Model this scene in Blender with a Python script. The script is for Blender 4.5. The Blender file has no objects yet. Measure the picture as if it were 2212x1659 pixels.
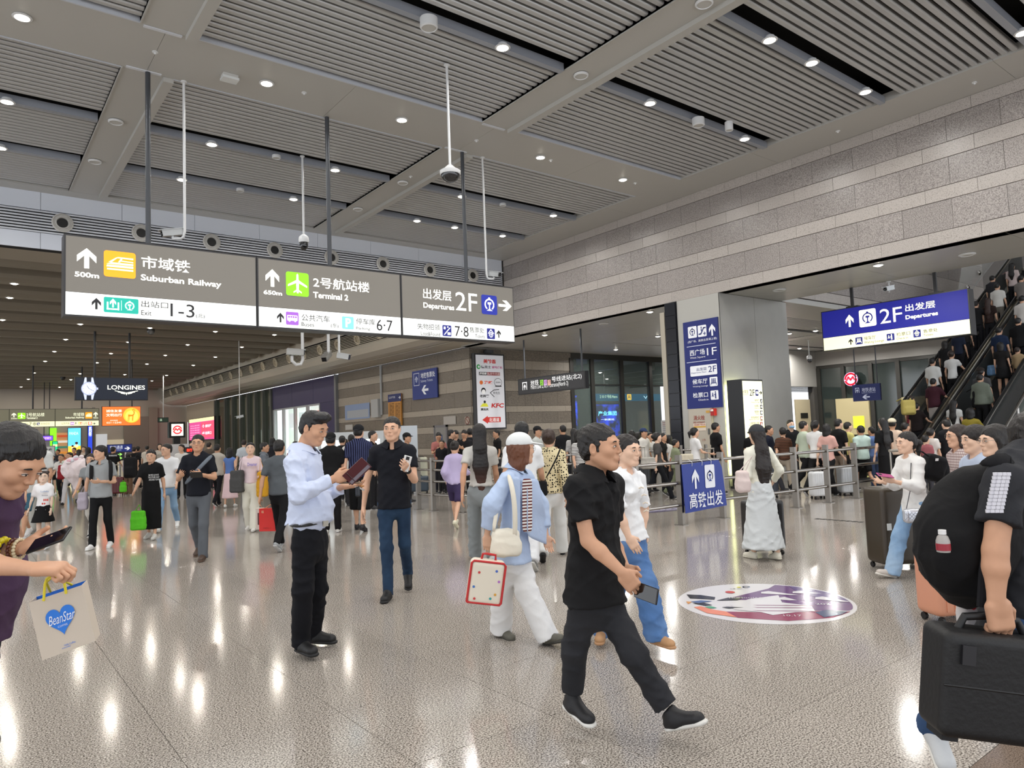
import bpy, bmesh, math, random
import numpy as np
from mathutils import Matrix, Vector
import openvdb as vdb
rnd = random.Random(7)
sc = bpy.context.scene
COL = sc.collection
# ---------------- camera ----------------
CX, CY, FPX, H = 1106.0, 829.5, 1540.0, 1.58
def _axes():
    a = np.array([3100-CX, 860-CY, FPX]); b = np.array([-96-CX, 980-CY, FPX])
    a /= np.linalg.norm(a); b /= np.linalg.norm(b)
    u = -np.cross(a, b)
    if u[1] > 0: u = -u
    u /= np.linalg.norm(u)
    m = (a+b)/np.linalg.norm(a+b); n = (a-b)/np.linalg.norm(a-b)
    return np.array([(m+n)/2**.5, (m-n)/2**.5, u])
RC = _axes(); O = np.array([0, 0, H])
def ray(px, py): return RC @ np.array([px-CX, py-CY, FPX])
def onz(px, py, z): d = ray(px, py); return O+d*(z-H)/d[2]
def onx(px, py, x): d = ray(px, py); return O+d*x/d[0]
def ony(px, py, y): d = ray(px, py); return O+d*y/d[1]
def at(px, py, D): return O+ray(px, py)/FPX*D          # a point at distance D along the view
def proj(p):
    q = RC.T@(np.array(p, float)-O); return CX+FPX*q[0]/q[2], CY+FPX*q[1]/q[2], q[2]
cam = bpy.data.cameras.new('camera'); camo = bpy.data.objects.new('camera', cam); COL.objects.link(camo)
M = Matrix(((RC[0, 0], -RC[0, 1], -RC[0, 2], 0), (RC[1, 0], -RC[1, 1], -RC[1, 2], 0), (RC[2, 0], -RC[2, 1], -RC[2, 2], H), (0, 0, 0, 1)))
camo.matrix_world = M
cam.sensor_width = 36; cam.lens = FPX/2212*36; cam.clip_end = 400; cam.clip_start = .05
sc.camera = camo
# ---------------- world, exposure ----------------
w = bpy.data.worlds.new('world'); sc.world = w; w.use_nodes = True
w.node_tree.nodes['Background'].inputs[0].default_value = (.92, .95, 1.0, 1)
w.node_tree.nodes['Background'].inputs[1].default_value = 1.7
sc.view_settings.view_transform = 'Standard'; sc.view_settings.look = 'None'
sc.view_settings.gamma = 1; sc.view_settings.use_curve_mapping = False
sc.view_settings.exposure = 0.18
sc.cycles.use_denoising = True
sc.cycles.max_bounces = 7; sc.cycles.diffuse_bounces = 4; sc.cycles.glossy_bounces = 3
sc.cycles.transparent_max_bounces = 8; sc.cycles.sample_clamp_indirect = 6
sc.cycles.caustics_reflective = False; sc.cycles.caustics_refractive = False
LAMP_W = 30.0      # hall downlights
LOW_W = 18.0       # far hall and side ceilings
# ---------------- materials ----------------
def lin(c):
    if isinstance(c, str):
        c = [int(c[i:i+2], 16)/255 for i in (0, 2, 4)]
    return tuple((x/12.92 if x <= .04045 else ((x+.055)/1.055)**2.4) for x in c)
_mc = {}
def mat(col, rough=.6, metal=0, emis=0, spec=.5, bump=0, bscale=20, var=0, coat=0, name=None, alpha=1, emcol=None, trans=0):
    key = (col, rough, metal, emis, spec, bump, bscale, var, coat, name, alpha, emcol, trans)
    if key in _mc: return _mc[key]
    m = bpy.data.materials.new(name or 'mat_'+str(col)); m.use_nodes = True
    nt = m.node_tree; b = nt.nodes['Principled BSDF']; c = lin(col)
    b.inputs['Base Color'].default_value = (*c, 1); b.inputs['Roughness'].default_value = rough
    b.inputs['Metallic'].default_value = metal; b.inputs['Specular IOR Level'].default_value = spec
    b.inputs['Coat Weight'].default_value = coat; b.inputs['Alpha'].default_value = alpha
    b.inputs['Transmission Weight'].default_value = trans
    if emis:
        b.inputs['Emission Color'].default_value = (*lin(emcol or col), 1); b.inputs['Emission Strength'].default_value = emis
    if bump or var:
        tc = nt.nodes.new('ShaderNodeTexCoord'); n = nt.nodes.new('ShaderNodeTexNoise')
        n.inputs['Scale'].default_value = bscale; n.inputs['Detail'].default_value = 3
        nt.links.new(tc.outputs['Object'], n.inputs['Vector'])
        if bump:
            bp = nt.nodes.new('ShaderNodeBump'); bp.inputs['Strength'].default_value = bump; bp.inputs['Distance'].default_value = .02
            nt.links.new(n.outputs['Fac'], bp.inputs['Height']); nt.links.new(bp.outputs[0], b.inputs['Normal'])
        if var:
            mr = nt.nodes.new('ShaderNodeMapRange'); mr.inputs[1].default_value = .3; mr.inputs[2].default_value = .7
            mr.inputs[3].default_value = 1-var; mr.inputs[4].default_value = 1+var
            hs = nt.nodes.new('ShaderNodeHueSaturation'); hs.inputs['Color'].default_value = (*c, 1)
            nt.links.new(n.outputs['Fac'], mr.inputs[0]); nt.links.new(mr.outputs[0], hs.inputs['Value'])
            nt.links.new(hs.outputs[0], b.inputs['Base Color'])
    _mc[key] = m
    return m
def granite(name, c1, c2, c3, scale, rough, bump=0, spread=.12, stretch=(1, 1, 1), contrast=(.38, .62)):
    m = bpy.data.materials.new(name); m.use_nodes = True; nt = m.node_tree; N = nt.nodes.new; L = nt.links.new
    b = nt.nodes['Principled BSDF']; tc = N('ShaderNodeTexCoord'); geo = N('ShaderNodeNewGeometry')
    mp = N('ShaderNodeMapping'); mp.inputs['Scale'].default_value = stretch; L(geo.outputs['Position'], mp.inputs[0])
    v = N('ShaderNodeTexNoise'); v.inputs['Scale'].default_value = scale; v.inputs['Detail'].default_value = 2; v.inputs['Roughness'].default_value = .6
    L(mp.outputs[0], v.inputs['Vector'])
    r = N('ShaderNodeValToRGB'); e = r.color_ramp.elements
    e[0].position = contrast[0]; e[0].color = (*lin(c1), 1); e[1].position = contrast[1]; e[1].color = (*lin(c3), 1)
    k = e.new((contrast[0]+contrast[1])/2); k.color = (*lin(c2), 1)
    L(v.outputs['Fac'], r.inputs[0])
    big = N('ShaderNodeTexNoise'); big.inputs['Scale'].default_value = .7; big.inputs['Detail'].default_value = 2; L(geo.outputs['Position'], big.inputs['Vector'])
    oi = N('ShaderNodeObjectInfo'); ad = N('ShaderNodeMath'); ad.operation = 'ADD'; L(oi.outputs['Random'], ad.inputs[0]); L(big.outputs['Fac'], ad.inputs[1])
    mr = N('ShaderNodeMapRange'); mr.inputs[1].default_value = .3; mr.inputs[2].default_value = 1.7; mr.inputs[3].default_value = 1-spread; mr.inputs[4].default_value = 1+spread
    L(ad.outputs[0], mr.inputs[0]); hs = N('ShaderNodeHueSaturation'); L(r.outputs[0], hs.inputs['Color']); L(mr.outputs[0], hs.inputs['Value'])
    L(hs.outputs[0], b.inputs['Base Color']); b.inputs['Roughness'].default_value = rough; b.inputs['Specular IOR Level'].default_value = .38 if name.startswith('floor') else .5
    if bump:
        bp = N('ShaderNodeBump'); bp.inputs['Strength'].default_value = bump; bp.inputs['Distance'].default_value = .004
        L(v.outputs['Fac'], bp.inputs['Height']); L(bp.outputs[0], b.inputs['Normal'])
    return m
M_floor = granite('floor_granite', '453f3a', '989087', 'c9c2b9', 110, .115, 0, .05, contrast=(.37, .6))
M_floord = granite('floor_granite_brown', '55493f', '7a6b5f', '8d7d70', 150, .13, 0, .05)
M_wdark = granite('wall_granite_hammered', '807a76', 'a09995', 'b3aca7', 55, .3, .5, .08)
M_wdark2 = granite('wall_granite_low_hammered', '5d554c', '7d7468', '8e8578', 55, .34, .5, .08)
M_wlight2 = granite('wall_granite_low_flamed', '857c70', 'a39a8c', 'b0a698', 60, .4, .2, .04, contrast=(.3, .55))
M_wlight = granite('wall_granite_flamed', '8d8680', 'b0a9a2', 'bdb6b0', 60, .34, .2, .04, contrast=(.3, .55))
M_pan = mat('bbbab5', .38, name='ceiling_panel')
M_slat = mat('c2c3c3', .35, .4, name='slat_aluminium')
M_black = mat('08080a', .9, name='void_black')
M_white = mat('dfe1e2', .4, name='white_paint')
M_blue_grey = mat('dfe5f0', .4, name='duct_panel')
M_steel = mat('a9a5a0', .2, 1, name='stainless')
M_steel2 = mat('8c8780', .3, 1, name='brushed_steel')
M_dk = mat('2c2d30', .45, name='dark_frame')
M_pole = mat('4a4d52', .4, .3, name='grey_pole')
# ---------------- mesh builder ----------------
class MB:
    def __init__(s): s.v = []; s.f = []; s.m = []; s.n = 0
    def add(s, vs, fs, mi=0):
        k = s.n; s.v.extend([tuple(map(float, p)) for p in vs]); s.n += len(vs)
        for f in fs: s.f.append(tuple(i+k for i in f)); s.m.append(mi)
        return s
    def box(s, x0, x1, y0, y1, z0, z1, mi=0):
        return s.add([(x0, y0, z0), (x1, y0, z0), (x1, y1, z0), (x0, y1, z0), (x0, y0, z1), (x1, y0, z1), (x1, y1, z1), (x0, y1, z1)],
                     [(0, 3, 2, 1), (4, 5, 6, 7), (0, 1, 5, 4), (1, 2, 6, 5), (2, 3, 7, 6), (3, 0, 4, 7)], mi)
    def obox(s, c, ax, hs, mi=0):       # oriented box: centre, three axes, half sizes
        c = np.array(c, float); A = [np.array(a, float)*h for a, h in zip(ax, hs)]
        vs = [c+sx*A[0]+sy*A[1]+sz*A[2] for sz in (-1, 1) for sx, sy in ((-1, -1), (1, -1), (1, 1), (-1, 1))]
        return s.add(vs, [(0, 3, 2, 1), (4, 5, 6, 7), (0, 1, 5, 4), (1, 2, 6, 5), (2, 3, 7, 6), (3, 0, 4, 7)], mi)
    def tube(s, pts, r, n=10, mi=0, cap=True):
        pts = [np.array(p, float) for p in pts]; rs = r if hasattr(r, '__len__') else [r]*len(pts); vs = []; prev = None
        for i, p in enumerate(pts):
            d = pts[min(i+1, len(pts)-1)]-pts[max(i-1, 0)]; d = d/(np.linalg.norm(d)+1e-9)
            if prev is None: u = np.cross(d, (0, 0, 1) if abs(d[2]) < .9 else (1, 0, 0))
            else: u = prev-d*np.dot(prev, d)
            u /= np.linalg.norm(u)+1e-9; prev = u; w_ = np.cross(d, u)
            for k in range(n):
                a = 2*math.pi*k/n; vs.append(p+rs[i]*(math.cos(a)*u+math.sin(a)*w_))
        fs = []
        for i in range(len(pts)-1):
            for k in range(n): a = i*n+k; b = i*n+(k+1) % n; fs.append((a, b, b+n, a+n))
        if cap: fs.append(tuple(range(n-1, -1, -1))); fs.append(tuple((len(pts)-1)*n+k for k in range(n)))
        return s.add(vs, fs, mi)
    def lathe(s, c, prof, n=24, axis=(0, 0, 1), mi=0):
        c = np.array(c, float); d = np.array(axis, float); d /= np.linalg.norm(d)
        u = np.cross(d, (0, 0, 1) if abs(d[2]) < .9 else (1, 0, 0)); u /= np.linalg.norm(u); w_ = np.cross(d, u); vs = []
        for r, h in prof:
            for k in range(n): a = 2*math.pi*k/n; vs.append(c+d*h+r*(math.cos(a)*u+math.sin(a)*w_))
        fs = []
        for i in range(len(prof)-1):
            for k in range(n): a = i*n+k; b = i*n+(k+1) % n; fs.append((a, b, b+n, a+n))
        fs.append(tuple(range(n-1, -1, -1))); fs.append(tuple((len(prof)-1)*n+k for k in range(n)))
        return s.add(vs, fs, mi)
    def build(s, name, mats, parent=None, smooth=False, **kw):
        me = bpy.data.meshes.new(name); me.from_pydata(s.v, [], s.f)
        for m in (mats if isinstance(mats, (list, tuple)) else [mats]): me.materials.append(m)
        if any(s.m): me.polygons.foreach_set('material_index', s.m)
        if smooth: me.polygons.foreach_set('use_smooth', [True]*len(s.f)); 
        me.update()
        if smooth: 
            try: me.set_sharp_from_angle(angle=math.radians(40))
            except Exception: pass
        return link(name, me, parent, **kw)
def link(name, me, parent=None, **kw):
    o = bpy.data.objects.new(name, me); COL.objects.link(o)
    if parent is not None: o.parent = parent
    for k, v in kw.items(): o[k] = v
    return o
def thing(name, label, cat, group=None, loc=(0, 0, 0)):
    o = bpy.data.objects.new(name, None); COL.objects.link(o); o.empty_display_size = .1; o.location = loc
    o['label'] = label; o['category'] = cat
    if group: o['group'] = group
    return o
def tag(o, label, cat, group=None):
    o['label'] = label; o['category'] = cat
    if group: o['group'] = group
    return o
def struct(o): o['kind'] = 'structure'; return o
def B(name, dims, m, parent=None, **kw): return MB().box(*dims).build(name, m, parent, **kw)
# ---------------- flat print on planes ----------------
_tc = {}
def tmesh(s, bold=0.0, mono=False):
    k = (s, bold)
    if k not in _tc:
        cu = bpy.data.curves.new('t', 'FONT'); cu.body = s; cu.offset = bold; cu.resolution_u = 3
        o = bpy.data.objects.new('t', cu); me = o.to_mesh()
        v = np.array([x.co[:] for x in me.vertices]); f = [tuple(p.vertices) for p in me.polygons]
        o.to_mesh_clear(); bpy.data.objects.remove(o); bpy.data.curves.remove(cu)
        _tc[k] = (v, f, v.min(0), v.max(0))
    return _tc[k]
class Face:
    """a plane y=c (seen from -y) or x=c (seen from -x); 2-D coords u (right), v (up)"""
    def __init__(s, kind, c, gap=.004):
        s.k = kind; s.c = c; s.gap = gap; s.L = {}
    def uv(s, px, py):
        if s.k == 'Y': p = ony(px, py, s.c); return p[0], p[2]
        if s.k == 'X': p = onx(px, py, s.c); return -p[1], p[2]
        p = onz(px, py, 0); return s.w2(p)
    def P(s, u, v, lay=1):
        d = s.gap*lay
        if s.k == 'Y': return (u, s.c-d, v)
        if s.k == 'X': return (s.c-d, -u, v)
        return s.p3(u, v, d)
    def mb(s, col): return s.L.setdefault(col, MB())
    def poly(s, pts, col, lay=1): s.mb(col).add([s.P(u, v, lay) for u, v in pts], [tuple(range(len(pts)))])
    def rect(s, u0, v0, u1, v1, col, lay=1, r=0):
        if r:
            pts = []
            for cx_, cy_, a0 in ((u1-r, v1-r, 0), (u0+r, v1-r, 90), (u0+r, v0+r, 180), (u1-r, v0+r, 270)):
                for k in range(6): a = math.radians(a0+18*k); pts.append((cx_+r*math.cos(a), cy_+r*math.sin(a)))
            s.poly(pts, col, lay)
        else: s.poly([(u0, v0), (u1, v0), (u1, v1), (u0, v1)], col, lay)
    def prect(s, x0, y0, x1, y1, col, lay=1, r=0):
        u0, v1 = s.uv(x0, y0); u1, v0 = s.uv(x1, y1); s.rect(u0, v0, u1, v1, col, lay, r*(u1-u0)); return u0, v0, u1, v1
    def text(s, t, u0, v0, u1, v1, col, lay=2, bold=0.0, shear=0):
        v, f, lo, hi = tmesh(t, bold); sx = (u1-u0)/(hi[0]-lo[0]); sy = (v1-v0)/(hi[1]-lo[1])
        s.mb(col).add([s.P(u0+(p[0]-lo[0])*sx+shear*(p[1]-lo[1])*sy, v0+(p[1]-lo[1])*sy, lay) for p in v], f)
    bb = 0
    def fixbb(s, x0, y0, x1, y1):
        if not s.bb: return y0, y1
        d = (980-(y0+y1)/2)/(x0+96)*(x1-x0); return y0, y1-d
    def ptext(s, t, x0, y0, x1, y1, col, lay=2, bold=0.0, shear=0):
        y0, y1 = s.fixbb(x0, y0, x1, y1)
        u0, v1 = s.uv(x0, y0); u1, v0 = s.uv(x1, y1); s.text(t, u0, v0, u1, v1, col, lay, bold, shear)
    def stroke(s, pts, wd, col, lay=2):
        for (a, b) in zip(pts[:-1], pts[1:]):
            a = np.array(a, float); b = np.array(b, float); d = b-a; d /= np.linalg.norm(d)+1e-9; n = np.array([-d[1], d[0]])*wd/2
            e = d*wd*.35
            s.poly([a-n-e, b-n+e, b+n+e, a+n-e], col, lay)
    def arc(s, cu, cv, r, a0, a1, wd, col, lay=2, n=20, sx=1):
        s.stroke([(cu+sx*r*math.cos(math.radians(a0+(a1-a0)*i/n)), cv+r*math.sin(math.radians(a0+(a1-a0)*i/n))) for i in range(n+1)], wd, col, lay)
    def disc(s, cu, cv, r, col, lay=2, n=24, sx=1):
        s.poly([(cu+sx*r*math.cos(2*math.pi*i/n), cv+r*math.sin(2*math.pi*i/n)) for i in range(n)], col, lay)
    def arrow(s, u0, v0, u1, v1, col, d='up', lay=2):
        w_ = u1-u0; h = v1-v0; pts = [(-.13, -.5), (.13, -.5), (.13, .12), (.5, -.2), (.5, .12), (0, .5), (-.5, .12), (-.5, -.2), (-.13, .12)]
        rot = {'up': 0, 'right': -90, 'left': 90}[d]; a = math.radians(rot); out = []
        for x, y in pts: out.append(((x*math.cos(a)-y*math.sin(a))*w_+(u0+u1)/2, (x*math.sin(a)+y*math.cos(a))*h+(v0+v1)/2))
        s.mb(col).add([s.P(*p, lay) for p in out], [(0, 1, 2, 8), (2, 3, 4, 5), (2, 5, 8), (5, 6, 7, 8)])
    def parrow(s, x0, y0, x1, y1, col, d='up', lay=2):
        u0, v1 = s.uv(x0, y0); u1, v0 = s.uv(x1, y1); s.arrow(u0, v0, u1, v1, col, d, lay)
    def rail(s, u0, v0, u1, v1, col, lay=3):    # railway emblem: open ring with a rail profile
        cu, cv = (u0+u1)/2, (v0+v1)/2; r = min(u1-u0, v1-v0)/2; sx = (u1-u0)/2/r if r else 1
        s.arc(cu, cv, r*.72, -52, 232, r*.17, col, lay, 26, sx)
        s.rect(cu-r*.16*sx, cv+r*.76, cu+r*.16*sx, cv+r*.98, col, lay)
        s.rect(cu-r*.3*sx, cv+r*.02, cu+r*.3*sx, cv+r*.32, col, lay); s.rect(cu-r*.09*sx, cv-r*.7, cu+r*.09*sx, cv+r*.1, col, lay)
        s.poly([(cu-r*.5*sx, cv-r*.86), (cu+r*.5*sx, cv-r*.86), (cu+r*.09*sx, cv-r*.6), (cu-r*.09*sx, cv-r*.6)], col, lay)
    def icon(s, kind, u0, v0, u1, v1, bg, fg, lay=2):
        if bg: s.rect(u0, v0, u1, v1, bg, lay, r=min(u1-u0, v1-v0)*.1)
        W_, H_ = u1-u0, v1-v0; q = lambda x, y: (u0+x*W_, v0+y*H_); R = lambda a, b, c, d, cc=fg: s.rect(*q(a, b), *q(c, d), cc, lay+1)
        Pq = lambda pts, cc=fg: s.poly([q(*p) for p in pts], cc, lay+1)
        if kind == 'rail': s.rail(*q(.12, .1), *q(.88, .92), fg, lay+1)
        elif kind == 'train':
            Pq([(.08, .38), (.92, .38), (.92, .46), (.1, .46)]); Pq([(.1, .27), (.92, .27), (.92, .33), (.1, .33)])
            Pq([(.08, .49), (.92, .49), (.92, .56), (.24, .56)]); Pq([(.14, .56), (.24, .56), (.44, .76), (.36, .74)])
            Pq([(.36, .74), (.92, .72), (.92, .78), (.44, .78)]); Pq([(.44, .58), (.5, .58), (.58, .72), (.52, .72)]); Pq([(.5, .62), (.92, .6), (.92, .64), (.52, .66)])
        elif kind == 'plane':
            Pq([(.46, .12), (.54, .12), (.56, .45), (.54, .9), (.5, .95), (.46, .9), (.44, .45)])
            Pq([(.08, .38), (.46, .55), (.46, .68), (.08, .46)]); Pq([(.54, .55), (.92, .38), (.92, .46), (.54, .68)])
            Pq([(.32, .12), (.47, .2), (.47, .28), (.32, .18)]); Pq([(.53, .2), (.68, .12), (.68, .18), (.53, .28)])
        elif kind == 'bus':
            s.rect(*q(.1, .32), *q(.9, .74), fg, lay+1, r=.05*W_)
            for k in range(4): s.rect(*q(.16+.18*k, .54), *q(.3+.18*k, .68), bg, lay+2)
            for k in (.28, .72): s.disc(*q(k, .3), .07*W_, fg, lay+1)
        elif kind == 'P': s.text('P', *q(.3, .14), *q(.76, .86), fg, lay+1, .03)
        elif kind == 'exit':
            R(.1, .15, .9, .25); R(.1, .15, .2, .7); R(.8, .15, .9, .7); s.arrow(*q(.3, .32), *q(.7, .95), fg, 'up', lay+1)
        elif kind == 'gate':
            for a in (.14, .78): R(a, .12, a+.09, .85)
            R(.14, .76, .87, .85); s.arrow(*q(.32, .12), *q(.68, .66), fg, 'up', lay+1)
        elif kind == 'lost':
            Pq([(.12, .12), (.24, .12), (.9, .78), (.78, .8)]); s.rect(*q(.55, .12), *q(.9, .36), fg, lay+1, r=.03*W_); R(.14, .62, .34, .86); s.disc(*q(.6, .84), .08*W_, fg, lay+1)
        elif kind == 'ticket':
            Pq([(.1, .5), (.5, .95), (.9, .5), (.8, .5), (.5, .82), (.2, .5)]); s.rail(*q(.2, .08), *q(.8, .7), fg, lay+1)
        elif kind == 'people':
            for k in (.3, .5, .7): s.disc(*q(k, .78), .07*W_, fg, lay+1); R(k-.06, .42, k+.06, .7)
            R(.15, .3, .85, .4); Pq([(.15, .3), (.22, .3), (.16, .14), (.1, .14)]); Pq([(.78, .3), (.85, .3), (.9, .14), (.84, .14)])
        elif kind == 'check':
            s.disc(*q(.64, .82), .08*W_, fg, lay+1); R(.56, .12, .72, .72); s.disc(*q(.28, .7), .07*W_, fg, lay+1); R(.2, .42, .36, .6); R(.12, .34, .46, .4); R(.46, .5, .6, .58)
        elif kind == 'esc':
            s.stroke([q(.12, .25), q(.35, .25), q(.7, .75), q(.9, .75)], .12*W_, fg, lay+1); s.disc(*q(.42, .82), .07*W_, fg, lay+1); R(.37, .5, .47, .74); s.arrow(*q(.62, .1), *q(.9, .4), fg, 'right', lay+1)
        elif kind == 'dots': 
            s.disc(*q(.5, .72), .14*W_, fg, lay+1); Pq([(.2, .15), (.8, .15), (.65, .55), (.35, .55)])
        return s
    def picon(s, kind, x0, y0, x1, y1, bg, fg, lay=2):
        y0, y1 = s.fixbb(x0, y0, x1, y1)
        u0, v1 = s.uv(x0, y0); u1, v0 = s.uv(x1, y1); s.icon(kind, u0, v0, u1, v1, bg, fg, lay)
    def done(s, parent, em=0, names=None, rough=.5):
        for col, mb in s.L.items():
            e = em(col) if callable(em) else em
            mb.build((names or {}).get(col, 'print'), mat(col, rough, emis=e), parent)
        s.L = {}
class Floorface(Face):
    def __init__(s, c, ax, gap=.0015): s.k = 'Z'; s.o = np.array(c, float); a = np.array(ax, float); s.a = a/np.linalg.norm(a); s.b = np.array([-s.a[1], s.a[0], 0]); s.gap = gap; s.L = {}
    def w2(s, p): d = p-s.o; return float(d@s.a), float(d@s.b)
    def p3(s, u, v, d): q = s.o+u*s.a+v*s.b; return (q[0], q[1], d)
# ================= floor =================
fl = struct(B('floor', (-14, 60, -9, 80, -.12, -.012), M_floor))
T0X, T0Y, TP = .05, 3.14-.87*4, .87
TX = .86
def tile_mesh(mt):
    me = bpy.data.meshes.new('tile'); g = .0014; b = MB(); a = TX/2-g; c = TP/2-g
    vs = [(-a, -c, -.012), (a, -c, -.012), (a, c, -.012), (-a, c, -.012), (-a, -c, -.001), (a, -c, -.001), (a, c, -.001), (-a, c, -.001)]
    e = .0015; vs += [(-a+e, -c+e, 0), (a-e, -c+e, 0), (a-e, c-e, 0), (-a+e, c-e, 0)]
    fs = [(0, 1, 5, 4), (1, 2, 6, 5), (2, 3, 7, 6), (3, 0, 4, 7), (4, 5, 9, 8), (5, 6, 10, 9), (6, 7, 11, 10), (7, 4, 8, 11), (8, 9, 10, 11)]
    me.from_pydata(vs, [], fs); me.materials.append(mt); return me
tm, tmd = tile_mesh(M_floor), tile_mesh(M_floord)
cells = []
for i in range(-16, 60):
    for j in range(-8, 80):
        x = T0X+(i+.5)*TX; y = T0Y+(j+.5)*TP
        px, py, d = proj((x, y, 0)) if (RC.T@(np.array([x, y, 0])-O))[2] > .3 else (-9e9, 0, 0)
        vis = -450 < px < 2700 and py < 2300
        cells.append((0 if vis else 1, x*x+y*y, x, y))
cells.sort()
rest = MB()
for n, (nv, d2, x, y) in enumerate(cells):
    dark = y < 1.38
    if n < 300:
        o = link('tile', tmd if dark else tm, fl); o.location = (x, y, 0)
    elif x < 50 and y < 75:
        a = TX/2-.0014; c = TP/2-.0014
        rest.add([(x-a, y-c, 0), (x+a, y-c, 0), (x+a, y+c, 0), (x-a, y+c, 0), (x-a, y-c, -.01), (x+a, y-c, -.01), (x+a, y+c, -.01), (x-a, y+c, -.01)],
                 [(0, 1, 2, 3), (0, 4, 5, 1), (1, 5, 6, 2), (2, 6, 7, 3), (3, 7, 4, 0)], 1 if dark else 0)
rest.build('tile_field', [M_floor, M_floord], fl, kind='stuff')
# ================= main ceiling =================
ce = struct(B('ceiling', (-14, 15.25, -9, 19.87, 8.35, 8.45), M_black))
XB = [(-14, -9.37), (-8.6, -4.1), (-3.3, 2.0), (2.78, 8.06), (8.86, 14.1)]
pan = MB()
for x0, x1 in ((-14, 2.36), (2.365, 5.4), (5.405, 8.45), (8.455, 11.5), (11.505, 14.1)):
    B('ceiling_panel', (x0, x1, 11.02, 12.48, 7.7, 7.86), M_pan, ce)
for y0, y1 in ((-9, -2), (-1.995, 4.2), (4.205, 9.0), (9.005, 13.6), (13.605, 19.87)):
    B('ceiling_panel', (14.1, 15.25, y0, y1, 7.7, 7.86), M_pan, ce)
B('ceiling_panel', (-14, 14.095, 19.42, 19.87, 7.7, 7.86), M_pan, ce)
for (a, b) in zip(XB[:-1], XB[1:]):
    x0, x1 = a[1], b[0]
    for y0, y1 in ((-9, 3), (3.005, 11.015), (12.485, 19.415)):
        m_ = MB().box(x0, x1-.16, y0, y1, 7.70, 7.9).box(x1-.16, x1, y0, y1, 7.62, 7.9).box(x0, x0+.02, y0, y1, 7.68, 7.9)
        m_.build('ceiling_beam', M_pan, ce)
    for y in (11.06, 12.44): B('light_slot', (x0+.06, x1-.2, y-.03, y+.03, 7.685, 7.70), mat('d8dce2', .3), ce)
for x0, x1 in XB[2:]:
    for y in (11.0, 12.5): B('bay_trim', (x0, x1, y-.015, y+.015, 7.69, 7.9), mat('c9ced6', .35), ce)
GAPS = [17.15, 14.75, 8.55, 6.0, 3.55, 1.1, -1.4]
def slat_mesh(L):
    pr = [(-.05, .08), (-.05, .02), (-.042, .006), (-.03, 0), (.03, 0), (.042, .006), (.05, .02), (.05, .08)]; n = len(pr)
    vs = [(0, a, b) for a, b in pr]+[(L, a, b) for a, b in pr]
    me = bpy.data.meshes.new('slat'); me.from_pydata(vs, [], [(i, i+n, (i+1) % n+n, (i+1) % n) for i in range(n)]+[tuple(range(n)), tuple(range(2*n-1, n-1, -1))])
    me.materials.append(M_slat); return me
sl = []
y = -8.9
for lo, hi in ((-8.9, 10.94), (12.6, 19.36)):
    k = 0; y = lo if lo < 0 else 12.62
    while y < hi:
        if not any(g-.22 < y < g+.2 for g in GAPS):
            for (x0, x1) in XB: sl.append((x0, x1, y))
        y += .152
sms = {x: slat_mesh(x[1]-x[0]) for x in XB}
def vis_slat(s):
    for t in (0, .25, .5, .75, 1):
        p = (s[0]+(s[1]-s[0])*t, s[2], 7.73); q = RC.T@(np.array(p)-O)
        if q[2] > .2:
            px, py, _ = proj(p)
            if -30 < px < 2240 and -60 < py < 1700: return True
    return False
vs_ = [s for s in sl if vis_slat(s)]; vs_.sort(key=lambda s: s[2]); near = set(vs_[:300]); rs = MB()
for s in sl:
    if s in near:
        o = link('slat', sms[(s[0], s[1])], ce); o.location = (s[0], s[2], 7.73)
    else:
        pr = [(-.05, .08), (-.05, .01), (-.04, 0), (.04, 0), (.05, .01), (.05, .08)]
        rs.add([(s[0], s[2]+a, 7.73+b) for a, b in pr]+[(s[1], s[2]+a, 7.73+b) for a, b in pr], [(i, i+6, i+7, i+1) for i in range(5)])
rs.build('slat_field', M_slat, ce, kind='stuff')
for g in GAPS:
    for (x0, x1) in XB: B('lamp_rail', (x0+.02, x1-.02, g+.02, g+.13, 7.66, 7.80), mat('a4a9b2', .4, .3), ce)
# downlights
def downlight_mesh():
    b = MB(); b.lathe((0, 0, 0), [(.12, 0.0), (.125, -.012), (.095, -.02), (.08, 0.0), (.078, .05)], 20, mi=0)
    me = bpy.data.meshes.new('trim_ring'); me.from_pydata(b.v, [], b.f); me.materials.append(M_white)
    g = MB().lathe((0, 0, 0), [(.001, -.04), (.03, -.037), (.06, -.025), (.076, -.005), (.078, .01)], 20)
    m2 = bpy.data.meshes.new('lamp_glass'); m2.from_pydata(g.v, [], g.f); m2.materials.append(mat('fff6e4', .5, emis=18, name='lamp_glow')); return me, m2
DLR, DLG = downlight_mesh()
_ld = {}
def downlight(x, y, z, power, label, group, col=(1, .97, .93), lamp=True, sp=165):
    t = thing('downlight', label, 'ceiling light', group, (x, y, z))
    r_ = link('trim_ring', DLR, t); g_ = link('lamp_glass', DLG, t); g_.location = (0, 0, -.004)
    if lamp:
        k = (power, col, sp)
        if k not in _ld:
            l = bpy.data.lights.new('lamp', 'AREA'); l.shape = 'DISK'; l.size = .2; l.energy = power; l.color = col; l.spread = math.radians(sp); _ld[k] = l
        o = bpy.data.objects.new('lamp', _ld[k]); COL.objects.link(o); o.parent = t; o.location = (0, 0, -.05)
    return t
def where(x, y, z):
    px, py, d = proj((x, y, z)); return px, py, d
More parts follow.
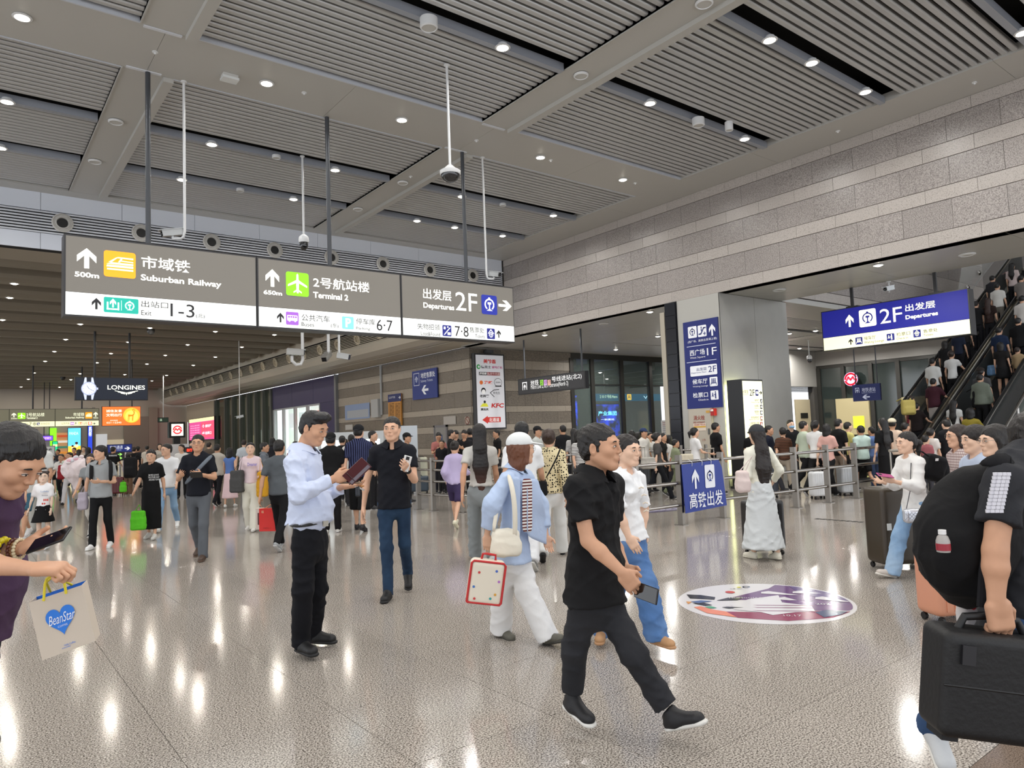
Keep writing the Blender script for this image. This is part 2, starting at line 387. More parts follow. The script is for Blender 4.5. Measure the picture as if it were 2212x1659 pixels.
DL = [(x, 11.76, 'set in the broad flat panel of the main ceiling') for x in (-8, -3.4, .64, 4.09, 6.7, 10.2, 12.85)] +\
     [(x, 14.77, 'in the first lamp rail past the broad panel') for x in (-8, -3.4, .6, 4.0, 6.66, 10.1, 13.2)] +\
     [(x, 17.15, 'in the lamp rail nearest the vent wall') for x in (-8, -3.4, .6, 3.98, 6.6, 10.17, 11.44, 13.2)] +\
     [(x, 8.55, 'in the slatted bay just before the broad panel') for x in (-8, -3.4, .6, 4.0, 6.72, 10.19, 13.2)] +\
     [(x, 6.0, 'in the second lamp rail over the near slatted bay') for x in (-8, -3.4, .6, 3.9, 6.7, 10.12, 11.38, 13.25)] +\
     [(x, 3.55, 'in the lamp rail at the top right of the photo') for x in (-8, -3.4, .6, 3.9, 6.7, 10.1, 13.38)] +\
     [(x, y, 'in the slatted ceiling above the camera') for y in (1.1, -1.4, -5) for x in (-8, -3.4, .6, 3.9, 6.7, 10.1, 13.3)]
ordn = ['first', 'second', 'third', 'fourth', 'fifth', 'sixth', 'seventh', 'eighth', 'ninth', 'tenth']
rows = {}
for x, y, d in DL:
    q = RC.T@(np.array([x, y, 7.7])-O); inv = q[2] > .5 and -20 < proj((x, y, 7.7))[0] < 2240 and -20 < proj((x, y, 7.7))[1]
    if inv: rows.setdefault(y, []).append(x)
for x, y, d in DL:
    if x in rows.get(y, []):
        lab = '%s lamp from the left %s' % (ordn[rows[y].index(x)], d)
    else: lab = 'recessed downlight outside the frame, %s from the left in the %s row' % (ordn[sorted({a for a, b_, c_ in DL if b_ == y}).index(x)], ordn[sorted({b_ for a, b_, c_ in DL}).index(y)])
    downlight(x, y, 7.695 if abs(y-11.76) < .01 else 7.66, LAMP_W, lab, 'main hall downlights')
# round ceiling speakers, sprinklers and detectors
def speaker(px, py, z, lab, r=.13, grp='round ceiling speakers', drop=.0):
    p = onz(px, py, z); t = thing('ceiling_speaker', lab, 'speaker', grp, (p[0], p[1], z))
    MB().lathe((0, 0, 0), [(r, .0), (r, -.02-drop), (r*.85, -.035-drop), (r*.8, -.02-drop)], 20).build('rim', M_white, t, True)
    MB().lathe((0, 0, -.02-drop), [(r*.8, .01), (r*.8, -.004), (.01, -.008)], 20).build('grille', mat('c4c4c0', .6), t, True)
for px, py, lb in ((250, 262, 'upper disc on the left beam'), (205, 348, 'lower disc on the left beam'), (870, 394, 'disc on the centre beam beside the small detector'), (773, 451, 'disc low on the centre beam'), (1255, 162, 'disc on the right beam'), (1521, 6, 'disc at the top edge of the right beam')):
    speaker(px, py, 7.69, 'white round ceiling speaker, '+lb)
for px, py, lb in ((597, 336, 'in the slats right of the white camera pole'), (519, 408, 'in the slats left of the middle pole'), (1086, 440, 'in the slats far right of the grey poles'), (1148, 255, '')): 
    if lb: speaker(px, py, 7.68, 'small round white ceiling disc '+lb, .09, 'small ceiling discs', .03)
speaker(926, 40, 7.66, 'deep white cylinder speaker hanging in the top lamp gap', .13, None or 'cylinder speakers', .12)
speaker(1508, 256, 7.66, 'deep white cylinder speaker in the lamp gap right of centre', .12, 'cylinder speakers', .12)
speaker(1574, 264, 7.6, 'small white hanging projector lamp in the lamp gap', .08, 'cylinder speakers', .14)
p = onz(496, 163, 7.7); t = thing('junction_box', 'square grey box with clear lid under the flat ceiling panel', 'box', None, (p[0], p[1], 7.7))
B('body', (-.12, .12, -.08, .08, -.05, 0), mat('c8c8c4', .4), t); B('lid', (-.13, .13, -.09, .09, -.09, -.05), mat('e0e4e4', .15, spec=.8), t)
for i, (px, py) in enumerate(((335, 112), (657, 200), (887, 381), (1029, 303), (2105, 178), (1372, 395), (1810, 283), (1190, 346))):
    p = onz(px, py, 7.7); t = thing('sprinkler_head', 'tiny round sprinkler head, %s along the ceiling panels' % ['first on the left', 'between the two left lamps', 'on the centre beam', 'right of the centre pole', 'near the right edge', 'past the right corner lamp', 'over the granite wall', 'beside the right panel lamp'][i], 'sprinkler', 'ceiling sprinklers', (p[0], p[1], 7.7))
    MB().lathe((0, 0, 0), [(.045, 0), (.045, -.012), (.02, -.018), (.015, -.04)], 12).build('cap', M_white, t, True)
# ================= vent wall y=19.87 =================
vw = struct(B('wall_vent', (-14, 15.25, 19.9, 20.1, 6.33, 8.4), M_black))
def vent_panels(z0, z1):
    x = -14.0
    while x < 15.2:
        x1 = min(x+1.72, 15.2); B('fascia_panel', (x+.004, x1-.004, 19.86, 19.9, z0, z1), M_blue_grey, vw); x = x1
vent_panels(7.28, 7.7); vent_panels(6.34, 6.72)
lou = MB()
for k in range(8): lou.box(-14, 15.2, 19.85, 19.885, 6.732+.07*k, 6.77+.07*k)
lou.build('louvre_slats', mat('d8dce4', .4), vw, kind='stuff')
def jet_mesh():
    b = MB(); b.lathe((0, 0, 0), [(.225, 0), (.23, .03), (.20, .045), (.19, .02), (.15, .02), (.15, .05), (.13, .055), (.115, .03), (.11, -.08)], 28, (0, -1, 0))
    me = bpy.data.meshes.new('ring'); me.from_pydata(b.v, [], b.f); me.polygons.foreach_set('use_smooth', [True]*len(b.f)); me.materials.append(mat('c9c7c2', .35)); me.set_sharp_from_angle(angle=.7)
    g = MB().lathe((0, 0, 0), [(.112, .03), (.10, -.02), (.02, -.04)], 20, (0, -1, 0))
    m2 = bpy.data.meshes.new('throat'); m2.from_pydata(g.v, [], g.f); m2.materials.append(mat('1b1a18', .5)); return me, m2
JR, JT = jet_mesh()
ords = ['first', 'second', 'third', 'fourth', 'fifth', 'sixth', 'seventh', 'eighth', 'ninth', 'tenth', 'eleventh', 'twelfth']
for i in range(8):
    t = thing('jet_nozzle', 'round air nozzle, %s from the left in the louvre band above the big sign' % ords[i], 'air nozzle', 'air nozzles above the big sign', (1.92+1.712*i, 19.845, 7.02))
    link('ring', JR, t); link('throat', JT, t)
# ================= granite walls with stone panels =================
ZB = [(4.945, 5.225, 1), (5.23, 5.82, 0), (5.825, 6.1, 1), (6.105, 6.65, 0), (6.655, 6.95, 1), (6.955, 7.46, 0), (7.465, 7.7, 1)]
ZL = [(4.52, 4.94, 0), (4.15, 4.515, 1), (3.69, 4.145, 0), (3.26, 3.685, 1), (2.66, 3.255, 0), (2.41, 2.655, 1), (1.94, 2.405, 0), (1.66, 1.935, 1), (1.05, 1.655, 0), (.78, 1.045, 1), (.2, .775, 0), (0, .195, 1)]
_pm = {}
def panel_obj(axis, c, a0, a1, z0, z1, kind, parent):
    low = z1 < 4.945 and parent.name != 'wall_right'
    off = rnd.uniform(-.003, .004)+(.004 if kind else 0); L = round(a1-a0, 3); Hh = round(z1-z0, 3); k = (axis, L, Hh, kind, low)
    if k not in _pm:
        b = MB(); t = .03; g = .002; e = .004
        if axis == 'X': q = lambda u, v, d: (d, -u, v)
        else: q = lambda u, v, d: (u, d, v)
        if axis == 'X': pts = lambda m_, d: [(-d, -u, v) for u, v in ((-L+m_, m_), (-m_, m_), (-m_, Hh-m_), (-L+m_, Hh-m_))]
        else: pts = lambda m_, d: [(u, -d, v) for u, v in ((m_, m_), (L-m_, m_), (L-m_, Hh-m_), (m_, Hh-m_))]
        vs = pts(g, 0)+pts(g, t-e)+pts(g+e, t)
        fs = [(0, 1, 5, 4), (1, 2, 6, 5), (2, 3, 7, 6), (3, 0, 4, 7), (4, 5, 9, 8), (5, 6, 10, 9), (6, 7, 11, 10), (7, 4, 8, 11), (8, 9, 10, 11)]
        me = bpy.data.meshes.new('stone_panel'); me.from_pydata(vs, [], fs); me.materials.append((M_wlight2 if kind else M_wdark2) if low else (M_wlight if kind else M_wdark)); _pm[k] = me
    o = link('stone_panel', _pm[k], parent)
    o.location = (c-off, a0, z0) if axis == 'X' else (a0, c-off, z0)
def cladding(axis, c, a0, a1, zs, parent, step=.9, holes=(), limit=None):
    for r_, (z0, z1, kd) in enumerate(zs):
        a = a0; st = step if not kd else step*1.0; first = st*(.5 if r_ % 2 else 1)
        while a < a1-.05:
            b_ = min(a+(first if a == a0 else st), a1)
            if b_-a > .05 and not any(h0 < (a+b_)/2 < h1 and zz0 < (z0+z1)/2 < zz1 for h0, h1, zz0, zz1 in holes):
                panel_obj(axis, c, a, b_, z0, z1, kd, parent)
            a = b_
wr = struct(B('wall_right', (15.28, 15.6, -9, 22.7, 4.95, 8.4), mat('77726e', .6)))
cladding('X', 15.28, 3.1, 19.84, ZB, wr, .93)
far = MB()
for z0, z1, kd in ZB: far.box(15.25, 15.28, -9, 3.09, z0, z1, kd)
far.build('stone_field', [M_wdark, M_wlight], wr, kind='stuff')
wc = struct(MB().box(15.68, 20.98, 22.73, 23.1, 0, 4.95).build('wall_corner', mat('77726e', .6)))
cladding('Y', 22.73, 15.68, 20.95, ZL, wc, .88)
wl = struct(MB().box(15.68, 16.0, 22.75, 34.9, 0, 5.0).build('wall_passage', mat('77726e', .6)))
cladding('X', 15.68, 22.73, 34.9, ZL, wl, 1.15)
# pillar
M_pil = mat('a9a8a3', .35, .25, bump=.05, bscale=3, var=.03, name='pillar_sheet')
pl = struct(MB().box(15.25, 18.32, 10.92, 12.22, 0, 4.945).build('wall_pillar', mat('6d6c69', .5)))
for x0, x1 in ((15.23, 16.77), (16.78, 18.33)): B('cladding_sheet', (x0, x1, 10.89, 10.92, 0, 4.94), M_pil, pl)
B('cladding_sheet', (15.22, 15.25, 10.89, 12.22, 0, 4.94), mat('b9b8b2', .4, .1, name='pillar_side'), pl)
cr = MB(); hb = MB()
B('dark_channel', (15.21, 15.25, 12.23, 12.62, 0, 4.94), mat('14151a', .35), pl)
for k in range(14): B('channel_segment', (15.17, 15.21, 12.25, 12.6, .03+.35*k, .36+.35*k), mat('1c1e25', .25, .2), pl)
B('corner_strip', (15.17, 15.25, 12.63, 12.78, 0, 4.7), mat('b5ae9e', .5), pl)
# ================= lower ceilings =================
lc = struct(B('ceiling_side', (18.05, 45, 10.85, 40, 5.3, 5.4), M_black))
def lpan(x0, x1, y0, y1, nm='ceiling_panel'): B(nm, (x0+.004, x1-.004, y0+.004, y1-.004, 4.95, 5.1), M_pan, lc)
y = -9.0
for y0, y1 in ((-9, -4), (-4, 0), (0, 4.6), (4.6, 7.6), (7.6, 10.85), (10.85, 14), (14, 17.2), (17.2, 20), (20, 22.7)):
    lpan(15.25, 17.0, y0, y1); lpan(17.0, 18.05, y0, y1)
for x0, x1 in ((18.05, 21.2), (21.2, 25), (25, 30), (30, 36), (36, 45)): lpan(x0, x1, 10.85, 12.4); lpan(x0, x1, 19.5, 22.7)
lpan(18.05, 20.2, 12.4, 19.5); lpan(26.5, 27.2, 12.4, 19.5); lpan(33, 45, 12.4, 19.5)
ls = []
smL = slat_mesh(6.28); smL2 = slat_mesh(5.76)
y = 12.5
while y < 19.45:
    if not any(abs(y-g) < .14 for g in (14.2, 17.2)):
        for x0, m_ in ((20.21, smL), (27.22, smL2)):
            if len(ls) < 84: o = link('slat', m_, lc); o.location = (x0, y, 4.97); ls.append(o)
    y += .165
fr = struct(B('wall_shaft', (18.06, 45, 10.86, 11.2, 5.12, 9.5), mat('77726e', .6)))
cladding('Y', 10.86, 18.3, 33, [(z+.18, z2+.18, k) for z, z2, k in ZB[:1]]+[(5.42, 6.2, 0), (6.205, 6.75, 1), (6.755, 7.6, 0), (7.605, 8.2, 1), (8.205, 9.4, 0)], fr, 1.5)
bk = struct(B('wall_shaft_end', (45, 45.3, -9, 22.7, 0, 11), mat('8d8882', .5)))
struct(B('ceiling_shaft', (18.06, 45, -9, 10.86, 11, 11.1), M_pan))
SL = []
for x, y, lb in ((16.11, 18.73, 'left of the metro line sign poles'), (15.85, 13.71, 'between the metro sign and the pillar'), (20.41, 17.33, 'in the slatted side ceiling left of the pillar'), (15.86, 7.18, 'in the soffit above the blue departures sign'), (24.84, 14.69, 'first right of the pillar under the side ceiling'), (25.12, 13.8, 'second right of the pillar under the side ceiling'), (30.32, 17.48, 'low beside the dome camera'), (28.18, 17.07, 'beside the pillar edge'),
                 (31, 13.8, 'under the departures sign, left one'), (31, 16, 'under the departures sign, middle one'), (35, 12.6, 'under the departures sign, right one'), (38, 14, 'farthest under the departures sign'), (15.9, 1.5, 'in the soffit beyond the right edge'), (22, 21, 'above the corridor windows'), (28, 21, 'farther along above the corridor windows')):
    downlight(x, y, 4.945, 70.0, 'round downlight '+lb, 'side ceiling downlights')
for x, y, lb in ((16.2, 15.95, 'left of the metro sign pole'), (16.4, 9.9, 'right of the pillar top'), (16.6, 5.7, 'at the right edge of the soffit')):
    t = thing('ceiling_speaker', 'white round speaker in the low soffit '+lb, 'speaker', 'soffit speakers', (x, y, 4.945))
    MB().lathe((0, 0, 0), [(.16, 0), (.16, -.02), (.12, -.035), (.11, -.02)], 20).build('rim', M_white, t, True); MB().lathe((0, 0, -.01), [(.11, 0), (.11, -.012), (.01, -.016)], 16).build('grille', mat('bdbdb8', .6), t)
# ================= corridor windows (y=22.7) =================
M_fr = mat('3b3a36', .4, .3, name='window_frame'); M_gl = mat('8fa09a', .04, 0, spec=1, alpha=.22, name='glass_tint')
w1 = struct(MB().box(20.95, 36, 22.70, 22.85, 4.70, 4.95).build('window_1', M_fr))
mx = [20.98, 22.22, 24.1, 26.07, 27.95, 29.8, 31.7, 33.6]
for i, x in enumerate(mx): MB().box(x-.13, x+.0, 22.66, 22.86, 0, 4.72, 0).box(x, x+.12, 22.70, 22.86, 0, 4.72, 0).build('mullion', M_fr, w1)
for a, b in zip(mx[:-1], mx[1:]): B('pane', (a+.1, b-.12, 22.76, 22.775, .1, 4.72), M_gl, w1)
B('transom', (20.98, 33.6, 22.72, 22.84, 3.55, 3.6), M_fr, w1); B('sill', (20.98, 33.6, 22.68, 22.88, 0, .1), M_fr, w1)
bw = struct(B('wall_behind_glass', (16, 40, 34, 34.2, 0, 5), mat('4a4a48', .5)))
bc = struct(B('ceiling_behind_glass', (16, 40, 22.9, 34, 4.75, 4.9), mat('5a5c5c', .5)))
for k in range(9): B('ceiling_fin', (16+k*2.6, 16.3+k*2.6, 22.95, 34, 4.35, 4.75), mat('50524f', .5), bc)
for i, (x, y) in enumerate([(x, y) for x in (21, 24.5, 28, 31.5, 35) for y in (24.5, 27.5, 31)]):
    downlight(x, y, 4.34, 10, 'small lamp seen through the corridor glass, %s row, %s pane from the left' % (['front', 'middle', 'rear'][i % 3], ordn[i//3]), 'lamps behind the corridor glass', (1, .95, .85))
# LED screens behind the glass
def screen(x0, x1, y, z0, z1, col, lab, lines, emc, cat='screen'):
    t = thing('led_screen', lab, cat, 'screens behind the corridor glass', (0, 0, 0))
    B('housing', (x0-.05, x1+.05, y+.02, y+.2, z0-.05, z1+.05), M_dk, t)
    m_ = bpy.data.materials.new('led_picture'); m_.use_nodes = True; nt = m_.node_tree; b = nt.nodes['Principled BSDF']
    n = nt.nodes.new('ShaderNodeTexNoise'); n.inputs['Scale'].default_value = 2.2; n.inputs['Detail'].default_value = 6; r_ = nt.nodes.new('ShaderNodeValToRGB')
    r_.color_ramp.elements[0].position = .42; r_.color_ramp.elements[0].color = (*lin('05082c'), 1); r_.color_ramp.elements[1].position = .72; r_.color_ramp.elements[1].color = (*lin(emc), 1)
    geo = nt.nodes.new('ShaderNodeNewGeometry'); nt.links.new(geo.outputs['Position'], n.inputs['Vector']); nt.links.new(n.outputs['Fac'], r_.inputs[0]); nt.links.new(r_.outputs[0], b.inputs['Emission Color']); b.inputs['Emission Strength'].default_value = 2.2; b.inputs['Base Color'].default_value = (.01, .01, .03, 1)
    B('display', (x0, x1, y, y+.02, z0, z1), m_, t); B('stand', (x0+.1, x1-.1, y+.05, y+.18, 0, z0), M_dk, t)
    F = Face('Y', y)
    for s_, u0, v0, u1, v1, c in lines: F.text(s_, u0, v0, u1, v1, c, 2, .02)
    F.done(t, 2.2)
screen(20.6, 24.3, 26, 1.0, 3.3, 'x', 'blue screen behind the glass nearest the granite wall', [('产业集团', 22.6, 2.45, 24.0, 2.75, '6fd8ff'), ('上海虹桥站', 22.9, 2.95, 24.1, 3.1, 'cfe8ff'), ('10:25', 21.0, 2.5, 21.8, 2.75, '49c8ff'), ('一站直达', 21.0, 2.1, 21.8, 2.2, 'cfe8ff')], '1f4cff')
screen(26.4, 28.3, 27, 1.2, 2.9, 'x', 'blue screen behind the glass beside the notice board', [('产业集团', 26.7, 2.3, 28.1, 2.55, '6fd8ff'), ('一站直达', 26.9, 2.05, 27.9, 2.15, 'cfe8ff')], '1b3fd8')
t = thing('overhead_sign', 'long teal overhead sign behind the corridor glass', 'sign', None); B('body', (24.2, 28.8, 24.5, 24.6, 2.95, 3.3), mat('0b3b52', .4, emis=.8, emcol='0e5a7a'), t)
[MB().tube([(x_, 24.55, 3.3), (x_, 24.55, 4.76)], .03, 8).build('hanger_pole', M_dk, t) for x_ in (24.8, 28.2)]
F = Face('Y', 24.5); F.text('2 10 17 号线 Metro', 24.4, 3.08, 25.6, 3.25, 'bfe6c0', 2); F.icon('people', 26.3, 3.0, 26.6, 3.28, 'e8c040', '0b3b52'); F.text('VIP', 27.5, 3.05, 28.2, 3.2, 'bfe6f0', 2); F.done(t, 1.5)
# ================= metro entrance (right, beyond the pillar) =================
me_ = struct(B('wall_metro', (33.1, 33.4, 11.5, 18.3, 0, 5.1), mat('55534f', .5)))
B('fascia', (32.9, 33.1, 11.0, 18.3, 4.25, 4.95), mat('9a9893', .45), me_)
w2 = struct(B('window_2', (32.95, 33.1, 11.0, 18.2, 4.1, 4.25), M_fr))
ys = [18.1, 16.9, 15.6, 14.4, 13.0, 11.6]
for y in ys: B('mullion', (32.9, 33.1, y-.09, y+.09, 0, 4.15), M_fr, w2)
for a, b in zip(ys[:-1], ys[1:]): B('pane', (33.0, 33.02, b+.09, a-.09, .1, 4.1), mat('2f3735', .08, spec=1, name='dark_glass'), w2)
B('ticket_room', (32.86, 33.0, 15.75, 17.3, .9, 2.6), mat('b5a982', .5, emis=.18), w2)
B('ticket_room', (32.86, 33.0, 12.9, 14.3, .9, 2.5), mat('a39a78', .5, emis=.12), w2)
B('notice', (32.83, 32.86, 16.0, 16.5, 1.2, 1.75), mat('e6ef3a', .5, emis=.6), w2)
wm = struct(MB().box(25.5, 33, 18.2, 18.5, 3.25, 4.95).build('wall_metro_front', mat('9b9994', .45)))
MB().box(25.5, 29.6, 18.25, 18.5, 0, 3.25).build('side_panel', mat('8d8b86', .45), wm)
MB().box(32.6, 33, 18.2, 18.5, 0, 3.25).build('side_panel', mat('4a4845', .5), wm)
sh = MB()
for k in range(8): sh.box(29.6, 32.6, 18.3, 18.36, 3.0+.03*k, 3.02+.03*k)
sh.build('shutter_ribs', M_dk, wm, kind='stuff')
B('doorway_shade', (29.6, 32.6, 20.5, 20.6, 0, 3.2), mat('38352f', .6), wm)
d1 = struct(B('door_1', (31.2, 32.5, 18.38, 18.44, 0, 2.65), mat('b0a58a', .5))); B('door_plate', (31.6, 32.2, 18.35, 18.38, 1.75, 2.0), mat('151515', .4), d1)
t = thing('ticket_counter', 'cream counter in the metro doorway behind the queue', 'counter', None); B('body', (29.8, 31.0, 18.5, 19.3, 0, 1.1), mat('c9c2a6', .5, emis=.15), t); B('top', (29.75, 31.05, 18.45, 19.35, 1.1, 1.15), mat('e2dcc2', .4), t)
# ================= low far hall (past the vent wall) =================
lh = struct(B('ceiling_hall', (-14, 15.6, 20.1, 72, 6.95, 7.05), mat('6d6860', .6)))
M_beam = mat('857d70', .55, name='hall_beam'); M_hp = mat('9e9586', .55, name='hall_ceiling_panel')
bm_n = 0
for k in range(22):
    y = 21.9+2.3*k
    pr = [(-.5, .55), (-.5, .12), (-.42, .02), (-.2, -.05), (.2, -.05), (.42, .02), (.5, .12), (.5, .55)]; n = len(pr)
    m_ = MB(); m_.add([(-14, y+a, 6.35+b) for a, b in pr]+[(13.2, y+a, 6.35+b) for a, b in pr], [(i, i+n, i+n+1, i+1) for i in range(n-1)]+[tuple(range(n)), tuple(range(2*n-1, n-1, -1))])
    m_.build('ceiling_beam', M_beam, lh)
    for x0, x1 in ((-14, 0), (0, 4.2), (4.2, 8.6), (8.6, 13.2)):
        B('ceiling_panel', (x0+.02, x1-.02, y+.52, y+1.78, 6.72, 6.76), M_hp, lh)
B('ceiling_beam', (-14, 13.4, 20.1, 21.3, 6.33, 6.9), M_hp, lh)
HL = []
for j, y in enumerate([21.9+2.3*k_-.1 for k_ in (1, 2, 4, 6, 8, 10, 13, 15, 18)]):
    for i, x in enumerate((-6, 1.2, 3.6, 6.0, 8.5, 11.0)):
        q = proj((x, y, 6.7)); 
        nm = ['hidden left', 'first', 'second', 'third', 'fourth', 'fifth'][i]
        downlight(x, y+.1, 6.31, LOW_W*(1.7 if j % 2 == 0 else 1.2), '%s lamp of the %s row in the dark low hall ceiling' % (nm, ordn[j]), 'low hall lamps', (1, .92, .8), lamp=(j % 2 == 0 or i in (1, 3, 5)), sp=178)
# curved air duct along the right
du = struct(MB().build('trim_1', M_white)) if False else None
prof = [(15.62, 5.0), (14.4, 5.0), (14.0, 5.06), (13.7, 5.2), (13.55, 5.4), (13.6, 5.55)]
prof2 = [(13.6, 6.22), (13.52, 6.45), (13.5, 6.95)]
M_duct = mat('c7c0b2', .38, name='duct_skin')
dt = MB(); Y0, Y1 = 19.95, 66
for pf in (prof, prof2):
    n = len(pf); dt.add([(x, Y0, z) for x, z in pf]+[(x, Y1, z) for x, z in pf], [(i, i+1, i+1+n, i+n) for i in range(n-1)])
duct = struct(dt.build('wall_duct', M_duct))
for i in range(30):
    y = Y0+.01+1.53*i
    MB().box(14.3, 15.6, y+.003, y+1.52, 4.985, 4.998).build('soffit_panel', M_duct, duct)
lv = MB()
for k in range(9): lv.box(13.62, 13.68, Y0, Y1, 5.57+.07*k, 5.6+.07*k)
lv.build('louvre_slats', mat('bdb5a4', .4, .2), duct, kind='stuff'); B('duct_void', (13.75, 13.8, Y0, Y1, 5.5, 6.3), M_black, duct)
cap = [(15.25, 4.97), (14.4, 4.97), (14.0, 5.03), (13.66, 5.18), (13.5, 5.4), (13.5, 6.3), (15.25, 6.3)]
cp = MB().add([(x, 19.89, z) for x, z in cap]+[(x, 19.97, z) for x, z in cap], [tuple(range(6, -1, -1)), tuple(range(7, 14))]+[(i, (i+1) % 7, (i+1) % 7+7, i+7) for i in range(7)])
cp.build('end_cap', M_blue_grey, duct)
B('end_plate', (13.4, 15.25, 19.98, 20.3, 4.95, 8.3), mat('77726e', .6), duct)
def jet2():
    b = MB(); b.lathe((0, 0, 0), [(.25, 0), (.255, .05), (.22, .08), (.2, .04), (.15, .03), (.14, .10), (.12, .1), (.11, .0)], 22, (-1, 0, -.25))
    me = bpy.data.meshes.new('ring'); me.from_pydata(b.v, [], b.f); me.polygons.foreach_set('use_smooth', [True]*len(b.f)); me.materials.append(mat('d2c8b2', .4)); me.set_sharp_from_angle(angle=.7); return me
J2 = jet2()
for i in range(20):
    y = 24.2+2.02*i
    if i < 11: lab = 'round duct nozzle, %s along the curved duct counting away from the camera' % ((ordn+['eleventh'])[i])
    else: lab = 'small far duct nozzle in the curved duct, %s past the orange sign' % ordn[i-11]
    t = thing('jet_nozzle', lab, 'air nozzle', 'nozzles along the curved duct' if i < 11 else 'far duct nozzles', (13.62, y, 5.87)); link('ring', J2, t)
# passage wall beyond the granite: purple front, glass, metro kiosk front
pp = struct(B('wall_purple', (15.64, 16, 34.95, 44.6, 3.6, 4.97), mat('453f6b', .45)))
for y0, y1 in ((34.95, 38.1), (38.11, 41.3), (41.31, 44.6)): B('purple_panel', (15.6, 15.64, y0, y1-.01, 3.6, 4.96), mat('423c66', .4), pp)
B('purple_panel', (15.6, 15.64, 35.2, 37.2, 0, 3.59), mat('3a3560', .4), pp)
MB().box(15.5, 15.7, 34.88, 35.08, 0, 4.96).build('steel_edge', mat('8d9093', .3, .6), pp)
w3 = struct(B('window_3', (15.66, 15.76, 37.2, 44.6, 3.5, 3.6), mat('c9ccd0', .3)))
for i, y in enumerate((37.25, 39.1, 41.0, 42.9, 44.5)): B('mullion', (15.6, 15.76, y-.09, y+.09, 0, 3.55), mat('b9bcc0', .3, .4), w3)
for a, b in ((37.3, 39), (39.2, 40.9), (41.1, 42.8), (43, 44.4)): B('pane', (15.7, 15.71, a, b, .05, 3.5), mat('e4efe9', .1, alpha=.25, spec=1), w3)
for i, (a, b) in enumerate(((37.3, 39), (39.2, 40.9), (41.1, 42.8), (43, 44.4))):
    B('lit_interior', (16.6, 16.65, a-.1, b+.2, 0, 3.6), mat(['e8efec', 'dfeee6', 'e6efe8', 'dcebe0'][i], .6, emis=1.1), w3)
    B('shop_poster', (16.5, 16.58, a+.1, b-.2, 2.4, 3.3), mat(['d8452f', 'e0562f', 'd9e7e8', 'e8e8ec'][i], .5, emis=.8), w3)
B('reveal', (15.76, 17.2, 37.1, 37.2, 0, 3.6), mat('cfd4d8', .4), w3)
w4 = struct(B('window_4', (15.66, 15.78, 44.7, 57.3, 4.86, 4.97), M_fr))
ys = [44.8, 46.3, 47.8, 49.4, 51.0, 52.8, 54.6, 57.2]
for y in ys: MB().box(15.5, 15.78, y-.13, y+.13, 0, 4.9).build('mullion', mat('6a6c66', .35, .4), w4)
for a, b in zip(ys[:-1], ys[1:]): B('pane', (15.68, 15.7, a+.13, b-.13, .05, 4.86), mat('8f9a88', .04, 1, name='mirror_glass'), w4)
B('pane_backing', (15.9, 15.95, 44.8, 57.2, 0, 4.9), mat('39433a', .6), w4)
kf = struct(B('wall_kiosk', (15.7, 16, 57.3, 66, 0, 5.0), mat('a89c8c', .45)))
B('fascia', (15.6, 15.7, 57.3, 66, 3.55, 4.97), mat('d2c6b0', .45), kf)
B('shutter', (15.62, 15.7, 62.2, 65.4, 0, 3.2), mat('4b3d36', .6), kf)
ew = struct(B('wall_far', (-14, 15.7, 66.1, 66.4, 0, 7), mat('b5aea2', .5)))
F66 = Face('Y', 65.78, .03)
for i, (a, b, c, d, col, em) in enumerate(((232, 950, 268, 1010, 'd8cfb2', .25), (208, 938, 232, 1010, 'c3c8cc', .5), (268, 900, 322, 1010, '8b8378', 0), (322, 880, 342, 1010, '9a9083', 0), (108, 925, 122, 1010, '6fd21e', 1.6), (122, 935, 147, 1010, 'b5875c', .6), (175, 880, 190, 1010, '9a9894', 0), (200, 880, 206, 1010, '77746f', 0), (0, 940, 108, 1010, '7d7a86', .2))):
    u0, v1 = F66.uv(a, b); u1, v0 = F66.uv(c, d); B('shop_front', (u0, u1, 65.9, 66, max(0, v0), v1), mat(col, .5, emis=em), ew)
for i in range(5):
    u0, v1 = F66.uv(124, 940+i*12); u1, v0 = F66.uv(146, 944+i*12); B('shelf', (u0, u1, 65.8, 65.9, v0, v1), mat(['c4542e', 'e0ddd0', '3f7f6a', 'd28a3c', '8a4a3c'][i], .5, emis=.5), ew)
def flat_sign(F, x0, y0, x1, y1, name, label, cat, face, em=0, depth=.1, edge='222327', group=None, bor=.03):
    """box sign whose face fills the pixel box; returns its Empty"""
    u0, v1 = F.uv(x0, y0); u1, v0 = F.uv(x1, y1); t = thing(name, label, cat, group)
    c = F.c
    if F.k == 'Y': B('housing', (u0-bor, u1+bor, c+.002, c+depth, v0-bor, v1+bor), mat(edge, .4), t)
    else: B('housing', (c+.002, c+depth, -u1-bor, -u0+bor, v0-bor, v1+bor), mat(edge, .4), t)
    F.rect(u0, v0, u1, v1, face, 1)
    return t, (u0, v0, u1, v1)
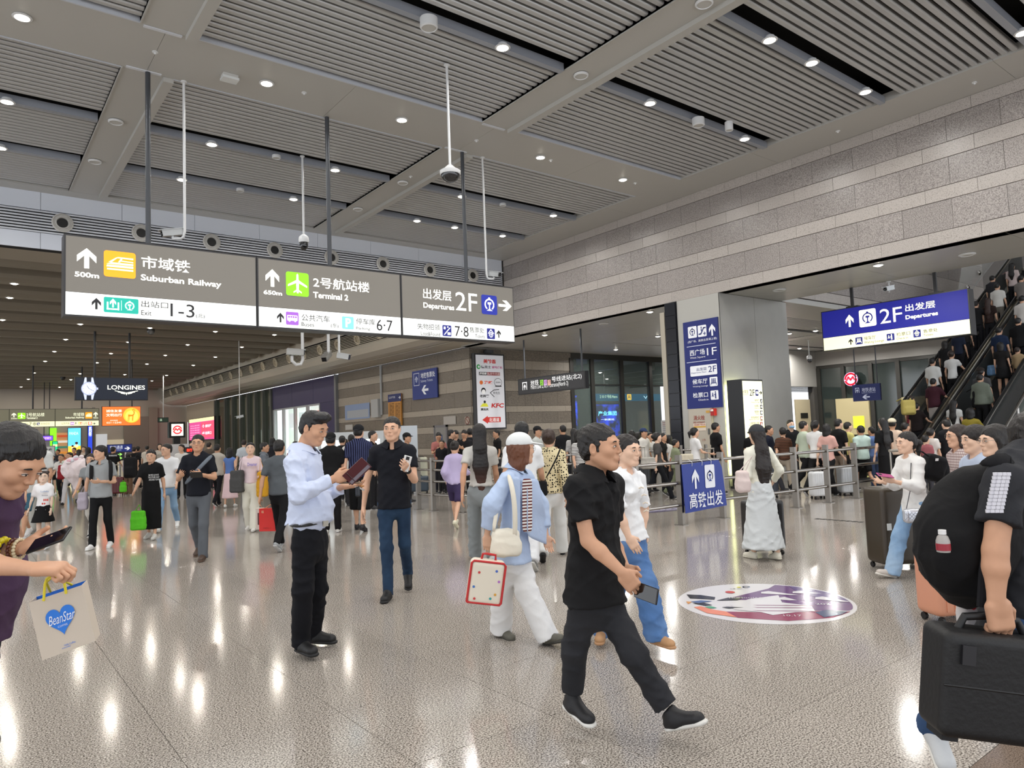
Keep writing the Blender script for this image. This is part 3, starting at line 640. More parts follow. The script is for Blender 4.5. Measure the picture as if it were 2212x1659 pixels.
# ad screens far left
t, r_ = flat_sign(F66, 147, 925, 174, 1010, 'advert_screen', 'bright family advert lightbox with sky and yellow banner on the far wall', 'lightbox', '58b8e8')
u0, v0, u1, v1 = r_; W_ = u1-u0; Hh = v1-v0
F66.rect(u0, v0, u1, v0+.55*Hh, 'e8b53c', 2); F66.rect(u0, v0, u1, v0+.22*Hh, '8fd52a', 2.2)
for k, (x, y, r, c) in enumerate(((.35, .5, .1, 'f0c8a0'), (.66, .55, .15, 'f2caa6'), (.66, .62, .12, '33231a'), (.35, .55, .09, '33231a'), (.25, .3, .13, 'f4f4f0'), (.22, .32, .03, '111111'), (.3, .32, .03, '111111'))): F66.disc(u0+x*W_, v0+y*Hh, r*W_, c, 3+k*.1)
F66.rect(u0+.4*W_, v0+.3*Hh, u1, v0+.36*Hh, 'f5d21e', 3.5); F66.text('PANDA', u0+.1*W_, v0+.83*Hh, u0+.8*W_, v0+.9*Hh, 'cfeed0', 3)
F66.done(t, 1.3)
t, r_ = flat_sign(F66, 190, 920, 199, 1010, 'vertical_sign', 'tall narrow blue lit sign with stacked white characters on the far wall', 'sign', '2238a8')
u0, v0, u1, v1 = r_
for k, ch in enumerate('便利超市'): F66.text(ch, u0+.15*(u1-u0), v1-.42*(k+1)*1.5*(u1-u0)-.1, u1-.15*(u1-u0), v1-.42*(k+1)*1.5*(u1-u0)+.4*(u1-u0), 'eaf0ff', 2)
F66.disc((u0+u1)/2, v0+.25*(v1-v0), .25*(u1-u0), 'd8305c', 2)
F66.done(t, 1.6)
F = Face('Y', 60, .02)
t, r_ = flat_sign(F, 88, 942, 114, 951, 'shop_sign', 'glowing purple shop sign far down the hall at the left', 'sign', '6a48b8'); u0, v0, u1, v1 = r_
[MB().tube([(x_, 60.1, v1), (x_, 60.1, 6.75)], .03, 6).build('hanger_pole', M_dk, t) for x_ in (u0+.2, u1-.2)]
F.text('虹桥银行', u0+.1, v0+.08, u1-.1, v1-.08, 'e8c8ff', 2); F.done(t, 1.6)
t, r_ = flat_sign(F, 114, 954, 124, 975, 'shop_sign', 'small green lit shop panel below the purple shop sign', 'sign', '1fb87c'); u0, v0, u1, v1 = r_
B('stand', (u0, u1, 60.02, 60.1, 0, v0), M_dk, t); F.rect(u0, (v0+v1)/2, u1, (v0+v1)/2+.15, 'e8f0a0', 2); F.done(t, 1.2)
# hall wayfinding sign, far left
D = 48.0
F = Face('Y', 48, .02)
GREY = '5f5c4c'
t, (u0, v0, u1, v1) = flat_sign(F, -40, 885, 213, 919, 'wayfinding_sign', 'long olive and cream hanging wayfinding sign far left beyond the black screen', 'sign', GREY, bor=.02)
vm = v0+.29*(v1-v0); F.rect(u0, v0, u1, vm, 'e9e8bd', 1.5)
for px in (20, 119): a, _ = F.uv(px, 900); F.rect(a-.02, v0, a+.02, v1, '3a392f', 2)
W_ = 'eef0d2'
F.parrow(25, 892, 35, 901, W_); F.ptext('550m', 24, 902.5, 37, 905.5, W_); F.picon('plane', 38, 892, 55, 905, '8ed321', 'f6ffe8')
F.ptext('2号航站楼', 57, 892, 96, 899.5, W_); F.ptext('Terminal 2', 57, 901, 81, 905, W_, bold=.02)
F.ptext('市域铁', 158, 891.5, 182, 899, W_); F.ptext('Suburban Railway', 141, 900.5, 182, 904.5, W_, bold=.02); F.picon('train', 184, 890.5, 199, 904, 'e0951f', 'fff4e0'); F.parrow(202, 890, 211, 900, W_); F.ptext('400m', 201, 901, 212, 904, W_)
F.picon('rail', 39, 913.5, 47, 921-1, '26285a', 'ffffff', 3); F.parrow(32, 914, 37, 919, '333338'); F.ptext('售票处', 49, 914, 61, 918.5, '55554a'); F.ptext('7·8', 63, 912.5, 77, 919, '33332c'); F.picon('lost', 79, 912.5, 86, 918.5, '222244', 'ffffff', 3); F.ptext('失物招领', 88, 913, 107, 918, '77776a')
F.ptext('公共汽车', 132, 912.5, 150, 917, '66665a'); F.picon('bus', 152, 912, 160, 918, '9a5bb0', 'ffffff', 3); F.parrow(162, 912, 165, 917, '333338'); F.picon('dots', 169, 912, 173, 917, 'c8c040', 'ffffff', 3); F.picon('dots', 173, 912, 177, 917, 'c05a40', 'ffffff', 3); F.ptext('出租', 180, 912, 188, 917, '66665a'); F.picon('rail', 190, 911.5, 198, 917.5, 'd0522c', 'ffffff', 3); F.parrow(200, 913, 206, 917, '333338', 'right')
F.done(t, lambda c: .95)
for px in (71, 177, -20):
    a = ony(px, 890, 48.05); MB().tube([(a[0], 48.08, a[2]), (a[0], 48.08, 6.7)], .04, 8).build('hanger_pole', M_dk, t)
# black watch advert screen
F = Face('Y', 33, .01)
t, (u0, v0, u1, v1) = flat_sign(F, 164, 816, 318, 863, 'advert_screen', 'black hanging advert screen with a silver wristwatch and white lettering', 'screen', '141a26', depth=.25, bor=.03)
cu, cv = F.uv(192, 839.5); z_ = .72
def wq(x, y): return (cu+x*z_, cv+y*z_)
for sg in (1, -1):
    F.poly([wq(-.2, sg*.62), wq(-.12, sg*.62), wq(-.1, sg*.2), wq(-.28, sg*.2)][::sg], 'b8c0d8', 2); F.poly([wq(.12, sg*.62), wq(.2, sg*.62), wq(.28, sg*.2), wq(.1, sg*.2)][::sg], 'b8c0d8', 2)
F.disc(cu, cv, .38*z_, '8f98b4', 3, 36); F.disc(cu, cv, .33*z_, 'd5dcf2', 3.5, 36); F.rect(*wq(.36, -.06), *wq(.45, .06), 'aab2c8', 2)
for k in range(12): a = math.radians(30*k); F.stroke([wq(.26*math.cos(a), .26*math.sin(a)), wq(.3*math.cos(a), .3*math.sin(a))], .014, '3a4468', 4)
F.stroke([(cu, cv), wq(-.1, .16)], .015, '20263c', 4.5); F.stroke([(cu, cv), wq(.22, -.14)], .012, '20263c', 4.5)
F.ptext('LONGINES', 232, 832, 313, 842, 'f2f4ea', 2, .012)
cu, cv = F.uv(273, 848)
for sg in (-1, 1):
    for k in range(3): F.stroke([(cu+sg*.06, cv-.03*k), (cu+sg*(.42-.11*k), cv+.07-.05*k)], .025, 'e8ecdc', 2)
F.poly([(cu-.05, cv), (cu+.05, cv), (cu, cv-.12)], 'e8ecdc', 2)
F.done(t, 1.0)
for px in (205, 280):
    a = ony(px, 820, 33.1); MB().tube([(a[0], 33.12, a[2]), (a[0], 33.12, 6.7)], .045, 8).build('hanger_pole', M_dk, t)
# orange sign
F = Face('Y', 44, .02)
t, (u0, v0, u1, v1) = flat_sign(F, 221, 879, 303, 918, 'advert_screen', 'orange hanging lightbox with white characters and a deer before a yellow sun', 'lightbox', 'ee6a2c', depth=.2, bor=.02)
a, b = F.uv(284, 897); F.disc(a, b, .48*(v1-v0)*.85, 'f7b23a', 2, 32); F.disc(a, b-.05, .36*(v1-v0)*.85, 'fcd75a', 2.5, 32)
q = lambda x, y: (a+x*.5, b+y*.5)
F.poly([q(-.35, -.15), q(.15, -.1), q(.3, .15), q(.2, .2), q(.05, .05), q(-.35, .1)], 'd2791e', 3); F.stroke([q(.25, .2), q(.1, .6), q(.25, .7)], .03, 'b8641a', 3); F.stroke([q(.25, .2), q(.32, .6)], .03, 'b8641a', 3)
for x in (-.32, -.22, .08, .16): F.stroke([q(x, -.1), q(x-.04, -.6)], .03, 'd2791e', 3)
F.ptext('诚信友善', 229, 885, 263, 890.5, 'fff2ea', 2, .008); F.ptext('文明出行', 229, 893.5, 263, 899.5, 'fff2ea', 2, .008); F.ptext('虹桥枢纽', 238, 907, 254, 909.5, 'ffe8da', 2); F.ptext('021-12345', 230, 911.5, 262, 914.5, 'ffe8da', 2)
F.done(t, 1.15)
for px in (237, 285): a = ony(px, 880, 44.1); MB().tube([(a[0], 44.1, a[2]), (a[0], 44.1, 6.7)], .03, 8).build('hanger_pole', M_dk, t)
# metro logo lightbox, small gate sign, pink screen, side fascia
M_logo = 'cc2236'
def metro_logo(F, cu, cv, r, bg, fg, lay=2, em=1):
    F.arc(cu, cv, r*.83, 10, 350, r*.26, fg, lay, 30); F.arc(cu, cv, r*.83, -10, 10, r*.26, fg, lay, 4)
    F.rect(cu-r*1.0, cv-r*.2, cu-r*.72, cv-r*.05, bg, lay+1); F.rect(cu+r*.72, cv+r*.05, cu+r, cv+r*.2, bg, lay+1)
    F.stroke([(cu-r*.6, cv-r*.12), (cu-r*.34, cv+r*.3), (cu, cv-r*.1), (cu+r*.34, cv+r*.3), (cu+r*.6, cv-r*.12)], r*.26, fg, lay+1)
F = Face('X', 15.0, .015)
F = Face('Y', 50, .015)
t, (u0, v0, u1, v1) = flat_sign(F, 370, 916, 396, 941, 'metro_lightbox', 'white lightbox with a round red metro emblem beside the pink screen', 'sign', 'f1efdb', depth=.5, edge='17171a', bor=.12)
B('support_leg', ((u0+u1)/2-.2, (u0+u1)/2+.2, 50.1, 50.4, 0, v0), M_dk, t); metro_logo(F, (u0+u1)/2, (v0+v1)/2, .4*(u1-u0), 'f1efdb', M_logo); F.done(t, 1.1)
F = Face('X', 15.44, .01)
t, (u0, v0, u1, v1) = flat_sign(F, 409, 907, 463, 948, 'pink_screen', 'pink and magenta information screen on the passage wall by the glass front', 'screen', 'c84a86', depth=.12)
F.rect(u0, v1-.16*(v1-v0), u1, v1, 'e8dca8', 1.5); F.rect(u0+.5*(u1-u0), v0+.08*(v1-v0), u1, v1-.2*(v1-v0), 'd6506a', 1.6)
for k in range(6): F.text('出口 Exit 候车 指引', u0+.06*(u1-u0), v0+(.1+.11*k)*(v1-v0), u0+.44*(u1-u0), v0+(.155+.11*k)*(v1-v0), 'f0c8e0', 2)
F.icon('train', u0+.54*(u1-u0), v0+.2*(v1-v0), u0+.66*(u1-u0), v0+.4*(v1-v0), None, 'ffe8f0'); F.text('检票口', u0+.67*(u1-u0), v0+.22*(v1-v0), u0+.9*(u1-u0), v0+.36*(v1-v0), 'ffe8f0', 2, .03)
F.icon('plane', u0+.54*(u1-u0), v0+.52*(v1-v0), u0+.66*(u1-u0), v0+.72*(v1-v0), None, 'ffe8f0'); F.text('候车厅', u0+.67*(u1-u0), v0+.54*(v1-v0), u0+.9*(u1-u0), v0+.68*(v1-v0), 'ffe8f0', 2, .03)
F.done(t, 1.1)
F = Face('Y', 52, .01)
t, (u0, v0, u1, v1) = flat_sign(F, 342, 903, 363, 911, 'gate_sign', 'small dark hanging sign with a green arrow above the kiosk shutter', 'sign', '2b3a30', depth=.1); F.picon('exit', 345, 904, 350, 910, '3f5a45', 'e8f5e0', 2); F.done(t, .5)
a = ony(353, 903, 52.05); MB().tube([(a[0], 52.05, a[2]), (a[0], 52.05, 6.75)], .03, 8).build('hanger_pole', M_white, t)
# security-lane sign, notice, led ticker
F = Face('Y', 34, .01)
t, (u0, v0, u1, v1) = flat_sign(F, 233, 962, 284, 975, 'lane_sign', 'blue hanging lane sign with a white right arrow over the crowd', 'sign', '1c2a6e', depth=.08, edge='15205a'); F.ptext('安检通道', 237, 963, 265, 969.5, 'dfe6f5'); F.ptext('Security Check', 238, 971, 262, 974, 'aab6d8'); F.parrow(269, 965, 281, 972, 'f2f4f8', 'right'); F.done(t, .5)
MB().tube([(u0+.2, 34.05, 0), (u0+.2, 34.05, v0)], .03, 8).build('post', M_steel, t); MB().tube([(u1-.2, 34.05, 0), (u1-.2, 34.05, v0)], .03, 8).build('post', M_steel, t)
F = Face('Y', 30, .01)
t, (u0, v0, u1, v1) = flat_sign(F, 252, 978, 266, 993, 'lane_board', 'black board with two green arrows under the blue lane sign', 'sign', '10161a', depth=.06); F.parrow(254, 979, 264, 984, '9fe86a', 'right'); F.parrow(254, 987, 264, 992, '9fe86a', 'right'); F.done(t, .8); MB().tube([((u0+u1)/2, 30.03, 0), ((u0+u1)/2, 30.03, v0)], .03, 8).build('post', M_steel, t)
F = Face('Y', 26, .01)
t, (u0, v0, u1, v1) = flat_sign(F, 78, 966, 117, 983, 'notice_board', 'pale grey standing notice with black characters above the crowd at far left', 'sign', 'a9aaa8', depth=.05, edge='8a8a88'); F.ptext('乘客止步', 82, 969, 112, 975, '26242e', bold=.02); F.ptext('Staff Only', 88, 977, 108, 981, '3a3842'); F.done(t, .25)
for a in (u0+.05, u1-.05): MB().tube([(a, 26.03, 0), (a, 26.03, v0)], .02, 8).build('post', M_steel, t)
F = Face('Y', 24, .01)
t, (u0, v0, u1, v1) = flat_sign(F, 402, 968, 424, 976, 'led_ticker', 'black ticker display with red dot characters on the ticket machine', 'screen', '140808', depth=.1); F.ptext('出行 乘', 403, 969, 423, 975, 'ff3a20', bold=.02); F.done(t, 2); B('stand', (u0, u1, 24.1, 24.3, 0, v0), mat('c8c8ca', .4), t)
t = thing('ticket_machine', 'pale rounded ticket machine behind the man in the navy shirt', 'machine', None); a = ony(367, 990, 24.8); B('cabinet', (a[0], a[0]+.55, 24.7, 25.3, 0, 1.62), mat('c9c7c6', .35), t); B('front_panel', (a[0]+.55, a[0]+1.0, 24.7, 25.3, 0, 1.55), mat('55555c', .35), t); B('display', (a[0]+.62, a[0]+.94, 24.69, 24.7, 1.1, 1.4), mat('20242c', .2, emis=.1), t)
# ================= big hanging sign =================
SG = '76726b'; SW = 'e9ebe6'; NB = '21267c'; WH = 'f4f5ee'; BK = '26262b'
t = thing('hanging_sign', 'large grey and white backlit wayfinding sign with suburban railway, terminal 2 and departures panels', 'sign', None, (5.45, 12.45, 3.55))
def ch(o, par): o.matrix_parent_inverse = par.matrix_world.inverted()
class _T: pass
def at0(name, label, cat, group=None): return thing(name, label, cat, group)
bpy.data.objects.remove(t)
t = at0('hanging_sign', 'large grey and white backlit wayfinding sign with suburban railway, terminal 2 and departures panels', 'sign')
F = Face('Y', 12.3, .004)
for i, (a, b) in enumerate(((1.21, 4.05), (4.06, 6.87), (6.88, 9.7))):
    MB().box(a, b, 12.3, 12.6, 3.56, 4.80).build('sign_case', mat('3d3d3f', .4, .3), t)
    F.rect(a+.025, 3.93, b-.015, 4.775, SG, .6); F.rect(a+.025, 3.585, b-.015, 3.925, SW, .6)
W_ = WH
F.parrow(166, 534, 208, 582, W_); F.ptext('500m', 161, 586, 214, 602, W_, bold=.03)
F.picon('train', 224, 540, 293, 603, 'f5a01f', 'fffbe8'); F.ptext('市域铁', 305, 552, 411, 590, W_, bold=.012); F.ptext('Suburban Railway', 304, 592, 478, 625, W_, bold=.025)
F.parrow(198, 643, 218, 669, BK); F.rect(*F.uv(224, 678), *F.uv(298, 646), '12a08c', 2, ) if False else None
u0, v1 = F.uv(224, 641); u1, v0 = F.uv(299, 679); F.rect(u0, v0, u1, v1, '18a08e', 2, r=.02); um = (u0+u1)/2; F.rect(um-.003, v0+.04, um+.003, v1-.04, 'e8fff8', 3)
F.icon('exit', u0+.02, v0+.01, um-.01, v1-.01, None, 'ffffff'); F.icon('rail', um+.01, v0+.01, u1-.02, v1-.01, None, 'ffffff')
F.ptext('出站口', 305, 649, 363, 667, BK); F.ptext('Exit', 305, 670, 327, 682, BK); F.ptext('1-3', 368, 655, 420, 687, BK); F.ptext('(北)', 423, 677, 442, 689, BK)
F.parrow(573, 580, 603, 621, W_); F.ptext('650m', 569, 626, 609, 639, W_, bold=.03); F.picon('plane', 617, 586, 667, 642, '82d31f', 'fbffef')
F.ptext('2号航站楼', 676, 597, 798, 633, W_, bold=.01); F.ptext('Terminal 2', 676, 630, 752, 650, W_, bold=.025)
F.parrow(598, 675, 613, 697, BK); F.picon('bus', 617, 673, 645, 703, '9257b8', 'ffffff'); F.ptext('公共汽车', 651, 678, 712, 697, BK); F.ptext('Buses', 651, 696, 678, 706, BK); F.ptext('(东)', 714, 698, 731, 710, BK)
F.picon('P', 738, 683, 764, 712, '7cc8ea', 'ffffff'); F.ptext('停车库', 769, 687, 810, 703, BK); F.ptext('Parking', 769, 706, 799, 715, BK); F.ptext('6·7', 813, 690, 848, 716, BK)
F.ptext('出发层', 913, 622, 975, 651, W_, bold=.008); F.ptext('Departures', 914, 653, 981, 674, W_, bold=.02); F.ptext('2F', 983, 630, 1031, 674, W_); F.picon('rail', 1039, 636, 1074, 681, '1e2a8c', 'ffffff'); F.parrow(1076, 648, 1105, 673, W_, 'right')
F.ptext('失物招领', 901, 698, 950, 714, BK); F.ptext('Lost&Found', 909, 716, 951, 727, BK); F.picon('lost', 955, 702, 975, 727, NB, 'ffffff'); F.ptext('7·8', 982, 704, 1012, 728, BK); F.ptext('售票处', 1014, 706, 1046, 720, BK); F.ptext('Tickets', 1026, 722, 1047, 731, BK); F.picon('ticket', 1051, 709, 1069, 733, NB, 'ffffff'); F.parrow(1072, 713, 1082, 730, BK)
F.done(t, lambda c: {SG: .42, SW: .92, WH: 1.0, BK: 0, NB: .55}.get(c, .85), {SG: 'sign_face', SW: 'sign_face'})
for x in (2.38, 5.47, 8.56): MB().tube([(x, 12.45, 4.78), (x, 12.45, 7.72)], .04, 12).build('hanger_pole', M_pole, t, True); MB().box(x-.1, x+.1, 12.4, 12.5, 4.79, 4.83).build('bracket', M_dk, t)
# ================= blue departures sign =================
DB = '14187e'; CR = 'eeecc2'
F = Face('X', 17.95, .004)
t = at0('departures_sign', 'blue and cream backlit departures sign hanging in front of the escalators', 'sign')
MB().box(17.95, 18.25, 6.2, 9.68, 3.4, 4.45).build('sign_case', mat('17171c', .35), t)
F.rect(-9.66, 3.75, -6.22, 4.43, DB, .6); F.rect(-9.66, 3.42, -6.22, 3.745, CR, .6)
Y_ = 'f4f3d0'
F.parrow(1826, 681, 1845, 705, Y_); F.picon('rail', 1855, 671, 1894, 702.6, 'f0eed0', DB); F.ptext('2F', 1900, 669, 1950, 693, Y_); F.ptext('出发层', 1955, 658.4, 2021, 664, Y_, bold=.01); F.ptext('Departures', 1956, 681.6, 2027, 683, Y_, bold=.03)
F.parrow(1833, 732.5, 1843, 744, BK); F.picon('people', 1847.7, 729.6, 1864, 743, NB, Y_); F.ptext('候车厅', 1866.6, 727, 1892, 732, BK); F.ptext('Waiting Lounge', 1867, 737.5, 1910, 739, BK)
F.picon('check', 1915.3, 721.6, 1933, 734.6, NB, Y_); F.ptext('检票口', 1936.5, 719, 1966.5, 723, BK); F.ptext('Check in', 1936.5, 729.6, 1962, 731, BK); F.picon('ticket', 1972.5, 713.3, 1990, 727.5, NB, Y_); F.ptext('售票处', 1994.4, 712, 2026.4, 715.8, BK); F.ptext('Tickets', 1995, 722, 2016, 724, BK)
F.done(t, lambda c: {DB: .7, CR: .92, BK: 0, NB: .4}.get(c, 1.0), {DB: 'sign_face', CR: 'sign_face'})
for y in (8.86, 6.89): MB().box(17.98, 18.03, y-.035, y+.035, 4.45, 4.95).build('hanger_pole', M_dk, t); MB().box(17.96, 18.1, y-.15, y+.15, 4.45, 4.48).build('bracket', M_dk, t)
# ================= metro line sign =================
F = Face('X', 16.25, .004); F.bb = 1
t = at0('metro_sign', 'dark hanging sign for the metro lines entrance with coloured line squares', 'sign')
MB().box(16.25, 16.42, 16.95, 20.52, 2.95, 3.53).build('sign_case', mat('1c1c1f', .4), t); F.rect(-20.48, 2.99, -17.0, 3.49, '29292b', .6)
F.picon('gate', 1127, 823, 1141, 846, '29292b', 'f0f0f0'); F.ptext('地铁', 1146, 822, 1164, 834, 'eeeeee')
for n_, x, c in (('2', 1167, '87c540'), ('10', 1175, 'b58bc0'), ('17', 1183, 'c79a86')): F.prect(x, 821, x+7, 832, c, 2); F.ptext(n_, x+1, 822.5, x+6, 830.5, '2a3020' if n_ == '2' else '5c3a60', 3)
F.ptext('号线进站(北2)', 1192, 814, 1257, 827, 'eeeeee'); F.ptext('Metro Line 2,10,17 Entrance(North 2)', 1147, 832, 1228, 844, 'e0e0e0')
F.done(t, .55)
for y in (20.19, 17.16): MB().tube([(16.33, y, 3.5), (16.33, y, 4.96)], .03, 8).build('hanger_pole', M_pole, t)
# ================= pillar board, hydrant, lightbox =================
F = Face('X', 15.19, .004); F.bb = 1
t = at0('direction_board', 'tall blue board on the pillar side listing west square, departures floor, waiting lounge and check-in', 'sign')
u0, v1 = F.uv(1479, 697); u1, v0 = F.uv(1562, 879); u0 = F.uv(1480, 790)[0]; u1 = F.uv(1556, 790)[0]
MB().box(15.192, 15.218, -u1, -u0, v0, v1).build('board', mat('161d58', .4), t); PB = '18246a'; F.rect(u0, v0, u1, v1, PB, .6)
W_ = 'eef0f6'
F.picon('rail', 1486, 707, 1506, 732, W_, PB); F.picon('esc', 1507, 704, 1527, 729, W_, PB); F.parrow(1531, 701, 1546, 724, W_)
F.ptext('(西广场、高铁出发请上楼)', 1486, 737, 1549, 743, W_); F.ptext('西广场', 1490, 757, 1523, 770, W_, bold=.01); F.ptext('West Square', 1491, 772, 1524, 777, W_); F.ptext('1F', 1527, 752, 1549, 768, W_)
for y in (750, 784): a, b = F.uv(1484, y); F.rect(a, b-.008, u1-.1, b+.008, 'c8cce0', 2)
a0, b1 = F.uv(1491, 792); a1, b0 = F.uv(1550, 808); F.rect(a0, b0, a1, b1, W_, 2, r=.03); F.ptext('出发层', 1505, 795, 1527, 802, PB, 3); F.ptext('Departures Floor', 1494, 805, 1527, 808.5, PB, 3); F.ptext('2F', 1530, 791, 1548, 804, PB, 3)
F.ptext('候车厅', 1496, 820, 1529, 831, W_, bold=.01); F.ptext('Waiting Lounge', 1497, 834, 1530, 838, W_); F.picon('people', 1533, 815, 1551, 835, W_, PB)
F.ptext('检票口', 1497, 849, 1530, 860, W_, bold=.01); F.ptext('Check-in', 1509, 862, 1531, 866, W_); F.picon('check', 1535, 844, 1553, 864, W_, PB)
F.done(t, .15)
F = Face('X', 15.16, .004)
t = at0('hydrant_cabinet', 'beige fire hydrant cabinet door below the blue pillar board', 'cabinet')
u0, v1 = F.uv(1486, 884); u1 = F.uv(1537, 884)[0]; v0 = .35
MB().box(15.165, 15.215, -u1, -u0, v0, v1).build('cabinet', mat('b9b1a2', .45), t); MB().box(15.15, 15.165, -u1+.03, -u0-.03, v0+.03, v1-.03).build('door', mat('c2baab', .4), t)
F = Face('X', 15.15, .004)
F.ptext('消火栓', 1498, 898, 1523, 907, 'a03428', bold=.01); F.ptext('FIRE HYDRANT', 1498, 911, 1523, 914, 'a03428'); F.prect(1498, 915, 1526, 930, 'e8d9c8', 2); F.prect(1499, 921, 1525, 923, 'e0b040', 3); F.ptext('请勿遮挡 严禁占用', 1500, 916, 1524, 919, 'c04838', 3); F.ptext('119', 1517, 948, 1524, 953, 'b07066')
u0, v1 = F.uv(1525, 887); F.rect(u0, v1-.06, u0+.12, v1, 'd8a850', 2)
F.done(t); MB().box(15.12, 15.15, -F.uv(1532, 930)[0]-.02, -F.uv(1532, 930)[0]+.02, 1.35, 1.5).build('handle', mat('6a6a68', .3, .8), t)
p = onx(1541, 890, 15.15); t = thing('alarm_bell', 'small red alarm box beside the hydrant cabinet', 'alarm', None); B('body', (15.12, 15.22, p[1]-.05, p[1]+.07, p[2]-.09, p[2]+.09), mat('b51f1a', .35), t); B('strobe', (15.09, 15.12, p[1]-.02, p[1]+.04, p[2]+.02, p[2]+.07), mat('f0eeea', .3), t)
# directory lightbox
t = at0('directory_lightbox', 'tall glowing cream directory lightbox with a black frame standing before the pillar', 'lightbox')
F = Face('Y', 10.3, .004); bx0, bx1 = 15.13, 16.03
MB().box(bx0, bx1, 10.3, 10.72, 0.05, 2.68).build('case', mat('1d1e21', .4), t); MB().box(bx0-.04, bx1+.04, 10.26, 10.76, 0, .06).build('base', M_dk, t)
F.rect(bx0+.03, .3, bx1-.03, 2.64, CR, .6)
B('glow_panel', (bx0+.03, bx1-.03, 10.722, 10.73, .3, 2.6), mat('e8ecb0', .5, emis=7.0), t)
F.ptext('出发层', 1603, 842, 1616, 850, BK); F.ptext('Departures', 1602, 851, 1616, 854, BK); F.ptext('2F', 1618, 841, 1630, 855, BK); F.picon('rail', 1631, 842, 1638, 855, NB, 'ffffff'); F.parrow(1639, 845, 1646, 852, BK, 'right')
for k, (zh, en, ic) in enumerate((('候车厅', 'Waiting Lounge', 'esc'), ('检票口', 'Check in', 'check'), ('售票处', 'Tickets', 'ticket'), ('商务座候车区', 'Business Class Lounge', 'people'), ('心理咨询工作室', 'Psychological Counseling', 'dots'), ('卫生间', 'Restrooms', 'people'), ('饮水处', 'Drinking Water', 'lost'), ('商业', 'Shopping Area', 'dots'), ('餐饮', 'Catering', 'dots'))):
    y = 862+k*12.4; w_ = 5*len(zh)/2+3; F.ptext(zh, 1640-w_, y, 1640, y+5, BK); F.ptext(en, 1640-min(22, len(en)*1.3), y+6, 1640, y+8.5, BK); F.picon(ic, 1641.5, y, 1647, y+9, ['1c1c34', '1c1c34', '1c1c34', 'a85a28', 'b83a2c', '6a2c30', '1c1c34', '1c1c34', '1c1c34'][k], 'ffffff')
F.done(t, lambda c: .95 if c in (CR, 'ffffff') else 0, {CR: 'lit_face'})
# ================= brand board on the corner wall =================
t = at0('brand_board', 'tall white framed board of food brand logos and a red arrow on the granite wall', 'sign')
F = Face('Y', 22.5, .004); u0, v1 = F.uv(1027, 766); u1, v0 = F.uv(1092, 923)
MB().box(u0-.06, u1+.06, 22.5, 22.7, v0-.06, v1+.06).build('frame', mat('3a3b3e', .4), t); F.rect(u0, v0, u1, v1, 'dcdde3', .6)
Wd = u1-u0; Hh = v1-v0
R_ = lambda a, b, c, d: (u0+a*Wd, v1-d*Hh, u0+c*Wd, v1-b*Hh)      # left, top, right, bottom as fractions
F.text('美珍香', *R_(.27, .055, .73, .115), 'c03a34', 2, .03); F.disc(u0+.09*Wd, v1-.165*Hh, .07*Wd, '2f9a4a', 2); F.disc(u0+.1*Wd, v1-.165*Hh, .035*Wd, 'dcdde3', 3)
F.text('德克士', *R_(.18, .145, .54, .185), '26262a', 2, .02); F.text('蘇敏便利', *R_(.58, .15, .95, .185), 'b03a78', 2, .02)
F.rect(*R_(.1, .235, .38, .28), '1c1c1e', 2); F.text('康师傅', *R_(.12, .24, .36, .275), 'f0f0f0', 3, .02); F.rect(*R_(.39, .235, .86, .28), '8a3038', 2); F.text('私房牛肉面', *R_(.4, .24, .85, .275), 'e8d8d4', 3)
F.disc(u0+.17*Wd, v1-.38*Hh, .06*Wd, 'd86a28', 2); F.text('绝味', *R_(.27, .355, .58, .4), 'd2452c', 2, .04)
F.arc(u0+.78*Wd, v1-.375*Hh, .12*Wd, 0, 360, .012*Wd, '3a3a3c', 2, 24, 1.15); F.text('周黑鸭', *R_(.69, .365, .87, .385), '2a2a2c', 2); F.rect(*R_(.67, .42, .9, .435), '2a2a2c', 2)
F.disc(u0+.24*Wd, v1-.49*Hh, .085*Wd, '1e1e20', 2); F.disc(u0+.24*Wd, v1-.505*Hh, .065*Wd, 'f0f0f0', 3); F.text('老娘舅', *R_(.1, .545, .43, .585), '2a2a2c', 2, .03)
F.stroke([(u0+.62*Wd, v1-.575*Hh), (u0+.48*Wd, v1-.52*Hh), (u0+.62*Wd, v1-.48*Hh), (u0+.8*Wd, v1-.475*Hh)], .02*Wd, '26262a', 2); F.text('李先生', *R_(.58, .505, .84, .54), '26262a', 2)
F.disc(u0+.27*Wd, v1-.645*Hh, .04*Wd, '1c1c1e', 2); F.poly([(u0+.1*Wd, v1-.71*Hh), (u0+.4*Wd, v1-.71*Hh), (u0+.34*Wd, v1-.665*Hh), (u0+.2*Wd, v1-.665*Hh)], 'd8d83c', 2); F.text('真功夫', *R_(.12, .73, .4, .765), '1c1c1e', 2, .04)
F.text('KFC', *R_(.5, .665, .95, .725), 'c02a28', 2, .04, .18)
F.rect(*R_(.36, .855, .83, .925), 'c8352e', 2); F.poly([(u0+.16*Wd, v1-.89*Hh), (u0+.36*Wd, v1-.945*Hh), (u0+.36*Wd, v1-.835*Hh)], 'c8352e', 2); F.text('北通道', *R_(.4, .865, .78, .918), 'f6e8e6', 3, .02)
F.done(t, .22, {'dcdde3': 'board_face'})
MB().box(u0+.35*Wd, u0+.6*Wd, 22.4, 22.6, v1+.08, v1+.2).build('light_bracket', M_pole, t)
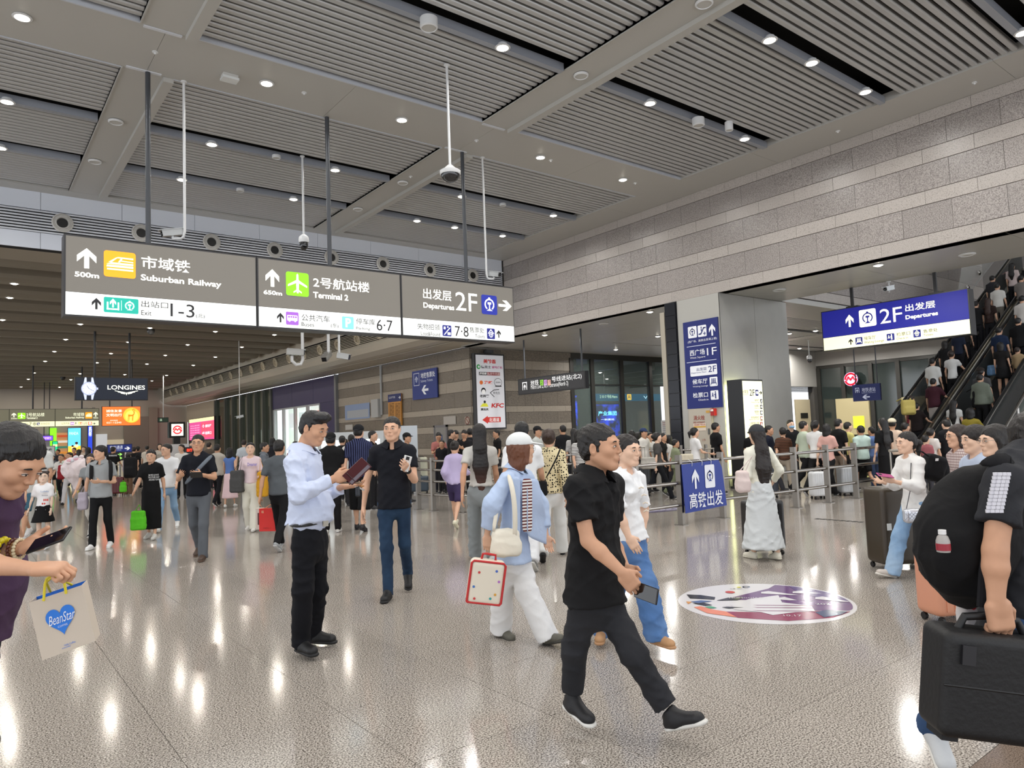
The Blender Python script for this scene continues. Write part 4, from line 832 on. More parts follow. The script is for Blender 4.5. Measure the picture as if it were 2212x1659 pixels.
# subway ticket signs, bus timetable, etc. on the passage wall
F = Face('X', 15.55, .004); F.bb = 1
t = at0('subway_ticket_sign', 'blue square subway tickets sign with a left arrow on the granite wall', 'sign')
u0, v1 = F.uv(890, 803); u1, v0 = F.uv(945, 858); SB = '28387c'
MB().box(15.555, 15.6, -u1, -u0, v0, v1).build('plate', mat(SB, .4), t); F.rect(u0, v0, u1, v1, SB, .6)
a0, b1 = F.uv(894, 808); a1, b0 = F.uv(906, 832); F.stroke([(a0, b0), (a1, b0), (a1, b1), (a0, b1), (a0, b0)], .02, 'e8ecf4', 2); F.icon('ticket', a0+.05, b0+.1, a1-.05, b1-.1, None, 'e8ecf4')
F.ptext('地铁售票处', 909, 806, 940, 818, 'e8ecf4', bold=.01); F.ptext('Subway Tickets', 909, 821, 935, 828, 'd0d8ea'); F.parrow(911, 833, 926, 851, 'e8ecf4', 'left'); F.done(t, .12)
t = at0('bus_timetable', 'narrow orange timetable panel with a dark blue header on the granite wall', 'sign')
u0, v1 = F.uv(838, 853); u1, v0 = F.uv(867, 918)
MB().box(15.555, 15.62, -u1, -u0, v0, v1).build('plate', mat('c48a42', .5), t); F.rect(u0, v0, u1, v1, 'c48a42', .6); F.prect(838, 853, 867, 866, '1f2c66', 1.5); F.ptext('公共汽车', 840, 857, 854, 862, 'e8ecf4', 2); F.parrow(861, 856, 866, 861, 'e8ecf4', 'right', 2)
for k in range(10):
    for c in (0, 1): F.ptext('123路 456' if k % 2 else '公交 789', 841+13*c, 871+4.4*k, 851+13*c, 875.5+4.4*k, '4a3a22', 2)
F.done(t, .04)
p0 = onx(811, 897, 15.5); t = thing('junction_cabinet', 'small grey electrical box on a conduit on the granite wall', 'box', None)
B('cabinet', (15.45, 15.63, p0[1]-.35, p0[1]+.35, p0[2]-.1, p0[2]+.75), mat('b4b7b8', .4), t); MB().tube([(15.6, p0[1]-.45, p0[2]), (15.6, p0[1]-.45, 4.95)], .06, 8).build('conduit', mat('a8aaab', .4), t)
pd = onx(955, 960, 15.6); t = thing('service_door', 'grey steel service door with a small blue notice in the granite wall', 'door', None)
B('leaf', (15.6, 15.64, 24.5, 25.35, 0, 1.92), mat('8f8d8a', .4, .3), t); MB().box(15.58, 15.64, 24.42, 24.5, 0, 2.0).box(15.58, 15.64, 25.35, 25.43, 0, 2.0).box(15.58, 15.64, 24.42, 25.43, 1.92, 2.0).build('frame', mat('77757a', .4), t); B('notice', (15.59, 15.6, 24.8, 25.1, 1.35, 1.6), mat('2a5a9a', .5), t); B('handle', (15.55, 15.6, 24.6, 24.64, .95, 1.1), M_steel, t)
F = Face('X', 15.63, .003)
t = thing('faded_poster', 'faint blue sky poster film on the granite wall above the ticket machines', 'poster', None); F.prect(745, 876, 799, 903, '8fa3c8', 1); F.prect(750, 888, 796, 900, 'b0b6be', 1.5); F.done(t)
t = thing('faded_poster', 'pale square film patch low on the granite wall', 'poster', None); F.prect(746, 918, 762, 928, 'c4c2be', 1); F.done(t)
t = thing('faded_poster', 'whitish faded film patch left of the brand board', 'poster', None); F.prect(958, 900, 985, 916, 'b5b0aa', 1); F.done(t)
t = thing('no_smoking_sticker', 'small square no smoking sticker near the brand board', 'sticker', None); F.prect(1004, 901, 1015, 916, 'b8a89a', 1); a, b = F.uv(1009.5, 908.5); F.arc(a, b, .14, 0, 360, .03, '8c3a30', 2); F.stroke([(a-.1, b+.1), (a+.1, b-.1)], .03, '8c3a30', 2); F.done(t)
# metro emblems and small blue sign right of the pillar
F = Face('Y', 18.05, .01); t = at0('metro_emblem', 'glowing red round metro emblem above the doorway right of the pillar', 'sign'); a, b = F.uv(1694, 815)
MB().lathe((a, 18.2, b), [(.36, 0), (.36, .13)], 28, (0, -1, 0)).build('case', mat('2a1a30', .4), t); F.disc(a, b, .34, 'e8b8e0', 1, 30); metro_logo(F, a, b, .33, 'e8b8e0', 'e0283a'); F.done(t, 1.4)
F = Face('X', 32.6, .01); t = at0('metro_emblem', 'red round metro emblem on the dark fascia above the small blue sign', 'sign'); a, b = F.uv(1838, 819)
MB().lathe((32.66, -a, b), [(.34, 0), (.34, .04)], 28, (-1, 0, 0)).build('case', mat('2a1a30', .4), t); MB().box(32.66, 32.95, -a-.05, -a+.05, b-.05, b+.05).build('bracket', M_dk, t); F.disc(a, b, .32, 'c8a8c8', 1, 30); metro_logo(F, a, b, .31, 'c8a8c8', 'b8283a'); F.done(t, .9)
F = Face('X', 24.0, .01); t = at0('metro_entrance_sign', 'small dark blue metro entrance sign with a left arrow right of the pillar', 'sign'); u0, v1 = F.uv(1841, 832); u1, v0 = F.uv(1903, 864)
MB().box(24.01, 24.08, -u1, -u0, v0, v1).build('plate', mat('1a2250', .4), t); F.rect(u0, v0, u1, v1, '1d2658', .6); F.picon('gate', 1846, 836, 1859, 850, '1d2658', 'c8cce0'); F.ptext('地铁进站', 1862, 838, 1892, 845, 'c8cce0'); F.ptext('Subway Entrance', 1862, 847, 1892, 849.5, '9aa0bc'); F.parrow(1863, 853, 1880, 862, 'c8cce0', 'left'); F.done(t, .25)
for a in (u0+.1, u1-.1): MB().tube([(24.05, -a, v1), (24.05, -a, 4.97)], .02, 6).build('hanger_pole', M_pole, t)
# ================= floor sticker =================
t = at0('floor_sticker', 'round white, purple and coral printed sticker on the polished granite floor', 'sticker')
F = Floorface((5.67, 3.76, 0), (1.01, -1.13, 0)); Rr = .745
def clipc(pts):     # keep polygon points within the circle
    out = []
    for i in range(len(pts)):
        a = np.array(pts[i], float); b = np.array(pts[(i+1) % len(pts)], float)
        for k in range(10): p = a+(b-a)*k/10; l = np.hypot(*p); out.append(tuple(p*(min(l, Rr*.955)/max(l, 1e-6))))
    return out
def sp(pts, col, lay): F.poly(clipc([F.uv(1450+x/2212*430, 1240+y/617*120) for x, y in pts]), col, lay)
F.disc(0, 0, Rr, 'd9d7da', 1, 64)
sp([(1080, 165), (1160, 120), (1500, 150), (1950, 260), (2050, 380), (1980, 410), (1600, 410), (1300, 330), (880, 290), (560, 290)], '6d4a7c', 2)
sp([(1300, 135), (1600, 170), (1950, 260), (2000, 310), (1700, 290), (1400, 200)], '54407c', 3)
sp([(600, 420), (1100, 430), (1500, 410), (2000, 420), (1800, 490), (1300, 525), (740, 490)], '93405f', 2)
sp([(250, 372), (330, 362), (440, 395), (610, 422), (730, 486), (400, 440)], 'e58a6c', 3)
sp([(860, 285), (1190, 240), (1230, 320), (1560, 360), (1600, 420), (1380, 430), (1130, 462), (1000, 430), (700, 400), (660, 340)], 'dcdade', 3.2)
for y in (350, 375, 410): sp([(900, y), (1500, y+4), (1640, y+14), (1500, y+12), (960, y+7)], '8a5674', 3.6)
for a, b, c, d in ((1180, 270, 1400, 298), (1000, 205, 1420, 240), (1350, 200, 1680, 222), (1600, 265, 2000, 315)): sp([(a, b), (a+80, b-10), (c, d), (c-90, d), (a, b+18)], 'dcdade', 3.6)
sp([(170, 232), (330, 238), (490, 262), (480, 288), (210, 275)], '26262a', 3.2); sp([(500, 300), (640, 265), (810, 262), (740, 295), (560, 300)], '2b2a30', 3.4)
sp([(235, 330), (350, 320), (460, 350), (380, 358)], '242428', 3.4); sp([(165, 310), (230, 315), (190, 340), (180, 330)], 'd89a5a', 3.6); sp([(210, 312), (330, 298), (460, 306), (300, 330)], '5a6f9a', 3.5); sp([(370, 372), (440, 362), (510, 382), (420, 388)], '48a078', 3.6); sp([(560, 375), (620, 368), (810, 378), (640, 388)], '2e2c34', 3.6)
sp([(1600, 430), (1720, 405), (1960, 425), (1880, 460), (1700, 488)], '3c4870', 3.6)
a, b = F.uv(1577, 1280); F.disc(a, b, .045, 'c8403c', 3.5); a, b = F.uv(1612, 1269); F.arc(a, b, .03, 0, 300, .012, '3a78c8', 3.5); F.disc(a-.07, b-.01, .02, 'd8d040', 3.5)
for s_, x0, y0, w_ in (('2024', 1783, 1306, .16), ('10.17', 1712, 1331, .14), ('HONGQIAO', 1612, 1293, .3), ('上海 2027', 1590, 1273, .12)):
    a, b = F.uv(x0, y0); F.text(s_, a-w_/2, b-.025, a+w_/2, b+.025, 'dcdade' if s_[0] != '上' else '6a6a74', 4)
F.done(t, 0, {'d9d7da': 'sticker_base'}, rough=.14)
p = onz(1810, 1124, 0); t = thing('floor_tape', 'thin dark dashed tape strip on the floor before the railing', 'tape', None)
for k in range(8): B('dash', (11.0, 11.1, 5.51+.1*k, 5.58+.1*k, 0, .003), mat('2a2824', .5), t)
t = thing('floor_decal', 'dark purple wave pattern floor decal beyond the rail', 'sticker', None); p = onz(1430, 1106, 0); MB().add([tuple(onz(x, y, .002)) for x, y in ((1385, 1110), (1462, 1103), (1462, 1088+4), (1380, 1098))], [(0, 1, 2, 3)]).build('print', mat('57506a', .2), t)
for k in range(5): a = onz(1395+14*k, 1104-k*1.2, .0); MB().tube([(a[0]+.12*math.cos(q_), a[1]+.12*math.sin(q_), .005) for q_ in np.linspace(0, 6.28, 13)], .008, 4).build('swirl', mat('a8a4b4', .3), t)
# ================= figures: signed-distance bodies turned into one continuous surface =================
def V(*a): return np.array(a, float)
def nz(v): v = np.array(v, float); return v/(np.linalg.norm(v)+1e-9)
class SDF:
    def __init__(s, fold=0, seed=0, fscale=1.0): s.p = []; s.fold = fold; s.seed = seed; s.fs = fscale
    def cone(s, a, b, ra, rb, side=None, f=1.0, k=.02, fa=0, fb=0, op='u'):
        a = V(*a); b = V(*b); d = b-a; L = np.linalg.norm(d)+1e-6; w_ = d/L
        if side is None: side = (1, 0, 0) if abs(w_[0]) < .9 else (0, 1, 0)
        u = nz(side-w_*np.dot(side, w_)); v = np.cross(w_, u); m = max(ra, rb)*max(1, f)
        s.p.append(('c', (a, L, w_, u, v, ra, rb, f, fa, fb), np.minimum(a, b)-m, np.maximum(a, b)+m, k, op)); return s
    def ell(s, c, r, R=None, k=.02, op='u'):
        c = V(*c); R = np.eye(3) if R is None else np.array(R, float); m = max(r)
        s.p.append(('e', (c, R, V(*r)), c-m, c+m, k, op)); return s
    def box(s, c, h, r, R=None, k=.01, op='u'):
        c = V(*c); R = np.eye(3) if R is None else np.array(R, float); m = float(np.linalg.norm(h))
        s.p.append(('b', (c, R, V(*h), r), c-m, c+m, k, op)); return s
    def cut(s, p, n, rad=.5, k=.004):        # remove everything on the +n side, within rad of p
        p = V(*p); s.p.append(('h', (p, nz(n), rad), p-rad, p+rad, k, 's')); return s
    def bounds(s):
        P = [q for q in s.p if q[5] == 'u']; return np.min([q[2] for q in P], 0)-.02, np.max([q[3] for q in P], 0)+.02
    def grid(s, lo, hi, h):
        n = np.ceil((hi-lo)/h).astype(int)+1; F = np.full(n, .15, np.float32)
        ax = [(lo[i]+h*np.arange(n[i])).astype(np.float32) for i in range(3)]
        for kd, a, l, u, k, op in s.p:
            m = k+3*h; i0 = np.maximum(((l-m-lo)/h).astype(int), 0); i1 = np.minimum(((u+m-lo)/h).astype(int)+2, n)
            if (i1 <= i0).any(): continue
            sl_ = tuple(slice(i0[j], i1[j]) for j in range(3))
            X = ax[0][sl_[0]][:, None, None]; Y = ax[1][sl_[1]][None, :, None]; Z = ax[2][sl_[2]][None, None, :]
            if kd == 'c':
                o, L, w_, uu, v, ra, rb, f, fa, fb = a; x = X-o[0]; y = Y-o[1]; z = Z-o[2]
                t = x*w_[0]+y*w_[1]+z*w_[2]; pu = x*uu[0]+y*uu[1]+z*uu[2]; pv = x*v[0]+y*v[1]+z*v[2]; tc = np.clip(t, 0, L); r = ra+(rb-ra)*tc/L; e = t-tc
                if fa: e = np.where(t < 0, 0, e)
                if fb: e = np.where(t > L, 0, e)
                q = pv/f; rho = np.sqrt(pu*pu+q*q+e*e)+1e-6; g = np.sqrt(pu*pu+(q/f)**2+e*e)+1e-6; d = (rho-r)*rho/g
                if fa: d = np.maximum(d, -t)
                if fb: d = np.maximum(d, t-L)
            elif kd == 'e':
                c, R, r = a; x = X-c[0]; y = Y-c[1]; z = Z-c[2]
                p = [x*R[i, 0]+y*R[i, 1]+z*R[i, 2] for i in range(3)]
                k0 = np.sqrt(sum((p[i]/r[i])**2 for i in range(3)))+1e-6; k1 = np.sqrt(sum((p[i]/r[i]**2)**2 for i in range(3)))+1e-6; d = k0*(k0-1)/k1
            elif kd == 'b':
                c, R, hh, r = a; x = X-c[0]; y = Y-c[1]; z = Z-c[2]
                q = [np.abs(x*R[i, 0]+y*R[i, 1]+z*R[i, 2])-(hh[i]-r) for i in range(3)]
                d = np.sqrt(sum(np.maximum(i, 0)**2 for i in q))+np.minimum(np.maximum(np.maximum(q[0], q[1]), q[2]), 0)-r
            else:
                c, nn, rad = a; x = X-c[0]; y = Y-c[1]; z = Z-c[2]; d = -(x*nn[0]+y*nn[1]+z*nn[2])
                d = np.maximum(d, np.sqrt(x*x+y*y+z*z)-rad)
            S = F[sl_]
            if op == 'u': hh_ = np.maximum(k-np.abs(S-d), 0); F[sl_] = np.minimum(S, d)-hh_*hh_/(4*k)
            else: d = -d; hh_ = np.maximum(k-np.abs(S-d), 0); F[sl_] = np.maximum(S, d)+hh_*hh_/(4*k)
        if s.fold:
            X = ax[0][:, None, None]; Y = ax[1][None, :, None]; Z = ax[2][None, None, :]; r = np.random.RandomState(s.seed+3); w_ = 0
            for i in range(6):
                kv = r.normal(size=3)*V(1, 1, 1.3); kv = kv/np.linalg.norm(kv)*r.uniform(34, 80)*s.fs; m = r.normal(size=3)*11
                a_ = 1-np.abs(np.sin((X*kv[0]+Y*kv[1]+Z*kv[2])*.5+1.3*np.sin(X*m[0]+Y*m[1]+Z*m[2]+i)+r.uniform(0, 6))); q_ = .5+.5*np.sin(X*r.uniform(-14, 14)+Y*r.uniform(-14, 14)+Z*r.uniform(-9, 9)+i*2)
                w_ = w_+a_*a_*q_
            F -= s.fold*(w_.astype(np.float32)-.9)*1.25
        return F
    def polys(s, h, lo=None, hi=None):
        if lo is None: lo, hi = s.bounds()
        F = s.grid(lo, hi, h); g = vdb.FloatGrid(.15); g.copyFromArray(F); g.transform = vdb.createLinearTransform(voxelSize=1.0)
        pts, q = g.convertToQuads(0.0)
        return pts*h+lo, q
def to_mesh(name, pts, quads, mats):
    me = bpy.data.meshes.new(name); n = len(pts); me.vertices.add(n); me.vertices.foreach_set('co', pts.astype(np.float32).ravel())
    m = len(quads); me.loops.add(4*m); me.loops.foreach_set('vertex_index', quads[:, ::-1].astype(np.int32).ravel()); me.polygons.add(m)
    me.polygons.foreach_set('loop_start', np.arange(0, 4*m, 4, dtype=np.int32)); me.polygons.foreach_set('use_smooth', np.ones(m, bool))
    for x in (mats if isinstance(mats, (list, tuple)) else [mats]): me.materials.append(x)
    me.update(calc_edges=True); return me
def relax(pts, q, n=1):
    for _ in range(n):
        a = np.zeros_like(pts); c = np.zeros(len(pts))
        for i in range(4):
            j = (i+1) % 4
            np.add.at(a, q[:, i], pts[q[:, j]]); np.add.at(a, q[:, j], pts[q[:, i]])
            c += np.bincount(q[:, i], minlength=len(pts))+np.bincount(q[:, j], minlength=len(pts))
        pts = pts*.5+a/np.maximum(c, 1)[:, None]*.5
    return pts
def sdf_obj(name, s, h, mats, parent, regions=(), rel=1, **kw):
    p, q = s.polys(h); P = [p]; Q = [q]; n = len(p)
    for lo, hi, hr in regions:
        c = p[q].mean(1); ins = np.all((c > lo+h*2.2) & (c < hi-h*2.2), 1); q = q[~ins]; Q[0] = q
    for lo, hi, hr in regions:
        p2, q2 = s.polys(hr, np.array(lo, float), np.array(hi, float)); c = p2[q2].mean(1); ok = np.all((c > lo+hr*1.1) & (c < hi-hr*1.1), 1); P.append(p2); Q.append(q2[ok]+n); n += len(p2)
    p = np.concatenate(P); q = np.concatenate(Q)
    if rel: p = relax(p, q, rel)
    return link(name, to_mesh(name, p, q, mats), parent, **kw)
# ---- cloth and skin ----
def cloth(col, kind='', c2=None, sc_=1.0, rough=.8):
    key = ('cloth', col, kind, c2, sc_)
    if key in _mc: return _mc[key]
    m = bpy.data.materials.new('fabric'); m.use_nodes = True; nt = m.node_tree; N = nt.nodes.new; L = nt.links.new; b = nt.nodes['Principled BSDF']
    b.inputs['Roughness'].default_value = rough; b.inputs['Specular IOR Level'].default_value = .25; c = lin(col); b.inputs['Base Color'].default_value = (*c, 1)
    tc = N('ShaderNodeTexCoord'); n = N('ShaderNodeTexNoise'); n.inputs['Scale'].default_value = 9; n.inputs['Detail'].default_value = 4; n.inputs['Distortion'].default_value = 1.2; L(tc.outputs['Object'], n.inputs['Vector'])
    bp = N('ShaderNodeBump'); bp.inputs['Strength'].default_value = .22; bp.inputs['Distance'].default_value = .02; L(n.outputs['Fac'], bp.inputs['Height']); L(bp.outputs[0], b.inputs['Normal'])
    if kind:
        c2 = lin(c2 or 'ffffff'); sep = N('ShaderNodeSeparateXYZ'); L(tc.outputs['Object'], sep.inputs[0]); mx = N('ShaderNodeMix'); mx.data_type = 'RGBA'; mx.inputs[6].default_value = (*c, 1); mx.inputs[7].default_value = (*c2, 1)
        def mth(op, a, bb=None):
            q = N('ShaderNodeMath'); q.operation = op
            for i, x in enumerate((a, bb)):
                if x is None: continue
                if isinstance(x, (int, float)): q.inputs[i].default_value = x
                else: L(x, q.inputs[i])
            return q.outputs[0]
        if kind == 'hstripe': fac = mth('GREATER_THAN', mth('FRACT', mth('MULTIPLY', sep.outputs[2], 28*sc_)), .55)
        elif kind == 'vstripe':
            a = mth('ADD', sep.outputs[0], mth('MULTIPLY', sep.outputs[1], .6)); fac = mth('GREATER_THAN', mth('FRACT', mth('MULTIPLY', a, 30*sc_)), .86)
        elif kind == 'dots':
            v = N('ShaderNodeTexVoronoi'); v.inputs['Scale'].default_value = 34*sc_; v.inputs['Randomness'].default_value = .55; L(tc.outputs['Object'], v.inputs['Vector']); fac = mth('LESS_THAN', v.outputs['Distance'], .36)
        elif kind == 'check':
            fac = mth('MAXIMUM', mth('GREATER_THAN', mth('FRACT', mth('MULTIPLY', sep.outputs[2], 40*sc_)), .8), mth('GREATER_THAN', mth('FRACT', mth('MULTIPLY', mth('ADD', sep.outputs[0], sep.outputs[1]), 40*sc_)), .8))
        else:       # 'wash': faded denim
            n2 = N('ShaderNodeTexNoise'); n2.inputs['Scale'].default_value = 4*sc_; n2.inputs['Detail'].default_value = 5; L(tc.outputs['Object'], n2.inputs['Vector']); fac = mth('MULTIPLY', mth('SUBTRACT', n2.outputs['Fac'], .35), 1.6)
        L(fac, mx.inputs[0]); L(mx.outputs[2], b.inputs['Base Color'])
    _mc[key] = m; return m
SK = {0: 'c99a7c', 1: 'd8ac90', 2: 'e3bda3', 3: 'b98a6c', 4: 'eaccb6'}
_sk = {}
def skin(i):
    if i not in _sk:
        m = mat(SK[i], .5, spec=.35, var=.05, bscale=14, name='skin'); b = m.node_tree.nodes['Principled BSDF']; b.inputs['Subsurface Weight'].default_value = .0; _sk[i] = m
    return _sk[i]
def hairm(col='17120f', dip=None):
    key = ('hair', col, dip)
    if key in _mc: return _mc[key]
    m = bpy.data.materials.new('hair'); m.use_nodes = True; nt = m.node_tree; N = nt.nodes.new; L = nt.links.new; b = nt.nodes['Principled BSDF']; b.inputs['Base Color'].default_value = (*lin(col), 1); b.inputs['Roughness'].default_value = .42; b.inputs['Specular IOR Level'].default_value = .45
    tc = N('ShaderNodeTexCoord'); mp = N('ShaderNodeMapping'); mp.inputs['Scale'].default_value = (1, 1, .12); n = N('ShaderNodeTexNoise'); n.inputs['Scale'].default_value = 130; n.inputs['Detail'].default_value = 2
    L(tc.outputs['Object'], mp.inputs[0]); L(mp.outputs[0], n.inputs['Vector']); bp = N('ShaderNodeBump'); bp.inputs['Strength'].default_value = .7; bp.inputs['Distance'].default_value = .01; L(n.outputs['Fac'], bp.inputs['Height']); L(bp.outputs[0], b.inputs['Normal'])
    if dip:
        sep = N('ShaderNodeSeparateXYZ'); L(tc.outputs['Object'], sep.inputs[0]); mr = N('ShaderNodeMapRange'); mr.inputs[1].default_value = dip[1]; mr.inputs[2].default_value = dip[2]; L(sep.outputs[2], mr.inputs[0])
        mx = N('ShaderNodeMix'); mx.data_type = 'RGBA'; mx.inputs[6].default_value = (*lin(dip[0]), 1); mx.inputs[7].default_value = (*lin(col), 1); L(mr.outputs[0], mx.inputs[0]); L(mx.outputs[2], b.inputs['Base Color'])
    _mc[key] = m; return m
# ---- shared facial features, in the head frame (x right, y forward, z up) ----
def _sph(mb, c, r, n=10, mi=0):
    prof = [(max(1e-4, math.sin(math.pi*i/n)), -math.cos(math.pi*i/n)) for i in range(n+1)]; k = mb.n; mb.lathe((0, 0, 0), prof, 14, mi=mi)
    for i in range(k, mb.n): v = mb.v[i]; mb.v[i] = (c[0]+v[0]*r[0], c[1]+v[1]*r[1], c[2]+v[2]*r[2])
def _fm():
    e = MB(); _sph(e, (0, 0, 0), (.0135, .0075, .0048)); _sph(e, (0, .0042, 0), (.0052, .0048, .0046), mi=1); e.tube([(-.0145, .0, -.001), (-.007, .0062, .0042), (0, .0082, .0056), (.007, .0062, .0044), (.0145, .0, .001)], .0013, 5, 1)
    eye = e.build('x', [mat('e4dcd4', .25), mat('140e0b', .2)], smooth=True)
    b = MB().tube([(-.017, -.001, -.002), (-.006, .004, .003), (.006, .003, .003), (.017, -.004, -.001)], [.0022, .0034, .0032, .0014], 6); brow = b.build('x', mat('1c1512', .7), smooth=True)
    l = MB(); l.tube([(-.024, -.008, 0), (-.01, .003, .003), (0, .005, .0018), (.01, .003, .003), (.024, -.008, 0)], [.0014, .0042, .0045, .0042, .0014], 6); l.tube([(-.022, -.008, -.003), (0, .004, -.008), (.022, -.008, -.003)], [.0014, .0055, .0014], 6); l.tube([(-.021, -.006, -.0015), (0, .0075, -.0025), (.021, -.006, -.0015)], .0011, 5, 1)
    lips = l.build('x', [mat('a8665a', .4), mat('5a2a26', .5)], smooth=True)
    lm = MB(); lm.tube([(-.026, -.01, .002), (-.012, .003, .0), (0, .006, -.002), (.012, .003, .0), (.026, -.01, .002)], [.0014, .0036, .004, .0036, .0014], 6); lm.tube([(-.02, -.006, -.006), (0, .006, -.012), (.02, -.006, -.006)], [.002, .005, .002], 6); lm.tube([(-.018, -.003, -.002), (0, .005, -.005), (.018, -.003, -.002)], [.002, .0035, .002], 6, 2)
    smile = lm.build('x', [mat('a8665a', .4), mat('5a2a26', .5), mat('e8e2da', .3)], smooth=True)
    g = MB()
    for sx in (-1, 1): g.tube([(sx*.033+.021*math.cos(t_), .1-.004*abs(math.cos(t_)), .006+.0165*math.sin(t_)) for t_ in np.linspace(0, 2*math.pi, 17)], .0011, 5); g.tube([(sx*.054, .095, .01), (sx*.078, .05, .012), (sx*.082, -.01, .006)], .0012, 5)
    g.tube([(-.012, .102, .01), (0, .106, .012), (.012, .102, .01)], .0011, 5); gl = g.build('x', mat('8a8782', .3, .8))
    r = [o.data for o in (eye, brow, lips, smile, gl)]
    for o in (eye, brow, lips, smile, gl): bpy.data.objects.remove(o)
    return r
F_EYE, F_BROW, F_LIPS, F_SMILE, F_GLASS = _fm()
def head_sdf(S, T, k=1.0, fem=0, ears=1):        # T(x,y,z) maps head-frame metres to body space; returns via S
    R = T.R; e = lambda c, r, kk=.02, op='u': S.ell(T(*c), [x*k for x in r], R, kk*k, op)
    c = lambda a, b, ra, rb, kk=.015, op='u', side=None, f=1.0: S.cone(T(*a), T(*b), ra*k, rb*k, k=kk*k, op=op, side=side, f=f)
    e((0, -.014, .038), (.077, .097, .084)); e((0, .02, -.015), (.068, .072, .09), .03)
    jw = .052 if fem else .056
    for s_ in (-1, 1):
        c((s_*jw, -.004, -.045), (s_*.022, .058, -.092), .021, .02, .03); e((s_*.042, .06, -.018), (.024, .024, .024), .02)
    e((0, .064, -.092), (.022, .02, .018), .025)
    c((-.036, .083, .026), (.036, .083, .026), .011, .011, .02)
    for s_ in (-1, 1): e((s_*.033, .098, .006), (.019, .016, .012), .014, 's')
    for s_ in (-1, 1): e((s_*.0325, .083, .005), (.0155, .0115, .0095), .006)
    for s_ in (-1, 1): e((s_*.033, .098, .0045), (.0125, .012, .0042), .003, 's')
    c((0, .092, .02), (0, .1065, -.021), .006, .009, .012); c((-.011, .098, -.027), (.011, .098, -.027), .0068, .0068, .008)
    e((0, .084, -.056), (.026, .014, .016), .014)
    if ears:
        for s_ in (-1, 1): e((s_*.079, -.008, -.004), (.009, .019, .032), .006); e((s_*.086, -.002, -.002), (.006, .010, .018), .004, 's')
def hair_sdf(S, T, k, style, vol=0.0):
    R = T.R; e = lambda c, r, kk=.02, op='u': S.ell(T(*c), [x*k for x in r], R, kk*k, op)
    c = lambda a, b, ra, rb, kk=.02, op='u', f=1.0: S.cone(T(*a), T(*b), ra*k, rb*k, k=kk*k, op=op, side=T.R[0], f=f)
    v = vol
    e((0, -.018, .047), (.084+v, .102+v, .085+v)); 
    if style in ('short', 'quiff', 'crop'):
        e((0, -.05, -.004), (.08+v, .062+v, .072), .02)
        for s_ in (-1, 1): c((s_*.074, .012, .03), (s_*.076, .014, -.012), .012, .007, .01)
        if style == 'quiff': e((0, .055, .108), (.06, .045, .034), .02); e((.02, .07, .1), (.045, .03, .022), .02)
    elif style in ('bob', 'long', 'bun', 'pony', 'longcurl', 'hood'):
        e((0, -.04, -.0), (.086+v, .075+v, .085), .03)
    if style == 'bob': c((0, -.035, .0), (0, -.045, -.11), .088, .085, .03, f=.8); [c((s_*.075, .02, .02), (s_*.078, .0, -.1), .02, .022, .02) for s_ in (-1, 1)]
    if style == 'bun': e((0, -.125, .03), (.042, .036, .04), .02)
    if style == 'buns': e((0, -.04, .0), (.084, .07, .07), .03); [e((s_*.075, -.03, .1), (.03, .03, .03), .01) for s_ in (-1, 1)]
    if style == 'quiff':
        for i in range(5): e((-.046+.023*i, .05+.01*math.cos(i*2.1), .098+.004*math.sin(i*3)), (.024, .032, .022), .02)
    # free the face
    fr = (0, .112, -.045) if style != 'quiff' else (0, .115, -.04)
    e(fr, (.074, .078, .106), .008, 's'); None
    if style in ('short', 'quiff', 'crop'):
        e((0, .045, -.08), (.1, .11, .07), .012, 's'); e((0, -.09, -.125), (.1, .08, .068), .012, 's')
        for s_ in (-1, 1): e((s_*.09, -.005, -.012), (.02, .026, .032), .006, 's')
    else:
        e((0, .05, -.08), (.062, .07, .07), .012, 's')
class HF:       # head frame
    def __init__(s, c, fwd, up=(0, 0, 1), roll=0, k=1.0):
        y = nz(fwd); x = nz(np.cross(y, up)); z = np.cross(x, y)
        if roll: cr, sr = math.cos(roll), math.sin(roll); x, z = x*cr+z*sr, z*cr-x*sr
        s.c = V(*c); s.R = np.array([x, y, z]); s.k = k
    def __call__(s, x, y, z): return s.c+s.k*(x*s.R[0]+y*s.R[1]+z*s.R[2])
    def mw(s, p):
        M_ = Matrix.Identity(4); q = s(*p)
        for i in range(3):
            for j in range(3): M_[j][i] = s.R[i][j]*s.k
            M_[i][3] = q[i]
        return M_
